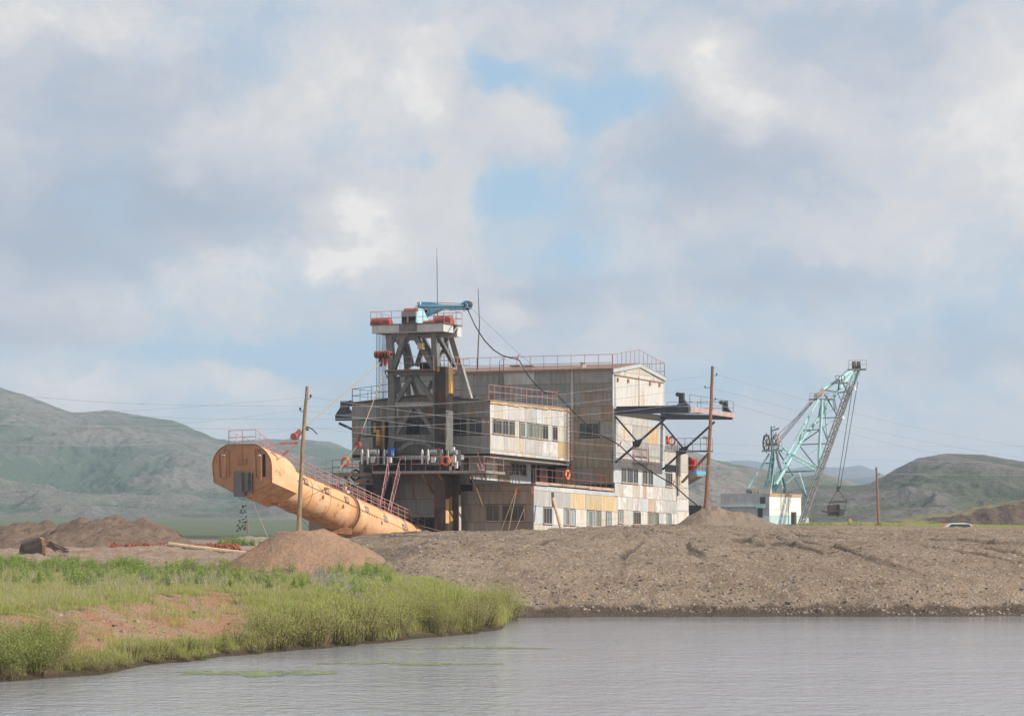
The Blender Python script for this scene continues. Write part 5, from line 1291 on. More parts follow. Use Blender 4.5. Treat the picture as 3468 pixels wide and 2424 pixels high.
# ---------------------------------------------------------------- the orange conveyor tube (stacker)
uS = atV(0, 1436, 1800)[0]
vF_, zF_ = atU(uS, 812, 1585)
zL_ = atV(0, 1436, 1862)[1]
HA = W(uS, vF_, zF_); HB_ = W(uS, 0, zL_)
SD = (HB_-HA).normalized(); SN = DU.cross(SD)*-1
if SN.z < 0: SN = -SN
SN.normalize()
stk = thing('conveyor_tube', HB_, 'long orange enclosed conveyor tube sloping up from the dredge to a rounded head', 'conveyor')
RT = 1.55
def sta(px, phi):
    """distance along the tube at which its surface point at angle phi falls on pixel column px"""
    lo, hi = 0., (HB_-HA).length + 4
    off = (DU*math.cos(phi) + SN*math.sin(phi))*RT
    for _ in range(40):
        m = (lo+hi)/2
        if proj(HA + SD*m + off)[0] < px: lo = m
        else: hi = m
    return (lo+hi)/2
Ltot = (HB_-HA).length
s_ring = sta(1207, .35)
def cyl(name, s0, s1, r0, r1, mat, n=40, seg=6, parent=stk, caps=True, kx=1.0):
    b = MB(); b.tube([HA + SD*(s0+(s1-s0)*i/seg) - SN*.0 for i in range(seg+1)], [r0+(r1-r0)*i/seg for i in range(seg+1)], n, caps)
    return b.build(name, M[mat], parent, smooth=True)
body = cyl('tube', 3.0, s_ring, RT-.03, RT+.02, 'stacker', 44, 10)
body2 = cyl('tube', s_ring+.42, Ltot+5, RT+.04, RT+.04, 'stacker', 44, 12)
b = MB(); b.ring(HA+SD*(s_ring+.03), SD, RT+.08, .05, 44, 6); b.build('flange', M['stacker_d'], stk)
b = MB(); b.tube([HA+SD*(s_ring+.02), HA+SD*(s_ring+.40)], RT-.03, 44, False); o = b.build('seam_band', M['stacker_d'], stk, smooth=True)
b = MB(); b.ring(HA+SD*(s_ring+.40), SD, RT+.09, .055, 44, 6); b.build('flange', M['brown'], stk)
s2 = sta(1376, .5)
b = MB(); b.ring(HA+SD*s2, SD, RT+.06, .05, 44, 6); b.build('flange', M['brown'], stk)
for px in (993, 1058, 1120, 1285, 1330):
    s_ = sta(px, .3); b = MB(); b.ring(HA+SD*s_, SD, RT+.02, .018, 44, 4); b.build('weld_seam', M['stacker_d'], stk)
# head box: outline of the face, drawn out along the tube
fp = [(130, 780), (140, 710), (160, 640), (200, 560), (250, 490), (310, 435), (380, 390), (450, 362), (540, 350), (1050, 345), (1120, 368), (1180, 408), (1250, 465), (1310, 530), (1358, 600), (1390, 672), (1408, 760), (1415, 850), (1420, 1172), (1010, 1400), (780, 1478), (560, 1370), (165, 1170)]
fpl = [(700+x*.1558, 1450+y*.1558) for x, y in fp]
poly = [WV(vF_, x, y) for x, y in fpl]
cen = sum(poly, Vector())/len(poly)
b = MB(); b.prism(poly[::-1], SD*3.7)
hd = b.build('head_housing', M['stacker'], stk)
me = hd.data; me.materials.append(M['end_plate'])
for p_ in me.polygons:
    if len(p_.vertices) > 6: p_.material_index = 1
# end face plate with a rim
b = MB()
for i in range(len(poly)):
    a, c = poly[i], poly[(i+1) % len(poly)]
    b.bar(a - DV*.02, c - DV*.02, .06, .05, up=-DV)
b.build('rim', M['stacker_d'], hd)
# shoulder between head and tube
s0 = 3.7
b = MB(); k0 = []
ring_a = [p + SD*3.7 for p in poly]; n_ = len(poly)
def to_tube(p, s_):
    d = p - HA; d = d - SD*d.dot(SD); d.normalize(); return HA + SD*s_ + d*(RT)
ring_b = [to_tube(p, 4.5) for p in poly]
b.v = ring_a + ring_b; b.f = [(i, (i+1) % n_, n_+(i+1) % n_, n_+i) for i in range(n_)]
b.build('shoulder', M['stacker'], stk)
def fbar(pts, w_, mat, name, off=.04, par=hd):
    b = MB()
    for i in range(len(pts)-1):
        b.bar(WV(vF_-off, 700+pts[i][0]*.1558, 1450+pts[i][1]*.1558), WV(vF_-off, 700+pts[i+1][0]*.1558, 1450+pts[i+1][1]*.1558), w_, .06, up=-DV)
    return b.build(name, M[mat], par)
fbar([(275, 530), (290, 1050), (400, 1052)], .035, 'brown', 'door_edge'); fbar([(360, 455), (480, 458), (490, 1050)], .035, 'brown', 'door_edge')
fbar([(1055, 465), (1180, 460)], .035, 'brown', 'door_edge'); fbar([(1055, 465), (1078, 1050), (1150, 1050)], .035, 'brown', 'door_edge')
def fplate(x0, y0, x1, y1, mat, name, th=.05, skew=0, par=hd):
    b = MB(); q = [WV(vF_-.012, 700+x*.1558, 1450+y*.1558) for x, y in ((x0, y0), (x1, y0), (x1+skew, y1), (x0+skew, y1))]
    b.prism(q, DV*-th); return b.build(name, M[mat], par)
fplate(675, 660, 875, 785, 'stacker_d', 'hatch'); fplate(345, 460, 372, 560, 'stacker_d', 'hinge', .1)
fplate(345, 575, 415, 1065, 'end_plate', 'cover_strip', .12, 12); fplate(1140, 600, 1195, 1150, 'end_plate', 'cover_strip', .12, 15)
fplate(1215, 560, 1275, 1050, 'dark', 'slot', .006, 4); fplate(1150, 455, 1205, 520, 'steel', 'bracket', .15); fplate(350, 570, 415, 590, 'white', 'lamp', .2); fplate(1145, 575, 1180, 600, 'white', 'lamp', .2)
fplate(765, 370, 778, 650, 'stacker_d', 'weld_seam', .02)
# rubber chute curtains
for (x0, x1, y1, sk) in ((590, 760, 1490, 0), (765, 975, 1380, -4), (765, 830, 1490, 0), (905, 975, 1450, -8)):
    b = MB(); q = [WV(vF_-.22, 700+x*.1558, 1450+y*.1558) for x, y in ((x0, 960), (x1, 960), (x1+sk, y1), (x0+sk, y1-rng.randint(0, 20)))]
    b.prism(q, DV*-.04); b.build('rubber_curtain', M['steel'], stk)
b = MB(); b.bar(WV(vF_-.15, 791, 1598), WV(vF_-.15, 853, 1598), .1, .22); b.build('curtain_bar', M['brown'], stk)
b = MB(); b.prism([WV(vF_-.14, 700+x*.1558, 1450+y*.1558) for x, y in ((592, 965), (975, 965), (975, 1290), (592, 1290))], DV*.12); b.build('chute_mouth', M['dark'], stk)
b = MB(); b.prism([WV(vF_+.6, 700+x*.1558, 1450+y*.1558) for x, y in ((960, 1295), (1145, 1330), (1130, 1440), (940, 1415))], DV*.5); b.build('chute_lip', M['end_plate'], stk)
# belly fittings
for (xa, xb, y) in ((872, 945, 1692), (1108, 1190, 1800)):
    a = P(xa, y-6, proj_d := (HA+SD*sta((xa+xb)/2, -1.2)).y); c = P(xb, y+10 if xa < 1000 else y-2, proj_d)
    b = MB(); b.bar(a, c, 1.4, .5); b.build('belly_box', M['stacker_d'], stk)
for px in (935, 1168):
    s_ = sta(px, -1.0); c = HA+SD*s_ + (DU*math.cos(-1.0)+SN*math.sin(-1.0))*(RT+.12); b = MB(); b.bar(c-Vector((0, 0, .3)), c+Vector((0, 0, .12)), .22, .3, up=DU); b.build('lug', M['cream'], stk)
# little framed hatches along the side
for (px, py) in ((960, 1585), (1035, 1631), (1105, 1662), (1173, 1694), (1241, 1726), (1304, 1756), (1367, 1786)):
    if px == 960:
        v_, z_ = atU(uS+2.47, px, py); c = W(uS+2.49, v_, z_); n = DU
    else:
        best = min((abs(proj(HA+SD*sta(px, f)+(DU*math.cos(f)+SN*math.sin(f))*RT)[1]-py), f) for f in [x*.05 for x in range(-10, 28)])
        f = best[1]; n = DU*math.cos(f)+SN*math.sin(f); c = HA+SD*sta(px, f)+n*(RT+.05)
    up = SD.cross(n).normalized(); up = up if up.z > 0 else -up
    b = MB(); h = .24
    for a_, c_ in (((-h, -h), (h, -h)), ((h, -h), (h, h)), ((h, h), (-h, h)), ((-h, h), (-h, -h))):
        b.bar(c+SD*a_[0]+up*a_[1], c+SD*c_[0]+up*c_[1], .055, .07, up=n)
    fr_ = b.build('hatch_window', M['brown'], stk)
    b = MB(); b.prism([c+SD*x+up*y-n*.015 for x, y in ((-h, -h), (h, -h), (h, h), (-h, h))], n*.02); b.build('pane', M['frame_tan'], fr_)
    b = MB(); b.bar(c-up*h*.8, c+up*h*.8, .03, .05, up=n); b.build('mullion', M['brown'], fr_)
# cable clipped along the flank and rivet row
b = MB(); pts = []
for px in range(1000, 1440, 20):
    f = .28 - .0001*(px-1000); pts.append(HA+SD*sta(px, f)+(DU*math.cos(f)+SN*math.sin(f))*(RT+.05))
b.tube(pts, .022, 4); b.build('flank_cable', M['redoxide'], stk)
for k in range(8):
    px = 1218+k*8; f = .22; c = HA+SD*sta(px, f)+(DU*math.cos(f)+SN*math.sin(f))*(RT+.05)
    b = MB(); b.tube([c, c+DU*.08], .055, 6); b.build('bolt', M['brown'], stk)
for px, f in ((1092, .12), (1160, .1), (1290, .15)):
    c = HA+SD*sta(px, f)+(DU*math.cos(f)+SN*math.sin(f))*(RT+.03); b = MB(); b.prism([c, c+SD*.18-SN*.25, c-SD*.02-SN*.25], DU*.1); b.build('clip', M['brown'], stk)
# walkway and railings on its back
for du_ in (.55, -.55):
    s_a, s_b = 2.2, Ltot+1.0
    base = [HA+SD*s_+SN*(RT*.93)+DU*du_ for s_ in (s_a, s_ring-3, s_b)]
    railing(base, 1.05, 1.15, 'rail', stk, fr=(1.0, .72, .35) if du_ > 0 else (1.0, .5), r=.028, pr=.026, up=Vector((0, 0, 1)))
b = MB(); b.bar(HA+SD*2+SN*(RT+.02), HA+SD*(Ltot+1)+SN*(RT+.02), .9, .05, up=SN); b.build('catwalk', M['stacker_d'], stk)
tb = [WV(vF_+.1, 775, 1505), WV(vF_+.1, 866, 1502), HA+SD*3.4+SN*(RT*1.0)+DU*.6+Vector((0, 0, .1))]
railing(tb, 1.05, 1.0, 'rail', stk, r=.024, pr=.026)
railing([tb[0], tb[0]+SD*3.2], 1.05, 1.1, 'rail', stk, r=.024, pr=.026)
for px in (935, 958, 985, 870+35):
    c = HA+SD*sta(px, 1.1)+(DU*.45+SN*.9)*(RT+.1); b = MB(); b.bar(c, c+Vector((.1, 0, .25)), .16, .12); b.build('cleat', M['brown'], stk)
s_y = s_ring-.2; c = HA+SD*s_y+SN*(RT+.1)+DU*.35
b = MB(); b.bar(c-DU*.5, c+DU*.35, .35, .22); b.bar(c, c+Vector((0, 0, .45)), .25, .25, up=DU); b.build('lifting_lug', M['cream'], stk)
# stones dropping from the chute
b = MB(); r2 = random.Random(3)
for k in range(70):
    f = r2.random()**.8; px = 833 - 16*f + r2.gauss(0, 4+5*f); py = 1672 + 128*f
    c = WV(vF_+.3, px, py); s_ = r2.uniform(.03, .075); dv_ = Vector((r2.gauss(0, .1), r2.gauss(0, .25), 0))
    b.bar(c+dv_-Vector((s_, 0, s_*.4)), c+dv_+Vector((s_, s_*.5, s_*.6)), s_*1.3, s_)
b.build('falling_gravel', M['black'], kind='stuff', label='dark stones tumbling from the rubber curtain of the orange conveyor head')

# ---------------------------------------------------------------- light blue crane on the tower
VC = VP0+1.9
cr0 = WV(VC, 1422, 1090)
crane = thing('slewing_crane', cr0, 'light blue slewing crane arm on the pulley tower, pointing towards the tall hall', 'crane')
q = lambda x, y, v_=VC: WV(v_, 1240+x*.1568, 1000+y*.1568)
for dv_ in (0, .75):
    b = MB(); b.prism([q(1112, 190, VC+dv_), q(1150, 145, VC+dv_), q(1220, 142, VC+dv_), q(1400, 160, VC+dv_), q(1680, 200, VC+dv_), q(2120, 208, VC+dv_), q(2120, 300, VC+dv_), q(1900, 308, VC+dv_), q(1620, 312, VC+dv_), q(1500, 350, VC+dv_), q(1400, 410, VC+dv_), q(1300, 450, VC+dv_), q(1230, 480, VC+dv_), q(1150, 380, VC+dv_), q(1112, 320, VC+dv_)], DV*.06)
    b.build('arm_plate', M['blue'], crane)
b = MB(); b.bar(q(1112, 235, VC+.4), q(2120, 218, VC+.4), .85, .07); b.bar(q(1160, 230, VC-.04), q(2110, 218, VC-.04), .12, .1); b.build('flange', M['cyanwhite'], crane)
b = MB(); b.bar(q(1125, 260, VC+.4), q(1125, 320, VC+.4), .7, .1, up=-DV); b.bar(q(1240, 470, VC+.4), q(1600, 316, VC+.4), .7, .06); b.bar(q(1620, 312, VC+.4), q(2100, 306, VC+.4), .7, .05); b.build('web', M['blue'], crane)
b = MB(); b.bar(q(1190, 150, VC+.3), q(1190, 215, VC+.3), .3, .9, up=DV); b.build('stiffener', M['cyanwhite'], crane)
b = MB(); c = q(1295, 340, VC-.03); b.ring(c, DV, .2, .05, 18, 6); b.build('porthole', M['cyanwhite'], crane)
b = MB(); b.tube([c-DV*.0, c-DV*.02], .18, 16); b.build('opening', M['dark'], crane)
b = MB(); c = q(2165, 225, VC+.4); b.tube([c-DV*.42, c+DV*.42], .33, 16); b.build('tip_sheave', M['blue'], crane)
b = MB(); b.tube([c-DV*.46, c-DV*.44], .17, 12); b.tube([c+DU*.12+Vector((0, 0, .1))-DV*.3, c+DU*.12+Vector((0, 0, .1))+DV*.35], .30, 16); b.build('sheave', M['bucket'], crane)
b = MB(); b.bar(q(2160, 205, VC+.4), q(2215, 145, VC+.4), .3, .2); b.build('lamp', M['white'], crane)
b = MB(); b.bar(q(2000, 235, VC+.1), q(2180, 300, VC+.1), .06); b.bar(q(2140, 270, VC+.2), q(2200, 300, VC+.2), .22); b.ring(q(2120, 320, VC+.2), DV, .09, .02, 10, 4); b.build('shackle', M['black'], crane)
b = MB(); b.tube([q(1230, 148, VC+.4), q(2170, 185, VC+.4)], .025, 4); b.build('rope', M['rope'], crane)
b = DB(); uq = atV(VC+.4, 1425, 1080)[0]; b.lbox(uq-.45, uq+.5, VC+.07, VC+.72, p_z1+.01, q(1200, 400).z+.45+TILT*VC-.0); b.build('pedestal', M['blue'], crane)

# ---------------------------------------------------------------- rings, barrel, pulley blocks, ropes
def lifering(c, ax, label, n_=None, R1=.34, r=.085):
    t_ = thing('life_ring', c, label, 'life ring', 'orange life rings hung on the railings')
    b = MB(); b.ring(c, ax, R1, r, 24, 8); b.build('ring', M['lifering'], t_, smooth=True)
    a = Vector(ax).normalized(); p_ = a.orthogonal().normalized(); q_ = a.cross(p_)
    for k in range(4):
        an = math.pi/4 + k*math.pi/2; d = p_*math.cos(an)+q_*math.sin(an); tg = q_*math.cos(an)-p_*math.sin(an)
        b = MB(); b.tube([c+d*R1-tg*.035, c+d*R1+tg*.035], r+.006, 10); b.build('band', M['lifeband' if n_ else 'lifering'], t_)
lifering(WV(VW0-.12, 1169, 1563), DV, 'orange life ring over the low side deck, above the conveyor tube')
lifering(WV(VW0-.12, 1511, 1560), DV, 'orange life ring on the front walkway beside the square spud')
lifering(W(.25, atU(.25, 1922, 1607)[0], atU(.25, 1922, 1607)[1]), DU, 'orange and white life ring on the terrace railing at the long ladder', 1)
lifering(W(-.1, atU(-.1, 2260, 1490)[0], atU(-.1, 2260, 1490)[1]), DU*.8+DV*.6, 'narrow orange life ring next to the hall corner under the cantilever beams')
lifering(WV(vB-.3, 2276, 1492), DU*.25+DV, 'round orange life ring on the side walkway, farther from the hall corner', None, .36)
b = MB(); c = WV(VW0+.9, 1326, 1530)
t_ = thing('barrel', c, 'bright blue plastic barrel standing among the winches of the walkway', 'barrel')
b.tube([c - Vector((0, 0, .30)), c + Vector((0, 0, .32))], [.34, .34], 16); b.build('body', M['barrel'], t_)
b = DB(); uu, zz = atV(VW0+.8, 1331, 1530); b.lbox(uu-.02, uu+.2, VW0+.52, VW0+.6, zz-.35, zz+.1); b.build('tag', M['glass_lite'], t_)
b = MB(); b.ring(c+Vector((0, 0, .30)), Vector((0, 0, 1)), .33, .03, 16, 5); b.build('lid_rim', M['barrel'], t_)
# travelling block
t_ = thing('pulley_block', blk, 'heavy orange multi sheave pulley block hanging beside the tower head', 'pulley block')
for k in range(5):
    b = MB(); c = blk + DU*(-.66+k*.30) + Vector((0, 0, 0)); b.tube([c-DU*.10, c+DU*.10], .30, 14); b.build('sheave', M['orange_block'], t_)
    b = MB(); b.tube([c-DU*.145, c-DU*.105], .19, 10); b.build('spacer', M['black'], t_)
for k in (0, 1):
    b = MB(); c = blk + DU*(-.35+k*.42) + Vector((0, 0, -.58)); b.prism([c+DU*-.14+Vector((0,0,.35)), c+DU*.16+Vector((0,0,.35)), c+DU*.17+Vector((0,0,-.05)), c+DU*.05+Vector((0,0,-.42)), c+DU*-.12+Vector((0,0,-.2))], DV*.18); b.build('cheek', M['orange_block'], t_)
b = MB(); b.bar(blk-DU*.75+Vector((0, 0, .1)), blk+DU*.8+Vector((0, 0, .0)), .16, .16); b.build('axle', M['black'], t_)
def rope(name, pts, r, mat, label, cat, group=None, n=5, sag=0.0):
    b = MB(); P_ = [Vector(p) for p in pts]
    if sag:
        a, c = P_[0], P_[-1]; P_ = [a.lerp(c, k/14) - Vector((0, 0, 4*sag*(k/14)*(1-k/14))) for k in range(15)]
    b.tube(P_, r, n); return b.build(name, M[mat], label=label, cat=cat, group=group)
bb0 = blk + Vector((-.2, 0, -.6))
Yp = 228.; hk = P(1048, 1445, 232)
sp1 = P(1012, 1462, 229)
rope('hoist_cable', [bb0, sp1], .045, 'ropelite', 'thick pale hoist cable running down from the orange pulley block to the conveyor head', 'cable')
t_ = thing('pulley_block', P(1005, 1472, 229), 'small rusty pulley block on the hoist cable over the conveyor head', 'pulley block')
a0 = P(998, 1478, 229)
b = MB(); b.bar(P(1020, 1458, 229), P(997, 1478, 229), .38, .22, up=-DV); b.build('cheek', M['redoxide'], t_)
b = MB(); b.tube([a0-DV*.2, a0+DV*.2], .27, 12); b.build('sheave', M['redoxide'], t_)
e1, e2 = P(947, 1502, 229), P(1009, 1499, 229)
b = MB(); b.bar(e1, e2, .16, .16); put_props(b.build('spreader_bar', M['redoxide'], label='rusty spreader bar hanging over the conveyor head', cat='spreader bar'))
for k, (a, c, nm) in enumerate(((a0, e1, 'upper sling from the small pulley to the far end of the spreader bar'), (P(1015, 1475, 229), e2, 'upper sling from the small pulley to the near end of the spreader bar'),
        (e1, HA+SD*2.4+SN*RT*1.15-DU*.6, 'lower sling from the spreader bar to the head railing of the conveyor'), (e2, HA+SD*sta(956, 1.2)+SN*RT, 'lower sling from the spreader bar to the rusty turnbuckle'))):
    rope('sling_cable', [a, c], .028, 'ropelite', 'thin ' + nm, 'cable')
b = MB(); b.bar(P(978, 1524, 229), P(956, 1541, 229), .15, .15); b.build('turnbuckle', M['redoxide'], label='rusty turnbuckle fixed on top of the conveyor head', cat='turnbuckle')
# second suspension
s0p = WV(TF-.5, 1304, 1255); p2 = P(1212, 1506, 236)
rope('hoist_cable', [s0p, P(1222, 1470, 236)], .035, 'ropelite', 'slanting hoist cable from the tower deck down past the cabin window', 'cable')
t_ = thing('pulley_block', p2, 'rusty red pulley block hanging in front of the cabin corner', 'pulley block')
b = MB(); b.tube([p2-DV*.15, p2+DV*.15], .26, 12); b.build('sheave', M['redoxide'], t_)
b = MB(); b.bar(p2-Vector((.1, 0, .25)), p2+Vector((.25, 0, .9)), .2, .12, up=-DV); b.build('cheek', M['bucket'], t_)
b = MB(); b.bar(p2+Vector((.22, 0, .85)), p2+Vector((.4, 0, 1.35)), .14, .1, up=-DV); b.build('shackle', M['redoxide'], t_)
rope('hoist_cable', [p2, P(1150, 1590, 233), HA+SD*(s_ring-1.5)+SN*RT], .022, 'ropelite', 'thin cable falling from the red pulley block through the life ring', 'cable')
rope('hoist_cable', [P(1218, 1560, 236), HA+SD*s_y+SN*(RT+.4)], .03, 'ropelite', 'short cable holding the lifting lug in the middle of the conveyor tube', 'cable')
b = MB(); b.bar(P(1160, 1572, 236), P(1216, 1571, 236), .10, .10); b.build('spreader_bar', M['redoxide'], label='thin red spreader bar behind the lower life ring', cat='spreader bar')
rope('mooring_cable', [HB_+SN*RT+DU*.6-SD*3, P(1500, 1800, 246)], .03, 'ropelite', 'mooring cable sloping from the sunken conveyor end to the gravel', 'cable')
rope('mooring_cable', [HA+SD*1.5-SN*RT*.9, P(912, 1830, 226)], .03, 'ropelite', 'slack mooring cable hanging from the conveyor head to the ground behind the cone', 'cable')
rope('mooring_cable', [HA+SD*9-SN*RT, P(1062, 1805, 238)], .02, 'rope', 'thin stay cable under the middle of the conveyor tube', 'cable')
# cables on the shaded lower wall
for k, (x0, y0, x1, y1) in enumerate(((1748, 1660, 1697, 1796), (1748, 1668, 1722, 1794), (1775, 1722, 1745, 1795))):
    rope('mooring_cable', [WV(-.35, x0, y0), WV(-1.4, x1, y1)], .022, 'ropelite', ['first slanting mooring cable across the lower house windows', 'steeper mooring cable hanging beside the first across the lower house windows', 'short mooring cable near the lower house corner'][k], 'cable')
for k, (x, y) in enumerate(((1748, 1663), (1803, 1660))):
    t_ = MB(); c = WV(-.3, x, y); t_.bar(c-Vector((0, 0, .28)), c+Vector((0, 0, .28)), .16, .2); t_.build('snatch_block', M['redoxide'], label=['red snatch block above the lower house windows', 'red snatch block at the corner of the lower house'][k], cat='pulley block', group='red snatch blocks on the lower house')
# leaning log against the bright wall
lg0, lg1 = P(1905, 1805, 244), P(1873, 1688, 249.5)
b = MB(); b.tube([lg0, lg0.lerp(lg1, .5), lg1], [.15, .14, .13], 9); b.build('leaning_log', M['wood_pale'], label='peeled log leaning on the bright lower wall of the dredge', cat='log')
b = MB(); b.bar(P(1874, 1715, 249.3), P(1871, 1667, 249.6), .2, .16); b.build('dark_stake', M['bucket'], label='dark iron stake behind the top of the leaning log', cat='stake')

# ---- hanging black power cable with its carrier ropes
tip = q(2190, 300, VC+.4)
hp = P(2371, 1718, 237)
cp = [(tip.x, tip.y, tip.z)]
kk = [(1584, 1047, 247), (1610, 1105, 247), (1640, 1152, 247), (1672, 1185, 247.5), (1700, 1203, 248), (1730, 1212, 248), (1749, 1214, 248.5), (1760, 1222, 248), (1778, 1255, 248), (1803, 1290, 247), (1835, 1322, 246), (1860, 1336, 246), (1886, 1336, 245.5),
      (1893, 1343, 245), (1940, 1392, 244), (1990, 1440, 243), (2040, 1475, 242), (2096, 1505, 241), (2104, 1513, 241), (2150, 1557, 240), (2210, 1600, 239), (2275, 1637, 239), (2284, 1644, 239), (2330, 1686, 238), (2371, 1718, 237)]
pts = [P(*p) for p in kk]; pts[0] = tip
pw = rope('power_cable', pts, .05, 'cable', 'black power cable sagging from the blue crane tip across the dredge to the gravel heap', 'cable', n=6)
for (x, y, Y) in ((1753, 1212, 248.4), (1888, 1333, 245.4), (2100, 1506, 241), (2280, 1638, 239)):
    c = P(x, y, Y); b = MB(); b.bar(c-Vector((.22, 0, .12)), c+Vector((.05, 0, .05)), .10, .10); b.bar(c, c+Vector((.1, 0, .28)), .08, .08); b.build('cable_hanger', M['redoxide'], pw)
rope('carrier_rope', [P(1590, 1038, 247), P(1760, 1200, 248), P(2290, 1635, 239.5), P(2600, 1790, 241)], .012, 'rope', 'thin straight carrier rope above the sagging black cable', 'rope')

# ---------------------------------------------------------------- poles
def pole(px0, py0, px1, py1, Y, r0, r1, mat, label, sink=.5, bend=0.):
    a, c = P(px0, py0, Y), P(px1, py1, Y); d = (c-a).normalized()
    t_ = thing('utility_pole', a, label, 'utility pole')
    pts, rs = [a - d*sink], [r0*1.05]
    for k in range(13):
        f = k/12; pts.append(a.lerp(c, f) + Vector((bend*math.sin(f*math.pi)+rng.uniform(-.012, .012), rng.uniform(-.01, .01), 0))); rs.append(r0+(r1-r0)*f)
    b = MB(); b.tube(pts, rs, 12); b.build('shaft', M[mat], t_)
    return t_
def insulator(t_, at_, side, Yoff=0.):
    """curved iron hook with a porcelain bell; at_ = point on the pole, side = where the bell hangs"""
    a, c = Vector(at_), Vector(side); m_ = a.lerp(c, .6) - Vector((0, 0, .10))
    b = MB(); b.tube([a, m_, c - Vector((0, 0, .08)), c], .018, 5); b.build('hook', M['black'], t_)
    b = MB(); b.tube([c - Vector((0, 0, .02)), c + Vector((0, 0, .05)), c + Vector((0, 0, .12))], [.055, .07, .03], 8); b.build('insulator', M['bucket'], t_)
tp1 = pole(1011, 1806, 1040, 1308, 157, .125, .085, 'wood', 'weathered grey wooden pole standing in the reddish gravel cone', bend=-.04)
insulator(tp1, P(1038, 1345, 157), P(1052, 1343, 157)); insulator(tp1, P(1034, 1388, 157), P(1017, 1387, 157))
b = MB(); c = P(1043, 1445, 157); b.tube([P(1031, 1446, 157), c, P(1060, 1455, 157), P(1075, 1470, 157)], .03, 5); b.build('hook', M['black'], tp1)
b = MB(); c = P(1038, 1450, 157); b.tube([c, c + Vector((.1, 0, -.1))], .07, 8); b.build('insulator', M['bucket'], tp1)
tp2 = pole(2390, 1722, 2413, 1240, 236, .17, .11, 'wood_red', 'tall reddish wooden pole leaning over the gravel heap next to the dredge', bend=.05)
insulator(tp2, P(2412, 1268, 236), P(2427, 1269, 236)); insulator(tp2, P(2408, 1308, 236), P(2388, 1311, 236)); insulator(tp2, P(2405, 1350, 236), P(2423, 1352, 236))
tp3 = pole(2976, 1778, 2968, 1581, 420, .19, .13, 'wood_red', 'thin reddish pole on the far grass in front of the rocky hill')
b = MB(); b.bar(P(2962, 1589, 420), P(2970, 1590, 420), .12); b.bar(P(2972, 1607, 420), P(2980, 1606, 420), .12); b.build('insulator', M['bucket'], tp3)
for i, (x, y0, y1, Y) in enumerate(((840, 1808, 1768, 620), (2694, 1775, 1738, 640), (3348, 1728, 1697, 700))):
    a, c = P(x, y0, Y), P(x, y1, Y); b = MB(); b.tube([a, c], .12, 6)
    b.build('utility_pole', M['wood'], label=['tiny far pole on the green plain under the conveyor head', 'tiny far pole beside the low grey shed', 'tiny far pole on the turf of the spoil embankment'][i], cat='utility pole', group='tiny far poles')

# ---------------------------------------------------------------- wires
def wire(pts, label, r=.016, mat='wire'):
    P_ = [P(*p) for p in pts]; q_ = []
    for i in range(len(P_)-1):              # catmull-rom through the points
        p0, p1, p2_, p3 = P_[max(i-1, 0)], P_[i], P_[i+1], P_[min(i+2, len(P_)-1)]
        for k in range(8):
            s_ = k/8; q_.append(.5*((2*p1) + (p2_-p0)*s_ + (2*p0-5*p1+4*p2_-p3)*s_*s_ + (3*p1-p0-3*p2_+p3)*s_**3))
    q_.append(P_[-1])
    b = MB(); b.tube(q_, r*.62, 4); b.build('power_wire', M[mat], label=label, cat='wire', group='power line wires')
wire([(-300, 1310, 175), (84, 1341, 190), (496, 1368, 205), (1200, 1376, 222), (1500, 1366, 226), (1936, 1331, 231), (2403, 1271, 236)], 'highest wire of the far line reaching the top insulator of the reddish pole', .02)
wire([(-300, 1372, 175), (455, 1408, 200), (758, 1418, 208), (1200, 1417, 220), (1660, 1393, 227), (2100, 1349, 232), (2388, 1310, 236)], 'middle wire of the far line reaching the second insulator of the reddish pole', .02)
wire([(-300, 1425, 175), (637, 1450, 203), (1200, 1447, 220), (1660, 1428, 227), (2101, 1393, 232), (2423, 1352, 236)], 'lowest wire of the far line reaching the third insulator of the reddish pole', .02)
wire([(2427, 1268, 236), (2562, 1308, 250), (2780, 1368, 270), (3100, 1447, 300), (3468, 1513, 340), (3800, 1560, 380)], 'highest pale wire leaving the reddish pole over the dragline boom', .02)
wire([(2388, 1311, 236), (2562, 1352, 250), (2837, 1429, 275), (3100, 1488, 300), (3318, 1527, 320), (3468, 1547, 340), (3800, 1580, 380)], 'middle pale wire leaving the reddish pole over the dragline boom', .02)
wire([(2423, 1352, 236), (2684, 1425, 260), (2867, 1464, 278), (3100, 1521, 300), (3468, 1588, 340), (3800, 1630, 380)], 'lowest pale wire leaving the reddish pole over the dragline boom', .02)
wire([(-200, 1355, 120), (0, 1381, 127), (293, 1396, 137), (680, 1375, 147), (1052, 1343, 157)], 'upper near wire arriving at the weathered pole', .013)
wire([(-200, 1415, 120), (39, 1438, 128), (303, 1445, 138), (680, 1428, 148), (1017, 1387, 157)], 'middle near wire arriving at the weathered pole', .013)
wire([(-200, 1490, 120), (0, 1504, 127), (313, 1509, 138), (575, 1501, 145), (773, 1485, 150), (1037, 1448, 157)], 'lower near wire arriving at the weathered pole', .013)
wire([(1052, 1343, 157), (1192, 1366, 162), (1662, 1430, 180), (1930, 1459, 192), (2088, 1476, 200), (2400, 1500, 215), (2550, 1508, 225), (2700, 1512, 240), (3468, 1510, 330)], 'upper bright wire sagging from the weathered pole across the dredge', .015)
wire([(1017, 1387, 157), (1100, 1399, 160), (1662, 1471, 180), (1936, 1498, 192), (2076, 1510, 200), (2450, 1535, 218), (2827, 1555, 250), (3468, 1567, 330)], 'middle bright wire sagging from the weathered pole across the dredge', .015)
wire([(1037, 1448, 157), (1100, 1453, 160), (1662, 1519, 180), (1936, 1544, 192), (2079, 1556, 200), (2371, 1577, 214), (2700, 1592, 245), (3012, 1604, 290), (3468, 1609, 360)], 'lower bright wire sagging from the weathered pole across the dredge', .015)
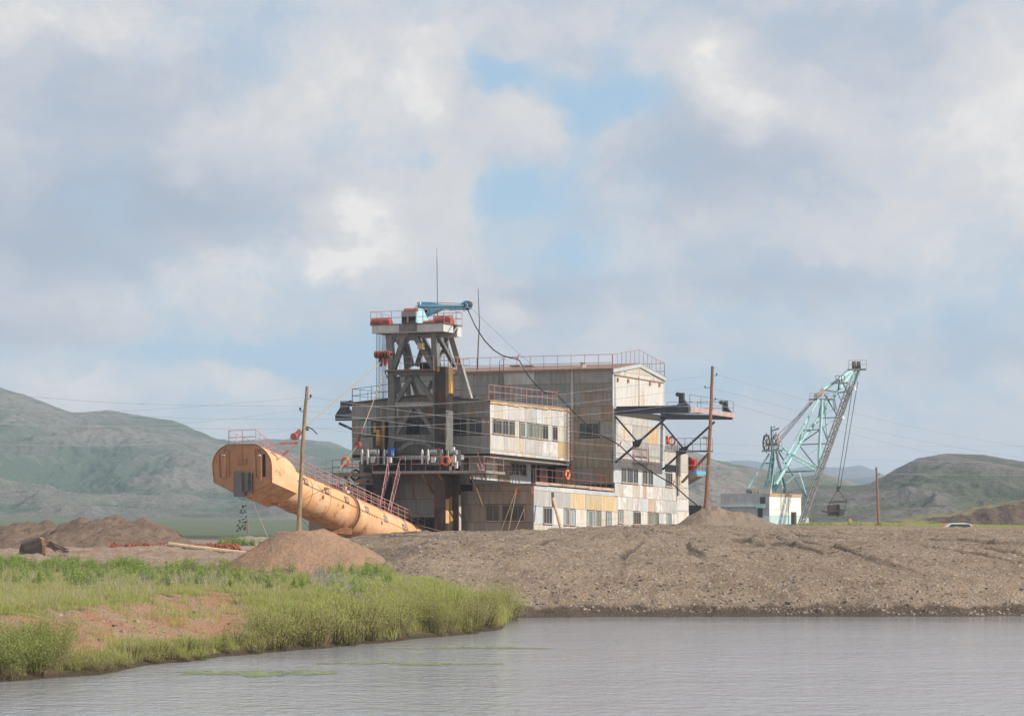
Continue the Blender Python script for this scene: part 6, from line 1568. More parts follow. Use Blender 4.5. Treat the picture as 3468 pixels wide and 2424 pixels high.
# ---------------------------------------------------------------- the walking dragline, 600 m away
YD = 600.
TD = R(24)
gO = P(2606, 1775, YD); gO.z = 3.0
gU = Vector((math.cos(TD), -math.sin(TD), 0)); gV = Vector((math.sin(TD), math.cos(TD), 0))
def G(u, v, z): return Vector((gO.x, gO.y, 0)) + gU*u + gV*v + Vector((0, 0, z))
def gat(v_, px, py):
    o, d = _ray(px, py); t = ((G(0, v_, 0)-o).dot(gV))/d.dot(gV); p = o+d*t; return (p-G(0, 0, 0)).dot(gU), p.z
def gatU(u_, px, py):
    o, d = _ray(px, py); t = ((G(u_, 0, 0)-o).dot(gU))/d.dot(gU); p = o+d*t; return (p-G(0, 0, 0)).dot(gV), p.z
drag = thing('dragline', (gO.x, gO.y, 3.0), 'white and pale teal walking dragline with a tall lattice boom beyond the gravel', 'dragline excavator')
def gbox(b, u0, u1, v0, v1, z0, z1):
    b.hexa([G(*q) for q in ((u0,v0,z0),(u1,v0,z0),(u1,v1,z0),(u0,v1,z0),(u0,v0,z1),(u1,v0,z1),(u1,v1,z1),(u0,v1,z1))])
ug0, _ = gat(0, 2440, 1700); zg1 = gat(0, 2600, 1672)[1]
vg1, _ = gatU(0, 2668, 1700); vg2, _ = gatU(0, 2709, 1700)
b = MB(); gbox(b, ug0, -.06, .06, vg2-.06, 1.0, zg1-.1); house = b.build('house', M['dgrey'], drag)
def gs(u0, u1, v0, v1, z0, z1, mat, nm, par=None):
    b = MB(); gbox(b, u0, u1, v0, v1, z0, z1); return b.build(nm, M[mat], par or house)
zs = gat(0, 2600, 1712)[1]; zt_ = gat(0, 2600, 1745)[1]
us_ = [ug0 + (0-ug0)*k/6 for k in range(7)]
for k in range(6):
    gs(us_[k]+.02, us_[k+1]-.02, 0, .05, zs+.05, zg1-.05, 'dgrey', 'panel')
    if k != 4: gs(us_[k]+.02, us_[k+1]-.02, 0, .05, zt_, zs-.25, 'dgrey', 'panel')
    gs(us_[k]+.02, us_[k+1]-.02, 0, .05, 1.0, zt_-.03, 'dteal' if k > 4 else 'dgrey', 'panel')
ux = lambda x: gat(0, x, 1700)[0]
gs(ux(2436), ux(2590), -.35, -.01, zs-.2, zs+.1, 'dteal', 'gutter')
gs(ux(2563), ux(2592), -.6, -.36, zs-.45, zs+.1, 'teal', 'door_canopy')
gs(ux(2566), ux(2583), -.03, .02, 1.0, zs-.25, 'black', 'doorway')
gs(ux(2574), ux(2592), -.04, .02, gat(0, 2580, 1705)[1], gat(0, 2580, 1682)[1], 'glass', 'window')
vs_ = [0] + [vg1*k/3 for k in (1, 2, 3)]
for k in range(3):
    gs(-.05, .0, vs_[k]+.02, vs_[k+1]-.02, zt_, zg1-.3, 'dwhite', 'panel'); gs(-.05, .0, vs_[k]+.02, vs_[k+1]-.02, 1.0, zt_-.03, 'dteal', 'panel')
gs(-.05, .25, vg1+.03, vg2, zt_, zg1-.3, 'dwhite', 'panel'); gs(-.05, .25, vg1+.03, vg2, 1.0, zt_-.03, 'dteal', 'panel')
gs(-1.5, .1, 0.0, vg1-.03, zg1-.5, zg1+.12, 'fascia', 'roof'); gs(-1.5, .35, vg1, vg2+.2, zg1-.55, zg1+.05, 'fascia', 'roof')
gs(ug0, -1.55, 0.1, vg2, zg1-.05, zg1+.12, 'dgrey', 'roof')
# faint stencilled mark on the white side
for k, (x, y, w_, h_) in enumerate(((2624, 1726, 1.6, 5), (2628, 1725, 1.6, 5), (2632, 1726, 1.6, 5), (2637, 1725, 1.6, 7), (2641, 1716, 1.6, 10), (2644, 1722, 1.4, 8))):
    v_, z_ = gatU(.03, x, y); gs(.003, .02, v_-.08, v_+.09, z_-h_*.029, z_+h_*.029, 'pinkrust', 'stencil_mark')
b = MB(); v_, z_ = gatU(.3, 2683, 1762); gs(.28, 1.0, v_-.6, v_+.6, 1.5, z_+1.7, 'bucket', 'tyre_fender')
gs(ux(2540), ux(2552), 2, 3, zg1+.1, zg1+1.1, 'cream', 'roof_box'); gs(ux(2586)-1.2, ux(2600), 1.5, 2.6, zg1+.1, zg1+1.1, 'cream', 'roof_box')
gs(ux(2575), ux(2583), 3, 4, zg1+.1, zg1+1.5, 'white', 'roof_fan'); gs(ux(2516), ux(2530), 2, 3, zg1+.1, zg1+.9, 'teal_d', 'winch')
gs(-.9, -.5, vg1-.2, vg1+.3, zg1+.02, zg1+1.0, 'lattice', 'roof_post'); gs(-1.0, 0.2, vg1-.2, vg1+.3, zg1+1.0, zg1+1.25, 'white', 'floodlight')
railing([G(ug0+1, .2, zg1+.1), G(ux(2560), .2, zg1+.1)], .9, 1.6, 'rail', drag, r=.03, pr=.03)
z1 = lambda s_x, s_y: (2420+s_x*.2305, 1420+s_y*.2305)
z2 = lambda s_x, s_y: (2660+s_x*.2242, 1200+s_y*.2242)
def dm(name, f, x0, y0, x1, y1, r, mat, Y0=YD+3, Y1=None, n=7, parent=drag):
    a, c = P(*f(x0, y0), Y0), P(*f(x1, y1), Y0 if Y1 is None else Y1)
    b = MB(); b.tube([a, c], r*.74, n); return b.build(name, M[mat], parent)
# mast (A-frame)
dm('mast_leg', z1, 495, 1000, 805, 500, .26, 'teal', YD+3); dm('mast_leg', z1, 1350, 1140, 940, 475, .2, 'teal_d', YD+5)
dm('mast_leg', z1, 770, 950, 850, 470, .3, 'teal_d', YD+2); dm('mast_leg', z1, 1050, 1060, 910, 480, .28, 'teal_d', YD+6)
dm('mast_leg', z1, 830, 1040, 900, 500, .16, 'teal', YD+1); dm('mast_leg', z1, 995, 1010, 900, 480, .2, 'teal', YD+4); dm('mast_leg', z1, 870, 1050, 895, 560, .14, 'teal', YD+4)
dm('mast_post', z1, 855, 1040, 855, 470, .42, 'teal_d', YD+5); dm('mast_post', z1, 905, 490, 960, 720, .3, 'lattice', YD+4)
dm('mast_head', z1, 838, 480, 835, 110, .26, 'teal_d', YD+4); dm('mast_arm', z1, 830, 170, 940, 132, .22, 'teal_d', YD+4); dm('mast_arm', z1, 850, 250, 880, 150, .14, 'teal', YD+4)
dm('arm_roller', z1, 828, 112, 848, 112, .25, 'lattice', YD+4); dm('arm_roller', z1, 868, 108, 888, 108, .25, 'lattice', YD+4); dm('arm_roller', z1, 930, 132, 945, 130, .3, 'redoxide', YD+4)
for (x, y) in ((762, 343), (903, 333)):
    c = P(*z1(x, y), YD+4); b = MB(); b.ring(c, Vector((1, .35, 0)), 1.55, .17, 24, 6); w_ = b.build('sheave', M['bucket' if x < 800 else 'fascia'], drag)
    for k in range(4):
        ax_ = Vector((1, .35, 0)).normalized(); a_ = ax_.orthogonal(); b2_ = ax_.cross(a_); d = a_*math.cos(k*.785)+b2_*math.sin(k*.785)
        b = MB(); b.bar(c-d*1.5, c+d*1.5, .12); b.build('spoke', M['bucket'], w_)
dm('mast_beam', z1, 770, 370, 930, 360, .3, 'teal_d', YD+4)
for (x0, x1, y) in ((700, 985, 465), (750, 870, 642)):
    a, c = P(*z1(x0, y), YD+3), P(*z1(x1, y-8), YD+3); b = MB(); b.bar(a, c, 2.2, .3); b.build('platform', M['teal_d'], drag)
    railing([a+Vector((0, -1, .1)), c+Vector((0, -1, .1))], 1.6 if x0 == 700 else 1.1, 1.6, 'lattice', drag, r=.035, pr=.035)
for x, r_ in ((780, .5), (935, .5)):
    c = P(*z1(x, 965), YD+3); b = MB(); b.bar(c-Vector((.9, 0, 1.1)), c+Vector((.3, 0, 1.0)), .7, .8); b.build('foot_bracket', M['teal_d'], drag)
# boom: two lower chords in sooty lattice
foot = (950+0, 1420)
def chord(pa, pb, Ya, Yb, wd, nm, mat='lattice', nseg=16, dep=.9, rr=.11):
    a, c = P(*pa, Ya), P(*pb, Yb); d = (c-a).normalized(); sd = d.cross(Vector((0, 1, 0))).normalized()*wd/2; dp = d.cross(sd).normalized()*dep/2
    b = MB(); cs = [sd+dp, sd-dp, -sd-dp, -sd+dp]
    for k_ in cs: b.tube([a+k_, c+k_], rr, 5)
    for i in range(nseg):
        p0, p1 = a.lerp(c, i/nseg), a.lerp(c, (i+1)/nseg)
        for j in range(4):
            k0, k1 = cs[j], cs[(j+1) % 4]
            b.tube([p0+k0, p1+k1] if i % 2 else [p0+k1, p1+k0], rr*.7, 4)
    return b.build(nm, M[mat], drag)
s1 = lambda x, y: (2300+x*.4362, 1150+y*.4362)
chord(s1(948, 1425), s1(1325, 350), YD+1, YD+14, .95, 'boom_chord', nseg=36, rr=.11)
chord(s1(960, 1425), s1(1390, 215), YD+4, YD+17, .7, 'boom_chord', nseg=36, rr=.09)
dm('boom_strut', s1, 1325, 350, 1368, 215, .34, 'teal', YD+14); dm('boom_strut', s1, 1370, 340, 1412, 235, .28, 'teal', YD+14)
dm('boom_strut', s1, 1360, 345, 1398, 215, .3, 'lattice', YD+15)
# upper tubes
dm('boom_tube', z1, 905, 950, 1240, 370, .48, 'teal', YD+2, YD+6); dm('boom_tube', z2, 205, 1350, 500, 965, .5, 'teal', YD+6, YD+9); dm('boom_tube', z2, 500, 965, 790, 560, .42, 'teal', YD+9, YD+11); dm('boom_tube', z2, 790, 560, 1010, 270, .4, 'teal', YD+11, YD+14)
dm('boom_tube', z1, 1010, 640, 1330, 60, .34, 'teal', YD+1, YD+3); dm('boom_tube', z2, 40, 1500, 500, 680, .32, 'teal', YD+1, YD+6)
dm('boom_tube', z2, 560, 540, 840, 355, .4, 'teal', YD+7, YD+11); dm('boom_tube', z2, 840, 355, 1050, 220, .36, 'teal', YD+11, YD+14)
dm('boom_post', z2, 555, 680, 505, 1600, .46, 'teal', YD+7); dm('boom_post', s1, 1092, 860, 1086, 975, .42, 'teal', YD+7)
dm('boom_strut', z2, 545, 680, 500, 960, .2, 'teal_d', YD+7); dm('boom_strut', z2, 575, 680, 640, 1290, .2, 'teal', YD+9); dm('boom_strut', z2, 590, 600, 790, 930, .2, 'teal_d', YD+9)
dm('boom_strut', z2, 520, 980, 640, 1310, .18, 'teal_d', YD+8); dm('boom_strut', z2, 565, 960, 780, 950, .16, 'teal_d', YD+8); dm('boom_strut', z2, 245, 1145, 510, 1132, .17, 'teal_d', YD+7)
dm('boom_strut', z2, 215, 1350, 510, 1145, .18, 'teal_d', YD+7); dm('boom_strut', z2, 220, 1360, 625, 1345, .18, 'teal_d', YD+7); dm('boom_strut', z2, 205, 1345, 240, 1160, .2, 'teal_d', YD+6)
dm('boom_strut', z2, 255, 1290, 400, 860, .16, 'teal', YD+4); dm('boom_strut', z2, 210, 1370, 420, 1640, .2, 'teal_d', YD+6); dm('boom_strut', z2, 420, 1640, 480, 1700, .2, 'teal_d', YD+6)
dm('boom_strut', z2, 600, 540, 800, 570, .2, 'teal', YD+9); dm('boom_strut', z2, 800, 575, 925, 562, .2, 'teal_d', YD+10); dm('boom_strut', z2, 820, 390, 795, 545, .2, 'teal_d', YD+10); dm('boom_strut', z2, 840, 380, 925, 540, .18, 'teal_d', YD+10)
dm('boom_strut', z2, 795, 590, 855, 730, .14, 'teal_d', YD+10); dm('boom_strut', z2, 600, 900, 720, 830, .1, 'teal', YD+9); dm('boom_strut', z2, 560, 1110, 740, 985, .1, 'teal', YD+9); dm('boom_strut', z2, 280, 1550, 470, 1430, .1, 'teal', YD+6)
dm('boom_strut', z1, 1015, 772, 1475, 755, .18, 'teal_d', YD+7); dm('boom_strut', z1, 1240, 775, 1350, 1110, .17, 'teal', YD+4); dm('boom_strut', z1, 1055, 935, 1180, 830, .18, 'teal', YD+3); dm('boom_strut', z1, 990, 735, 1120, 660, .13, 'teal', YD+3)
chord(z1(985, 445), z1(1470, 715), YD+4, YD+6, .75, 'boom_stay', 'teal', 14, .5, .1)
for (x0, x1, y, h_) in ((360, 720, 680, 1.1), (945, 1215, 230, 1.7), (750, 940, 432, .0)):
    a, c = P(*z2(x0, y), YD+8), P(*z2(x1, y-4), YD+8); b = MB(); b.bar(a, c, 2.0, .28); b.build('platform', M['lattice'], drag)
    if h_: railing([a+Vector((0, -1, .1)), c+Vector((0, -1, .1))], h_, 1.1, 'lattice', drag, r=.04, pr=.04)
for (x0, y0, x1, y1) in ((760, 320, 812, 375), (845, 318, 893, 382), (440, 600, 470, 665)):
    q_ = [P(*z2(x, y), YD+8) for x, y in ((x0, y0), (x1, y0), (x1, y1), (x0, y1))]; b = MB()
    for k in range(4): b.bar(q_[k], q_[(k+1) % 4], .13)
    b.build('guard_frame', M['lattice'], drag)
b = MB(); b.bar(P(*z2(490, 640), YD+7), P(*z2(580, 520), YD+7), .9, .8); b.build('boom_knuckle', M['pinkrust'], drag)
for x in (1035, 1105):
    c = P(*z2(x, 160), YD+14); b = MB(); b.tube([c-Vector((.35, 0, 0)), c+Vector((.35, 0, 0))], .75, 12); b.build('tip_sheave', M['bucket'], drag)
b = MB(); b.bar(P(*z2(1030, 215), YD+14), P(*z2(1140, 205), YD+14), .8, .9); b.build('boom_head', M['lattice'], drag)
for (x, y) in ((1046, 515), (865, 950)):
    c = P(*z2(x, y), YD+12); b = MB(); b.tube([c-Vector((0, 0, .3)), c+Vector((0, 0, .35))], [.42, .15], 8); b.build('floodlight', M['white'], drag)
for k in range(2):
    a = P(*z2(715+k*25, 670), YD+8); c = P(*z2(745+k*30, 850), YD+8); b = MB(); b.tube([a, c], .07, 4)
    for j in range(10): q_ = P(*z2(715+30*j/10, 670+180*j/10), YD+8); b.tube([q_, q_+Vector((.5, 0, 0))], .05, 4)
    b.build('boom_ladder', M['lattice'], drag)
for k, (x0, y0, x1, y1) in enumerate(((930, 300, 1190, 0), (940, 310, 1215, 0), (945, 330, 1240, 0), (950, 345, 1262, 0), (870, 280, 1095, 0))):
    a = P(*z1(x0, y0), YD+4); e_ = [z2(372, 705), z2(392, 710), z2(410, 705), z2(440, 690), z2(940, 230)][k]; b = MB(); b.tube([a, P(*e_, YD+8)], .055, 4); b.build('boom_rope', M['rope'], drag)
# hoist ropes and bucket (hangs freely: a thing of its own)
bk = P(*s1(1232, 1310), YD+14)
bt = thing('dragline_bucket', bk - Vector((0, 0, 3)), 'rusty open dragline bucket hanging on chains from the boom tip', 'excavator bucket')
def S1(x, y, Y=YD+14): return P(*s1(x, y), Y)
b = MB(); b.prism([S1(1160, 1285), S1(1243, 1275), S1(1240, 1368), S1(1165, 1370)], Vector((0, 3.2, 0))); bo = b.build('shell', M['bucket'], bt)
b = MB(); b.prism([S1(1243, 1275, YD+13.7), S1(1255, 1320, YD+13.7), S1(1285, 1315, YD+13.7), S1(1280, 1360, YD+13.7), S1(1243, 1372, YD+13.7)], Vector((0, 3.6, 0))); b.build('lip', M['bucket'], bt)
b = MB(); b.bar(S1(1105, 1328), S1(1160, 1338), .3); b.bar(S1(1150, 1335), S1(1240, 1330, YD+13.8), .35); b.build('tooth_bar', M['bucket'], bt)
b = MB(); b.bar(S1(1168, 1262), S1(1303, 1256), .42); b.build('spreader_bar', M['bucket'], bt)
for (x0, y0, x1, y1) in ((1172, 1260, 1228, 1170), (1298, 1256, 1240, 1170), (1300, 1258, 1284, 1330), (1166, 1262, 1160, 1330)):
    b = MB(); a, c = S1(x0, y0), S1(x1, y1)
    for k in range(12): p0, p1 = a.lerp(c, k/12), a.lerp(c, (k+.8)/12); b.bar(p0, p1, .22 if k % 2 else .1, .1 if k % 2 else .22)
    b.build('chain', M['bucket'], bt)
b = MB(); b.bar(S1(1224, 1148), S1(1254, 1144), .5, .4); b.bar(S1(1234, 1150), S1(1234, 1180), .5); b.build('hoist_block', M['bucket'], bt)
b = MB(); b.tube([S1(1345, 380), S1(1228, 1145)], .07, 4); b.build('hoist_rope', M['rope'], bt)
b = MB(); b.tube([S1(1388, 325), S1(1252, 1142)], .07, 4); b.build('hoist_rope', M['rope'], bt)
# low sheds, tiny excavator, car
b = MB(); a, c = P(2655, 1776, 620), P(2735, 1776, 620); b.box(a.x-2, c.x-6, 618, 628, 1.5, P(0, 1752, 620).z); b.build('shed', M['dgrey'], label='low grey shed half hidden behind the gravel near the dragline', cat='shed')
b = MB(); b.box(P(2700, 1776, 640).x, P(2733, 1776, 640).x, 636, 644, 1.5, P(0, 1753, 640).z); b.build('shed', M['dwhite'], label='low pale shed right of the grey one, at the dragline boom foot', cat='shed')
t_ = thing('excavator_arm', P(2886, 1778, 560), 'tiny yellow excavator arm sticking up on the far grass', 'excavator')
b = MB(); b.bar(P(2886, 1778, 560), P(2878, 1757, 560), .7, .5); b.build('boom', M['excav'], t_); b = MB(); b.bar(P(2878, 1757, 560), P(2880, 1768, 560), .3, .3); b.build('stick', M['excav'], t_)
# low iron barge behind the heap
b = MB(); a = P(2335, 1712, 300); c = P(2376, 1712, 300); b.box(a.x, c.x, 300, 306, 2.5, a.z+.05); hb_ = b.build('pontoon', M['black'], label='low black pontoon between the dredge and the gravel heap', cat='pontoon')
# car: only the roof rises above the gravel
YC = 450.
ca = P(3190, 1775, YC); cb_ = P(3290, 1775, YC); zc = P(3240, 1770, YC).z
L = cb_.x-ca.x; zr = zc-1.72
car = thing('parked_car', (ca.x+L/2, YC, zr), 'white car showing only its roof behind the gravel crest, an orange beacon beside it', 'car')
b = MB(); x0 = ca.x-1.1
prof = [(x0, .35), (x0, .85), (x0+1.3, 1.02), (x0+2.2, 1.62), (x0+2.9, 1.72), (x0+4.2, 1.74), (x0+5.2, 1.60), (x0+5.6, 1.0), (x0+5.7, .4)]
b.prism([Vector((x, YC-.9, zr+z)) for x, z in prof], Vector((0, 1.8, 0))); b.build('body', M['carwhite'], car)
b = MB(); b.prism([Vector((x, YC-.93, zr+z)) for x, z in ((x0+1.8, 1.08), (x0+2.35, 1.54), (x0+5.0, 1.54), (x0+5.35, 1.08))], Vector((0, .02, 0))); b.build('side_window', M['glass'], car)
b = MB(); b.box(x0+5.3, x0+5.72, YC-.9, YC-.5, zr+1.40, zr+1.52); b.build('tail_light', M['orange_lamp'], car)
for dx_ in (1.2, 4.6):
    w_ = MB(); c = Vector((x0+dx_, YC-.9, zr+.34)); w_.tube([c-Vector((0, .1, 0)), c+Vector((0, .12, 0))], .34, 16); w_.build('wheel', M['black'], car)
b = MB(); a = P(3185, 1774, YC+6); c = P(3214, 1772, YC+6); b.bar(a, c, .3, .12); b.bar(P(3196, 1774, YC+6), P(3196, 1790, YC+6), .12); b.build('beacon_stand', M['orange_lamp'], label='orange beacon bar on a stand just behind the white car roof', cat='beacon')

# ---------------------------------------------------------------- things lying on the left ground
def on(px, Y, dz=0.):
    x = (px-CX)/FPX*Y; return Vector((x, Y, gz(x, Y)+dz))
# old bucket half buried
c = on(135, 192)
bk_ = thing('scrap_bucket', c, 'rusty scoop shaped scrap bucket lying at the foot of the brown dirt mound', 'scrap bucket')
pf = [(-.35, 0), (-.42, .5), (-.30, .95), (-.05, 1.2), (.22, 1.1), (.42, .7), (.42, .1), (.25, -.1)]
b = MB(); b.prism([c+Vector((x*.55, -x*.9, z*.95)) for x, z in pf], Vector((-1.15, .35, -.42))); b.build('shell', M['bucket'], bk_)
b = MB(); b.prism([c+Vector((x*.55+.02, -x*.9-.02, z*.95)) for x, z in pf], Vector((.25, -.05, -.02))); b.build('rim', M['brown'], bk_)
b = MB()
for k in range(14): b.tube([c+Vector((.2+rng.random()*.5, .2, .9-rng.random()*.4)), c+Vector((1.0+rng.random()*.9, .3, .1+rng.random()*.3))], .03, 4)
b.build('roots', M['bucket'], bk_)
# logs
for k, (xa, xb, Y, dz, lb) in enumerate(((575, 735, 200, .12, 'pale peeled log lying on the gravel in front of the red clods'), (700, 870, 198, .10, 'second peeled log end to end with the first, reaching the gravel cone'))):
    a, c_ = on(xa, Y, dz), on(xb, Y-1.5, dz); b = MB(); b.tube([a, a.lerp(c_, .5), c_], [.17, .15, .13], 9); b.build('log', M['wood_pale'], label=lb, cat='log')
# red clods in rows
b = MB(); r3_ = random.Random(9); M['clod'] = weathered('red_clay_clod', (.27, .085, .045), (.33, .12, .07), (.15, .05, .03), .4, .9, rand=.0)
for k in range(330):
    f = r3_.random(); px = (375+f*430) if k % 3 else (575+f*240); Y = 206 + r3_.gauss(0, .5) + (px-375)*.004
    c = on(px, Y, .06); s_ = r3_.uniform(.05, .13)
    pts_ = [c+Vector((r3_.uniform(-s_, s_), r3_.uniform(-s_, s_), r3_.uniform(-.3*s_, s_*1.4))) for _ in range(4)]
    b.bar(pts_[0], pts_[1]+Vector((s_, 0, 0)), s_*1.3, s_*1.1); b.bar(pts_[2], pts_[3]+Vector((0, 0, s_)), s_, s_*1.2)
b.build('clay_clods', M['clod'], kind='stuff', label='row of rust red clods along the top of the gravel')
# stones strewn over the gravel and the cut bank
b = MB(); r4 = np.random.RandomState(5)
def stone_cloud(n, fpx, fY, smin, smax, mb):
    for k in range(n):
        px = fpx(); Y = fY(px); x = (px-CX)/FPX*Y
        yield x, Y, smin + (smax-smin)*r4.rand()**3
st_ = {0: MB(), 1: MB(), 2: MB()}
xs_, Ys_, ss_ = [], [], []
for k in range(19000):
    px = r4.uniform(-60, 3540)
    if px < 1720:
        if k % 14 == 0: Y = r4.uniform(102, 118); px = r4.uniform(-20, 820)
        else: px = r4.uniform(900, 1720); Y = 145 + 90*r4.rand()**2
    else: Y = 149.3 + 92*r4.rand()**2.8
    if r4.rand() < .12 and px > 1740: Y = r4.uniform(149.4, 153)
    xs_.append((px-CX)/FPX*Y); Ys_.append(Y); ss_.append(.03 + .15*r4.rand()**7)
xs_, Ys_, ss_ = map(np.array, (xs_, Ys_, ss_)); zz_, mk = land(xs_, Ys_)
for x, Y, s_, z, gr in zip(xs_, Ys_, ss_, zz_, mk['grass']):
    if gr > .4 or z < .02: continue
    m_ = st_[r4.randint(0, 3)]; c = Vector((x, Y, z)); a = r4.uniform(0, 3.14); d = Vector((math.cos(a), math.sin(a), r4.uniform(-.2, .4)))*s_*.5
    m_.bar(c-d, c+d, s_*.8, s_*.7)
M['stone0'] = plain('grey_stone', (.24, .20, .175), .85, var=.2); M['stone1'] = plain('pale_stone', (.34, .28, .235), .85, var=.2); M['stone2'] = plain('dark_stone', (.15, .125, .11), .85, var=.2)
for k in range(3): st_[k].build('scattered_stones', M['stone%d' % k], kind='stuff', label=['grey stones', 'pale stones', 'dark stones'][k] + ' strewn over the gravel bank')
# ---------------------------------------------------------------- plants
def leaf_mat(name, cols, rough=.7, trans=.25):
    m, t, b, pos = new_mat(name)
    oi = t.add('ShaderNodeObjectInfo')
    n = t.noise(pos, .22, 4, .6); n2 = t.noise(pos, 1.6, 3, .6)
    k = t.math('ADD', t.math('MULTIPLY', oi.outputs['Random'], .45), t.math('ADD', t.math('MULTIPLY', t.math('SUBTRACT', n, .5), 1.3), t.math('ADD', .27, t.math('MULTIPLY', t.math('SUBTRACT', n2, .5), .5))))
    r_ = t.add('ShaderNodeValToRGB'); t.put(r_.inputs[0], k); e = r_.color_ramp.elements
    for i in range(len(cols)-2): e.new((i+1)/(len(cols)-1))
    for el, (i, c) in zip(sorted(e, key=lambda q: q.position), enumerate(cols)): el.position = i/(len(cols)-1); el.color = (*c, 1)
    t.put(b.inputs['Base Color'], r_.outputs[0]); b.inputs['Roughness'].default_value = rough; b.inputs['Specular IOR Level'].default_value = .2
    tr = t.add('ShaderNodeBsdfTranslucent'); t.put(tr.inputs[0], r_.outputs[0]); mx = t.add('ShaderNodeMixShader'); mx.inputs[0].default_value = trans
    t.l.new(b.outputs[0], mx.inputs[1]); t.l.new(tr.outputs[0], mx.inputs[2])
    out = [n_ for n_ in t.n if n_.type == 'OUTPUT_MATERIAL'][0]; t.l.new(mx.outputs[0], out.inputs[0])
    return m
LG = leaf_mat('meadow_grass', [(.46, .36, .24), (.50, .45, .19), (.35, .40, .11), (.48, .47, .16), (.54, .46, .27)], .7, .4)
LW = leaf_mat('bright_weed_leaves', [(.24, .33, .09), (.34, .41, .12), (.28, .38, .10), (.40, .43, .16)], .7, .4)
LS = leaf_mat('willow_leaves', [(.28, .31, .10), (.46, .46, .15), (.35, .38, .10), (.48, .43, .19), (.48, .36, .20)], .7, .4)
LSD = leaf_mat('dark_willow_leaves', [(.15, .20, .06), (.26, .31, .08), (.33, .37, .10), (.20, .26, .07)], .7, .35)
LB = leaf_mat('dry_reed', [(.44, .37, .22), (.50, .43, .27), (.38, .36, .17)], .7, .4)
STEM = plain('twig_bark', (.16, .11, .07), .9, var=.2)
def raw_mesh(name, v, f, mats, mi=None):
    me = bpy.data.meshes.new(name); me.from_pydata(v, [], f)
    for m_ in mats: me.materials.append(m_)
    if mi: me.polygons.foreach_set('material_index', mi)
    return me
def tuft_mesh(seed, n, h, spread, w_, mat, lean=.35):
    r = random.Random(seed); v, f = [], []
    for i in range(n):
        a = r.uniform(0, 6.283); rr = spread*math.sqrt(r.random()); x, y = rr*math.cos(a), rr*math.sin(a)
        hh = h*r.uniform(.45, 1.1); a2 = r.uniform(0, 6.283); l = lean*hh*r.uniform(.2, 1)
        dx, dy = l*math.cos(a2), l*math.sin(a2); b_ = r.uniform(0, 3.14); wx, wy = w_*math.cos(b_)/2, w_*math.sin(b_)/2
        k = len(v); v += [(x-wx, y-wy, -.05), (x+wx, y+wy, -.05), (x+dx*.4+wx*.8, y+dy*.4+wy*.8, hh*.6), (x+dx*.4-wx*.8, y+dy*.4-wy*.8, hh*.6), (x+dx, y+dy, hh)]
        f += [(k, k+1, k+2, k+3), (k+3, k+2, k+4)]
    return raw_mesh('tuft', v, f, [mat])
def weed_mesh(seed, h, mat):
    r = random.Random(seed); v, f = [], []
    for s_ in range(7):
        a = r.uniform(0, 6.283); bx, by = .22*math.cos(a)*r.random(), .22*math.sin(a)*r.random(); tx, ty = bx+r.uniform(-.2, .2), by+r.uniform(-.2, .2); hh = h*r.uniform(.6, 1)
        for i in range(26):
            q = r.uniform(.08, 1); x, y, z = bx+(tx-bx)*q, by+(ty-by)*q, hh*q; a = r.uniform(0, 6.283); L = .14*(1.15-q)+.04; ca, sa = math.cos(a), math.sin(a); w_ = .022
            k = len(v); v += [(x, y, z), (x+ca*L*.5-sa*w_, y+sa*L*.5+ca*w_, z+L*.35), (x+ca*L, y+sa*L, z+L*.3), (x+ca*L*.5+sa*w_, y+sa*L*.5-ca*w_, z+L*.2)]
            f.append((k, k+1, k+2, k+3))
    return raw_mesh('weed', v, f, [mat])
def shrub_meshes(seed, h, wd, nleaf, leafm, dens=1.0):
    """stems that fan out from the foot; leaves crowd along them; stems and leaves are separate meshes"""
    r = random.Random(seed); sv, sf, v, f = [], [], [], []
    ns = int(40*dens)
    for i in range(ns):
        a = r.uniform(0, 6.283); r0 = wd*.28*math.sqrt(r.random()); bx, by = r0*math.cos(a), r0*math.sin(a)
        a2 = a + r.uniform(-.7, .7); out = wd*.55*r.random()**.7; hh = h*(1-.35*(out/(wd*.55))**2)*r.uniform(.62, 1.05)
        tx, ty = bx+out*math.cos(a2), by+out*math.sin(a2); k = len(sv); t_ = .009
        sv += [(bx-t_, by, -.1), (bx+t_, by, -.1), (bx+(tx-bx)*.4+t_, by+(ty-by)*.4, hh*.55), (bx+(tx-bx)*.4-t_, by+(ty-by)*.4, hh*.55), (tx, ty, hh)]
        sf += [(k, k+1, k+2, k+3), (k+3, k+2, k+4)]
        for j in range(int(nleaf/ns)):
            q = r.random()**.75*.93+.07; z = hh*(q*1.1 if q < .5 else .55+(q-.5)*.9); lx = bx+(tx-bx)*(q**1.3); ly = by+(ty-by)*(q**1.3)
            g = .06+.10*q; x, y, z = lx+r.gauss(0, g), ly+r.gauss(0, g), z+r.gauss(0, .05)
            a3 = r.uniform(0, 6.283); L = r.uniform(.045, .10); ca, sa = math.cos(a3), math.sin(a3); el = r.uniform(-.1, 1.1); w_ = r.uniform(.008, .016)
            k = len(v); v += [(x-sa*w_, y+ca*w_, z), (x+sa*w_, y-ca*w_, z), (x+ca*L*math.cos(el), y+sa*L*math.cos(el), z+L*math.sin(el))]
            f.append((k, k+1, k+2))
    return raw_mesh('stems', sv, sf, [STEM]), raw_mesh('foliage', v, f, [leafm])
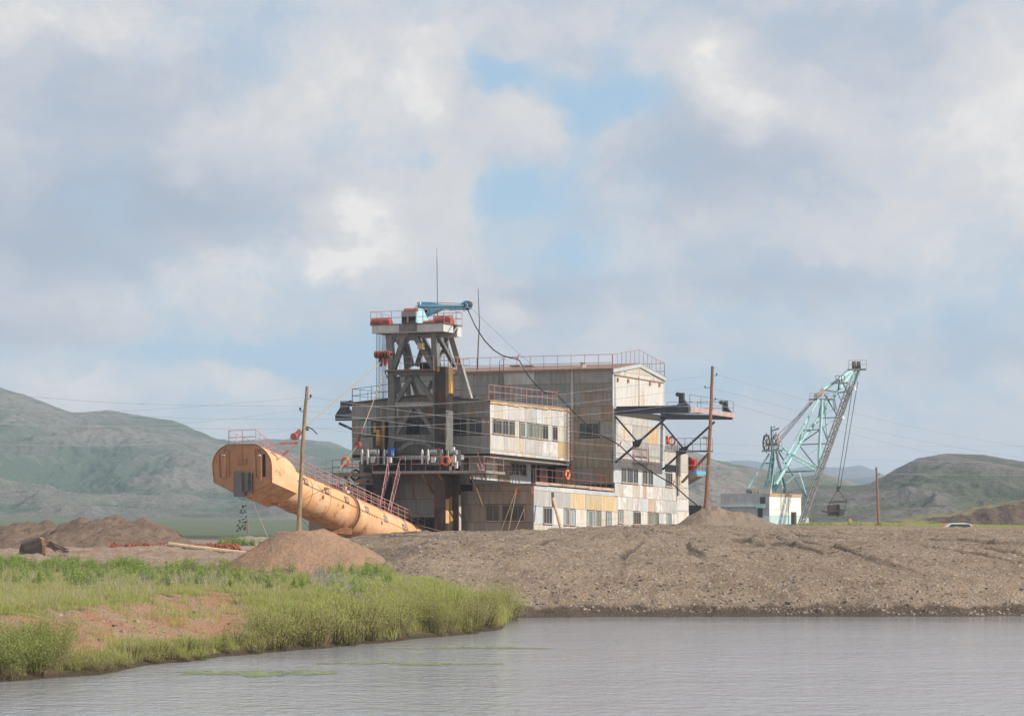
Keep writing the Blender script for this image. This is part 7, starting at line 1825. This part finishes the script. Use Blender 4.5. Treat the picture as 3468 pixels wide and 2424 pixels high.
# --- instanced ground cover
def hide_col(name, meshes):
    c = bpy.data.collections.new(name)
    for i, me in enumerate(meshes):
        o = bpy.data.objects.new(me.name + '_source', me); c.objects.link(o)
    return c
def scatter(name, pts, scl, coll, label, seed=1):
    me = bpy.data.meshes.new(name); me.vertices.add(len(pts)); me.vertices.foreach_set('co', np.asarray(pts, dtype=np.float32).ravel())
    at = me.attributes.new('scl', 'FLOAT', 'POINT'); at.data.foreach_set('value', np.asarray(scl, dtype=np.float32))
    rt = me.attributes.new('rot', 'FLOAT_VECTOR', 'POINT'); rr = np.zeros((len(pts), 3), dtype=np.float32); rr[:, 2] = np.random.RandomState(seed).rand(len(pts))*6.283; rt.data.foreach_set('vector', rr.ravel())
    o = bpy.data.objects.new(name, me); col.objects.link(o); put_props(o, kind='stuff', label=label)
    ng = bpy.data.node_groups.new(name + '_nodes', 'GeometryNodeTree')
    ng.interface.new_socket('Geometry', in_out='INPUT', socket_type='NodeSocketGeometry'); ng.interface.new_socket('Geometry', in_out='OUTPUT', socket_type='NodeSocketGeometry')
    N = ng.nodes; L = ng.links; gi = N.new('NodeGroupInput'); go = N.new('NodeGroupOutput')
    ip = N.new('GeometryNodeInstanceOnPoints'); ci = N.new('GeometryNodeCollectionInfo'); ci.inputs['Collection'].default_value = coll
    ci.inputs['Separate Children'].default_value = True; ci.inputs['Reset Children'].default_value = True; ip.inputs['Pick Instance'].default_value = True
    a1 = N.new('GeometryNodeInputNamedAttribute'); a1.data_type = 'FLOAT'; a1.inputs['Name'].default_value = 'scl'
    a2 = N.new('GeometryNodeInputNamedAttribute'); a2.data_type = 'FLOAT_VECTOR'; a2.inputs['Name'].default_value = 'rot'
    L.new(gi.outputs[0], ip.inputs['Points']); L.new(ci.outputs[0], ip.inputs['Instance']); L.new(a2.outputs['Attribute'], ip.inputs['Rotation']); L.new(a1.outputs['Attribute'], ip.inputs['Scale'])
    L.new(ip.outputs[0], go.inputs[0]); md = o.modifiers.new('scatter', 'NODES'); md.node_group = ng
    return o
RS = np.random.RandomState(21)
def sample(n, px0, px1, Y0, Y1):
    Y = np.sqrt(RS.rand(n)*(Y1**2-Y0**2)+Y0**2); px = px0+(px1-px0)*RS.rand(n); X = (px-CX)/FPX*Y
    z, mk = land(X, Y); return X, Y, z, px, mk
X, Y, z, px, mk = sample(125000, -350, 1765, 88, 174)
pr_ = np.clip(mk['grass'], 0, 1)*(.45+.55*sstep(-.35, .1, fbm(X*.3, Y*.3, 3))) + .05*mk['lb']*(z > .15) + .03*mk['red']*sstep(.15, .4, fbm(X*.6, Y*.6, 2))
keep = (RS.rand(len(X)) < pr_*.75*(.3+.7*sstep(-.15, .2, fbm(X*.55+20, Y*.45, 3)))) & (z > .12)
hs = .55 + .5*sstep(-.3, .4, fbm(X*.18+3, Y*.18, 3)); hs = hs*(.75+.5*RS.rand(len(X)))*(1 + .35*sstep(950, 1300, px))*(1-.35*sstep(140, 165, Y))
grass_c = hide_col('grass_tufts', [tuft_mesh(s_, 44, .31, .38, .014, LG, .8) for s_ in range(6)])
scatter('meadow_grass', np.stack([X, Y, z], -1)[keep], hs[keep], grass_c, 'yellow green grass covering the left bank')
kd = (RS.rand(len(X)) < .055*mk['lb']*(1-.85*mk['red'])*(.3+sstep(-.2, .3, fbm(X*.2+60, Y*.2, 3)))) & (z > .2)
scatter('dry_stems', np.stack([X, Y, z], -1)[kd], (.6+.8*RS.rand(len(X)))[kd], hide_col('dry_stem_tufts', [tuft_mesh(s_+200, 9, .55, .22, .013, LB, .5) for s_ in range(4)]), 'dry beige stems and seed heads among the grass', 8)
# bright weeds along the back of the meadow and dotted about
X, Y, z, px, mk = sample(60000, -350, 1330, 126, 178)
gbl = np.interp(px, [-350, 0, 300, 600, 760, 820, 1150, 1250, 1330], [171, 171, 168, 163, 160, 158, 150, 149, 145])
band = np.exp(-((Y-gbl+3)/4.0)**2)
cl = sstep(-.12, .22, fbm(X*.35+77, Y*.2, 3))
thin = np.where(px < 660, 1.0, np.where((px > 755) & (px < 800), .9, np.where(px > 1130, .55, .08)))
pr_ = band*sstep(-.02, .3, fbm(X*.35+77, Y*.2, 3))*thin*mk['lb']*.30 + .012*mk['lb']
keep = (RS.rand(len(X)) < pr_) & (z > 1.0)
weed_c = hide_col('weed_plants', [weed_mesh(s_+50, .95, LW) for s_ in range(5)])
scatter('tall_weeds', np.stack([X, Y, z], -1)[keep], (.35+.75*RS.rand(len(X)))[keep], weed_c, 'tall bright green weeds along the far edge of the meadow', 2)
# grass beyond the gravel on the far side
X, Y, z, px, mk = sample(26000, 2700, 3700, 395, 560)
keep = (mk['fargrass'] > .3)
scatter('far_grass', np.stack([X, Y, z], -1)[keep], (.3+.35*RS.rand(len(X)))[keep], hide_col('far_tufts', [tuft_mesh(90+s_, 18, .42, .5, .06, LG) for s_ in range(3)]), 'green grass on the far side of the gravel crest', 3)
X, Y, z, px, mk = sample(300, 2560, 3100, 402, 440)
keep = ((np.abs(px-2760) < 55) | (np.abs(px-3020) < 60) | (np.abs(px-2900) < 30))
scatter('far_weeds', np.stack([X, Y, z], -1)[keep], (.25+.4*RS.rand(len(X)))[keep], weed_c, 'clumps of bright weeds on the crest below the dragline', 4)
X, Y, z, px, mk = sample(2500, 740, 1010, 290, 309)
zz = np.array([z[i] for i in range(len(X))])
keep = (RS.rand(len(X)) < .12) & (fbm(X*.3, Y*.3, 2) > .05)
scatter('mound_weeds', np.stack([X, Y, zz+.9], -1)[keep], (.6+.7*RS.rand(len(X)))[keep], weed_c, 'weeds growing on the pale mound under the falling stones', 5)
# wild flowers
def flower_mesh(seed, c_mat):
    r = random.Random(seed); v, f = [], []
    for i in range(9):
        x, y, z_ = r.uniform(-.2, .2), r.uniform(-.2, .2), r.uniform(.28, .5); s_ = r.uniform(.015, .028); k = len(v)
        v += [(x-s_, y, z_), (x, y-s_, z_+s_), (x+s_, y, z_), (x, y+s_, z_+s_*.8)]; f.append((k, k+1, k+2, k+3))
    return raw_mesh('flower', v, f, [c_mat])
PUR = plain('purple_petal', (.42, .35, .50), .7); WHP = plain('white_petal', (.75, .74, .7), .7); YEP = plain('yellow_petal', (.7, .5, .05), .7)
X, Y, z, px, mk = sample(30000, 250, 1500, 112, 160)
py = HZ + (CAMZ-z)*FPX/Y
l_ = np.interp(px, [1080, 1180, 1260], [1985, 2030, 2070]); pr_ = np.exp(-((py-l_)/22)**2)*(px > 1060)*(px < 1270)*.16 + .012*np.exp(-((py-2000)/20)**2)*(px < 900)
keep = RS.rand(len(X)) < pr_
scatter('purple_flowers', np.stack([X, Y, z], -1)[keep], (.9+.5*RS.rand(len(X)))[keep], hide_col('purple_flower', [flower_mesh(s_, PUR) for s_ in range(3)]), 'strip of purple wild flowers on the grassy slope', 6)
pr_ = .10*np.exp(-((px-1230)/110)**2-((py-1975)/50)**2) + .02*np.exp(-((px-700)/160)**2-((py-1990)/14)**2); keep = RS.rand(len(X)) < pr_
scatter('white_flowers', np.stack([X, Y, z], -1)[keep], (.7+.5*RS.rand(len(X)))[keep], hide_col('white_flower', [flower_mesh(s_+9, WHP) for s_ in range(3)]), 'white wild flowers dotted in the grass', 7)
# --- shrubs on the water's edge, each one a thing
kinds = {}
def variant(key, n, *a):
    kinds[key] = [shrub_meshes(hash(key) % 97 + i if False else len(kinds)*31+i, *a) for i in range(n)]
variant('low', 4, 1.05, 1.15, 1500, LS, 1.3)
variant('tall', 4, 1.95, 1.7, 3600, LS, 1.3)
variant('dark', 3, 1.75, 1.7, 3600, LSD, 1.3)
variant('dry', 3, 1.2, 1.2, 1300, LB, 1.0)
LBL = {'low': ('low olive willow shrub at the water below the bare earth face', 'low willow shrubs below the bare earth'),
       'mid': ('knee high willow shrub on the water line beyond the bare earth face', 'knee high willow shrubs along the water line'),
       'tall': ('tall yellow green willow shrub on the point of the grassy bank', 'tall willow shrubs on the point of the bank'),
       'dark': ('dense darker green willow shrub at the near end of the bank', 'dark willow shrubs at the near end of the bank'),
       'dry': ('dry beige reedy shrub in the bay beyond the willows', 'dry beige shrubs in the bay')}
def edge_Y(px):
    lo = 84.; Ys = np.arange(86, 152, .25); X = (px-CX)/FPX*Ys; z_, _ = land(X, Ys); i = int(np.argmax(z_ > .06)); return Ys[i]
nsh = 0
def put_shrub(px, Y, kind, s_):
    global nsh
    x = (px-CX)/FPX*Y; zg = gz(x, Y)
    if zg < -.25: return
    st_m, fo_m = rng.choice(kinds[kind]); lab, grp = LBL['mid' if kind == 'low' and px > 880 else kind]
    r_ = bpy.data.objects.new('willow_shrub' if kind != 'dry' else 'dry_shrub', None); col.objects.link(r_); r_.location = (x, Y, zg-.03); r_.rotation_euler = (0, 0, rng.uniform(0, 6.28)); r_.scale = (s_*rng.uniform(.9, 1.15), s_*rng.uniform(.9, 1.15), s_*rng.uniform(.85, 1.1)); r_.empty_display_size = .3
    put_props(r_, lab, 'shrub', grp)
    for nm, me in (('stems', st_m), ('foliage', fo_m)):
        o = bpy.data.objects.new(nm, me); col.objects.link(o); o.parent = r_
    nsh += 1
px_ = -190.
while px_ < 1735:
    Ye = edge_Y(px_)
    if px_ < 230: rows, kind, sc0 = ((.2, 1.5, 2.8), 'dark', .95)
    elif px_ < 880: rows, kind, sc0 = ((.1, .9), 'low', .72)
    elif px_ < 1180: rows, kind, sc0 = ((.1, 1.4, 2.9), 'low', 1.12)
    elif px_ < 1380: rows, kind, sc0 = ((.2, 1.6, 3.4), 'low', 1.2)
    else: rows, kind, sc0 = ((.1, 1.4, 2.9, 4.6), 'tall', .92)
    if px_ > 1640: rows = rows[:3]
    for d in rows:
        if rng.random() < (.93 if d < 1 else .72):
            put_shrub(px_+rng.uniform(-18, 18), Ye+d+rng.uniform(-.2, .5), kind if rng.random() > .1 else ('tall' if kind == 'low' and px_ > 900 else kind), sc0*rng.uniform(.75, 1.12)*(1 if d < 4 else .8))
    px_ += {'dark': 62, 'low': 46, 'tall': 54}[kind]*(110/Ye)
for px_ in range(1690, 1840, 17):
    put_shrub(px_, 141 + rng.uniform(-1.5, 4), 'dry' if px_ > 1720 else 'tall', rng.uniform(.7, 1.05))
print('shrubs', nsh)
# --- floating algae
ALG = plain('floating_algae', (.24, .28, .13), .7, var=.3, sc_=4)
def algae(xa, xb, py, hpx, n, lab):
    Yc = CAMZ*FPX/(py-HZ); r = random.Random(int(py)); b = MB()
    for k in range(n):
        f = r.uniform(-1, 1); f *= abs(f)**.3; g = r.gauss(0, .45)
        if math.sin(f*9+py)*.5+math.sin(f*23)*.3 + r.uniform(-.9, .9) < -.35: continue
        if abs(f) > 1 or abs(g) > 1: continue
        px = (xa+xb)/2 + f*(xb-xa)/2 + 8*math.sin(g*5); pyy = py + g*hpx*.55*(1-.5*abs(f)) + 1.5*math.sin(f*3+py)
        Y_a = CAMZ*FPX/(pyy-HZ); c = Vector(((px-CX)/FPX*Y_a, Y_a, .006+.004*r.random())); s_ = r.uniform(.03, .085); a = r.uniform(0, 3.14); i0 = len(b.v)
        for q_ in range(5): an = a+q_*1.2566; b.v.append(c+Vector((s_*1.5*math.cos(an), s_*math.sin(an), 0)))
        b.f.append(tuple(range(i0, i0+5)))
    b.build('algae_mat', ALG, kind='stuff', label=lab)
algae(1330, 1860, 2191, 9, 1500, 'long green algae mat floating off the point of the bank')
algae(1080, 1700, 2243, 12, 1300, 'thin green algae mat floating in the middle of the inlet')
algae(620, 1140, 2276, 22, 1900, 'broad green algae mat floating nearest the low shrubs')
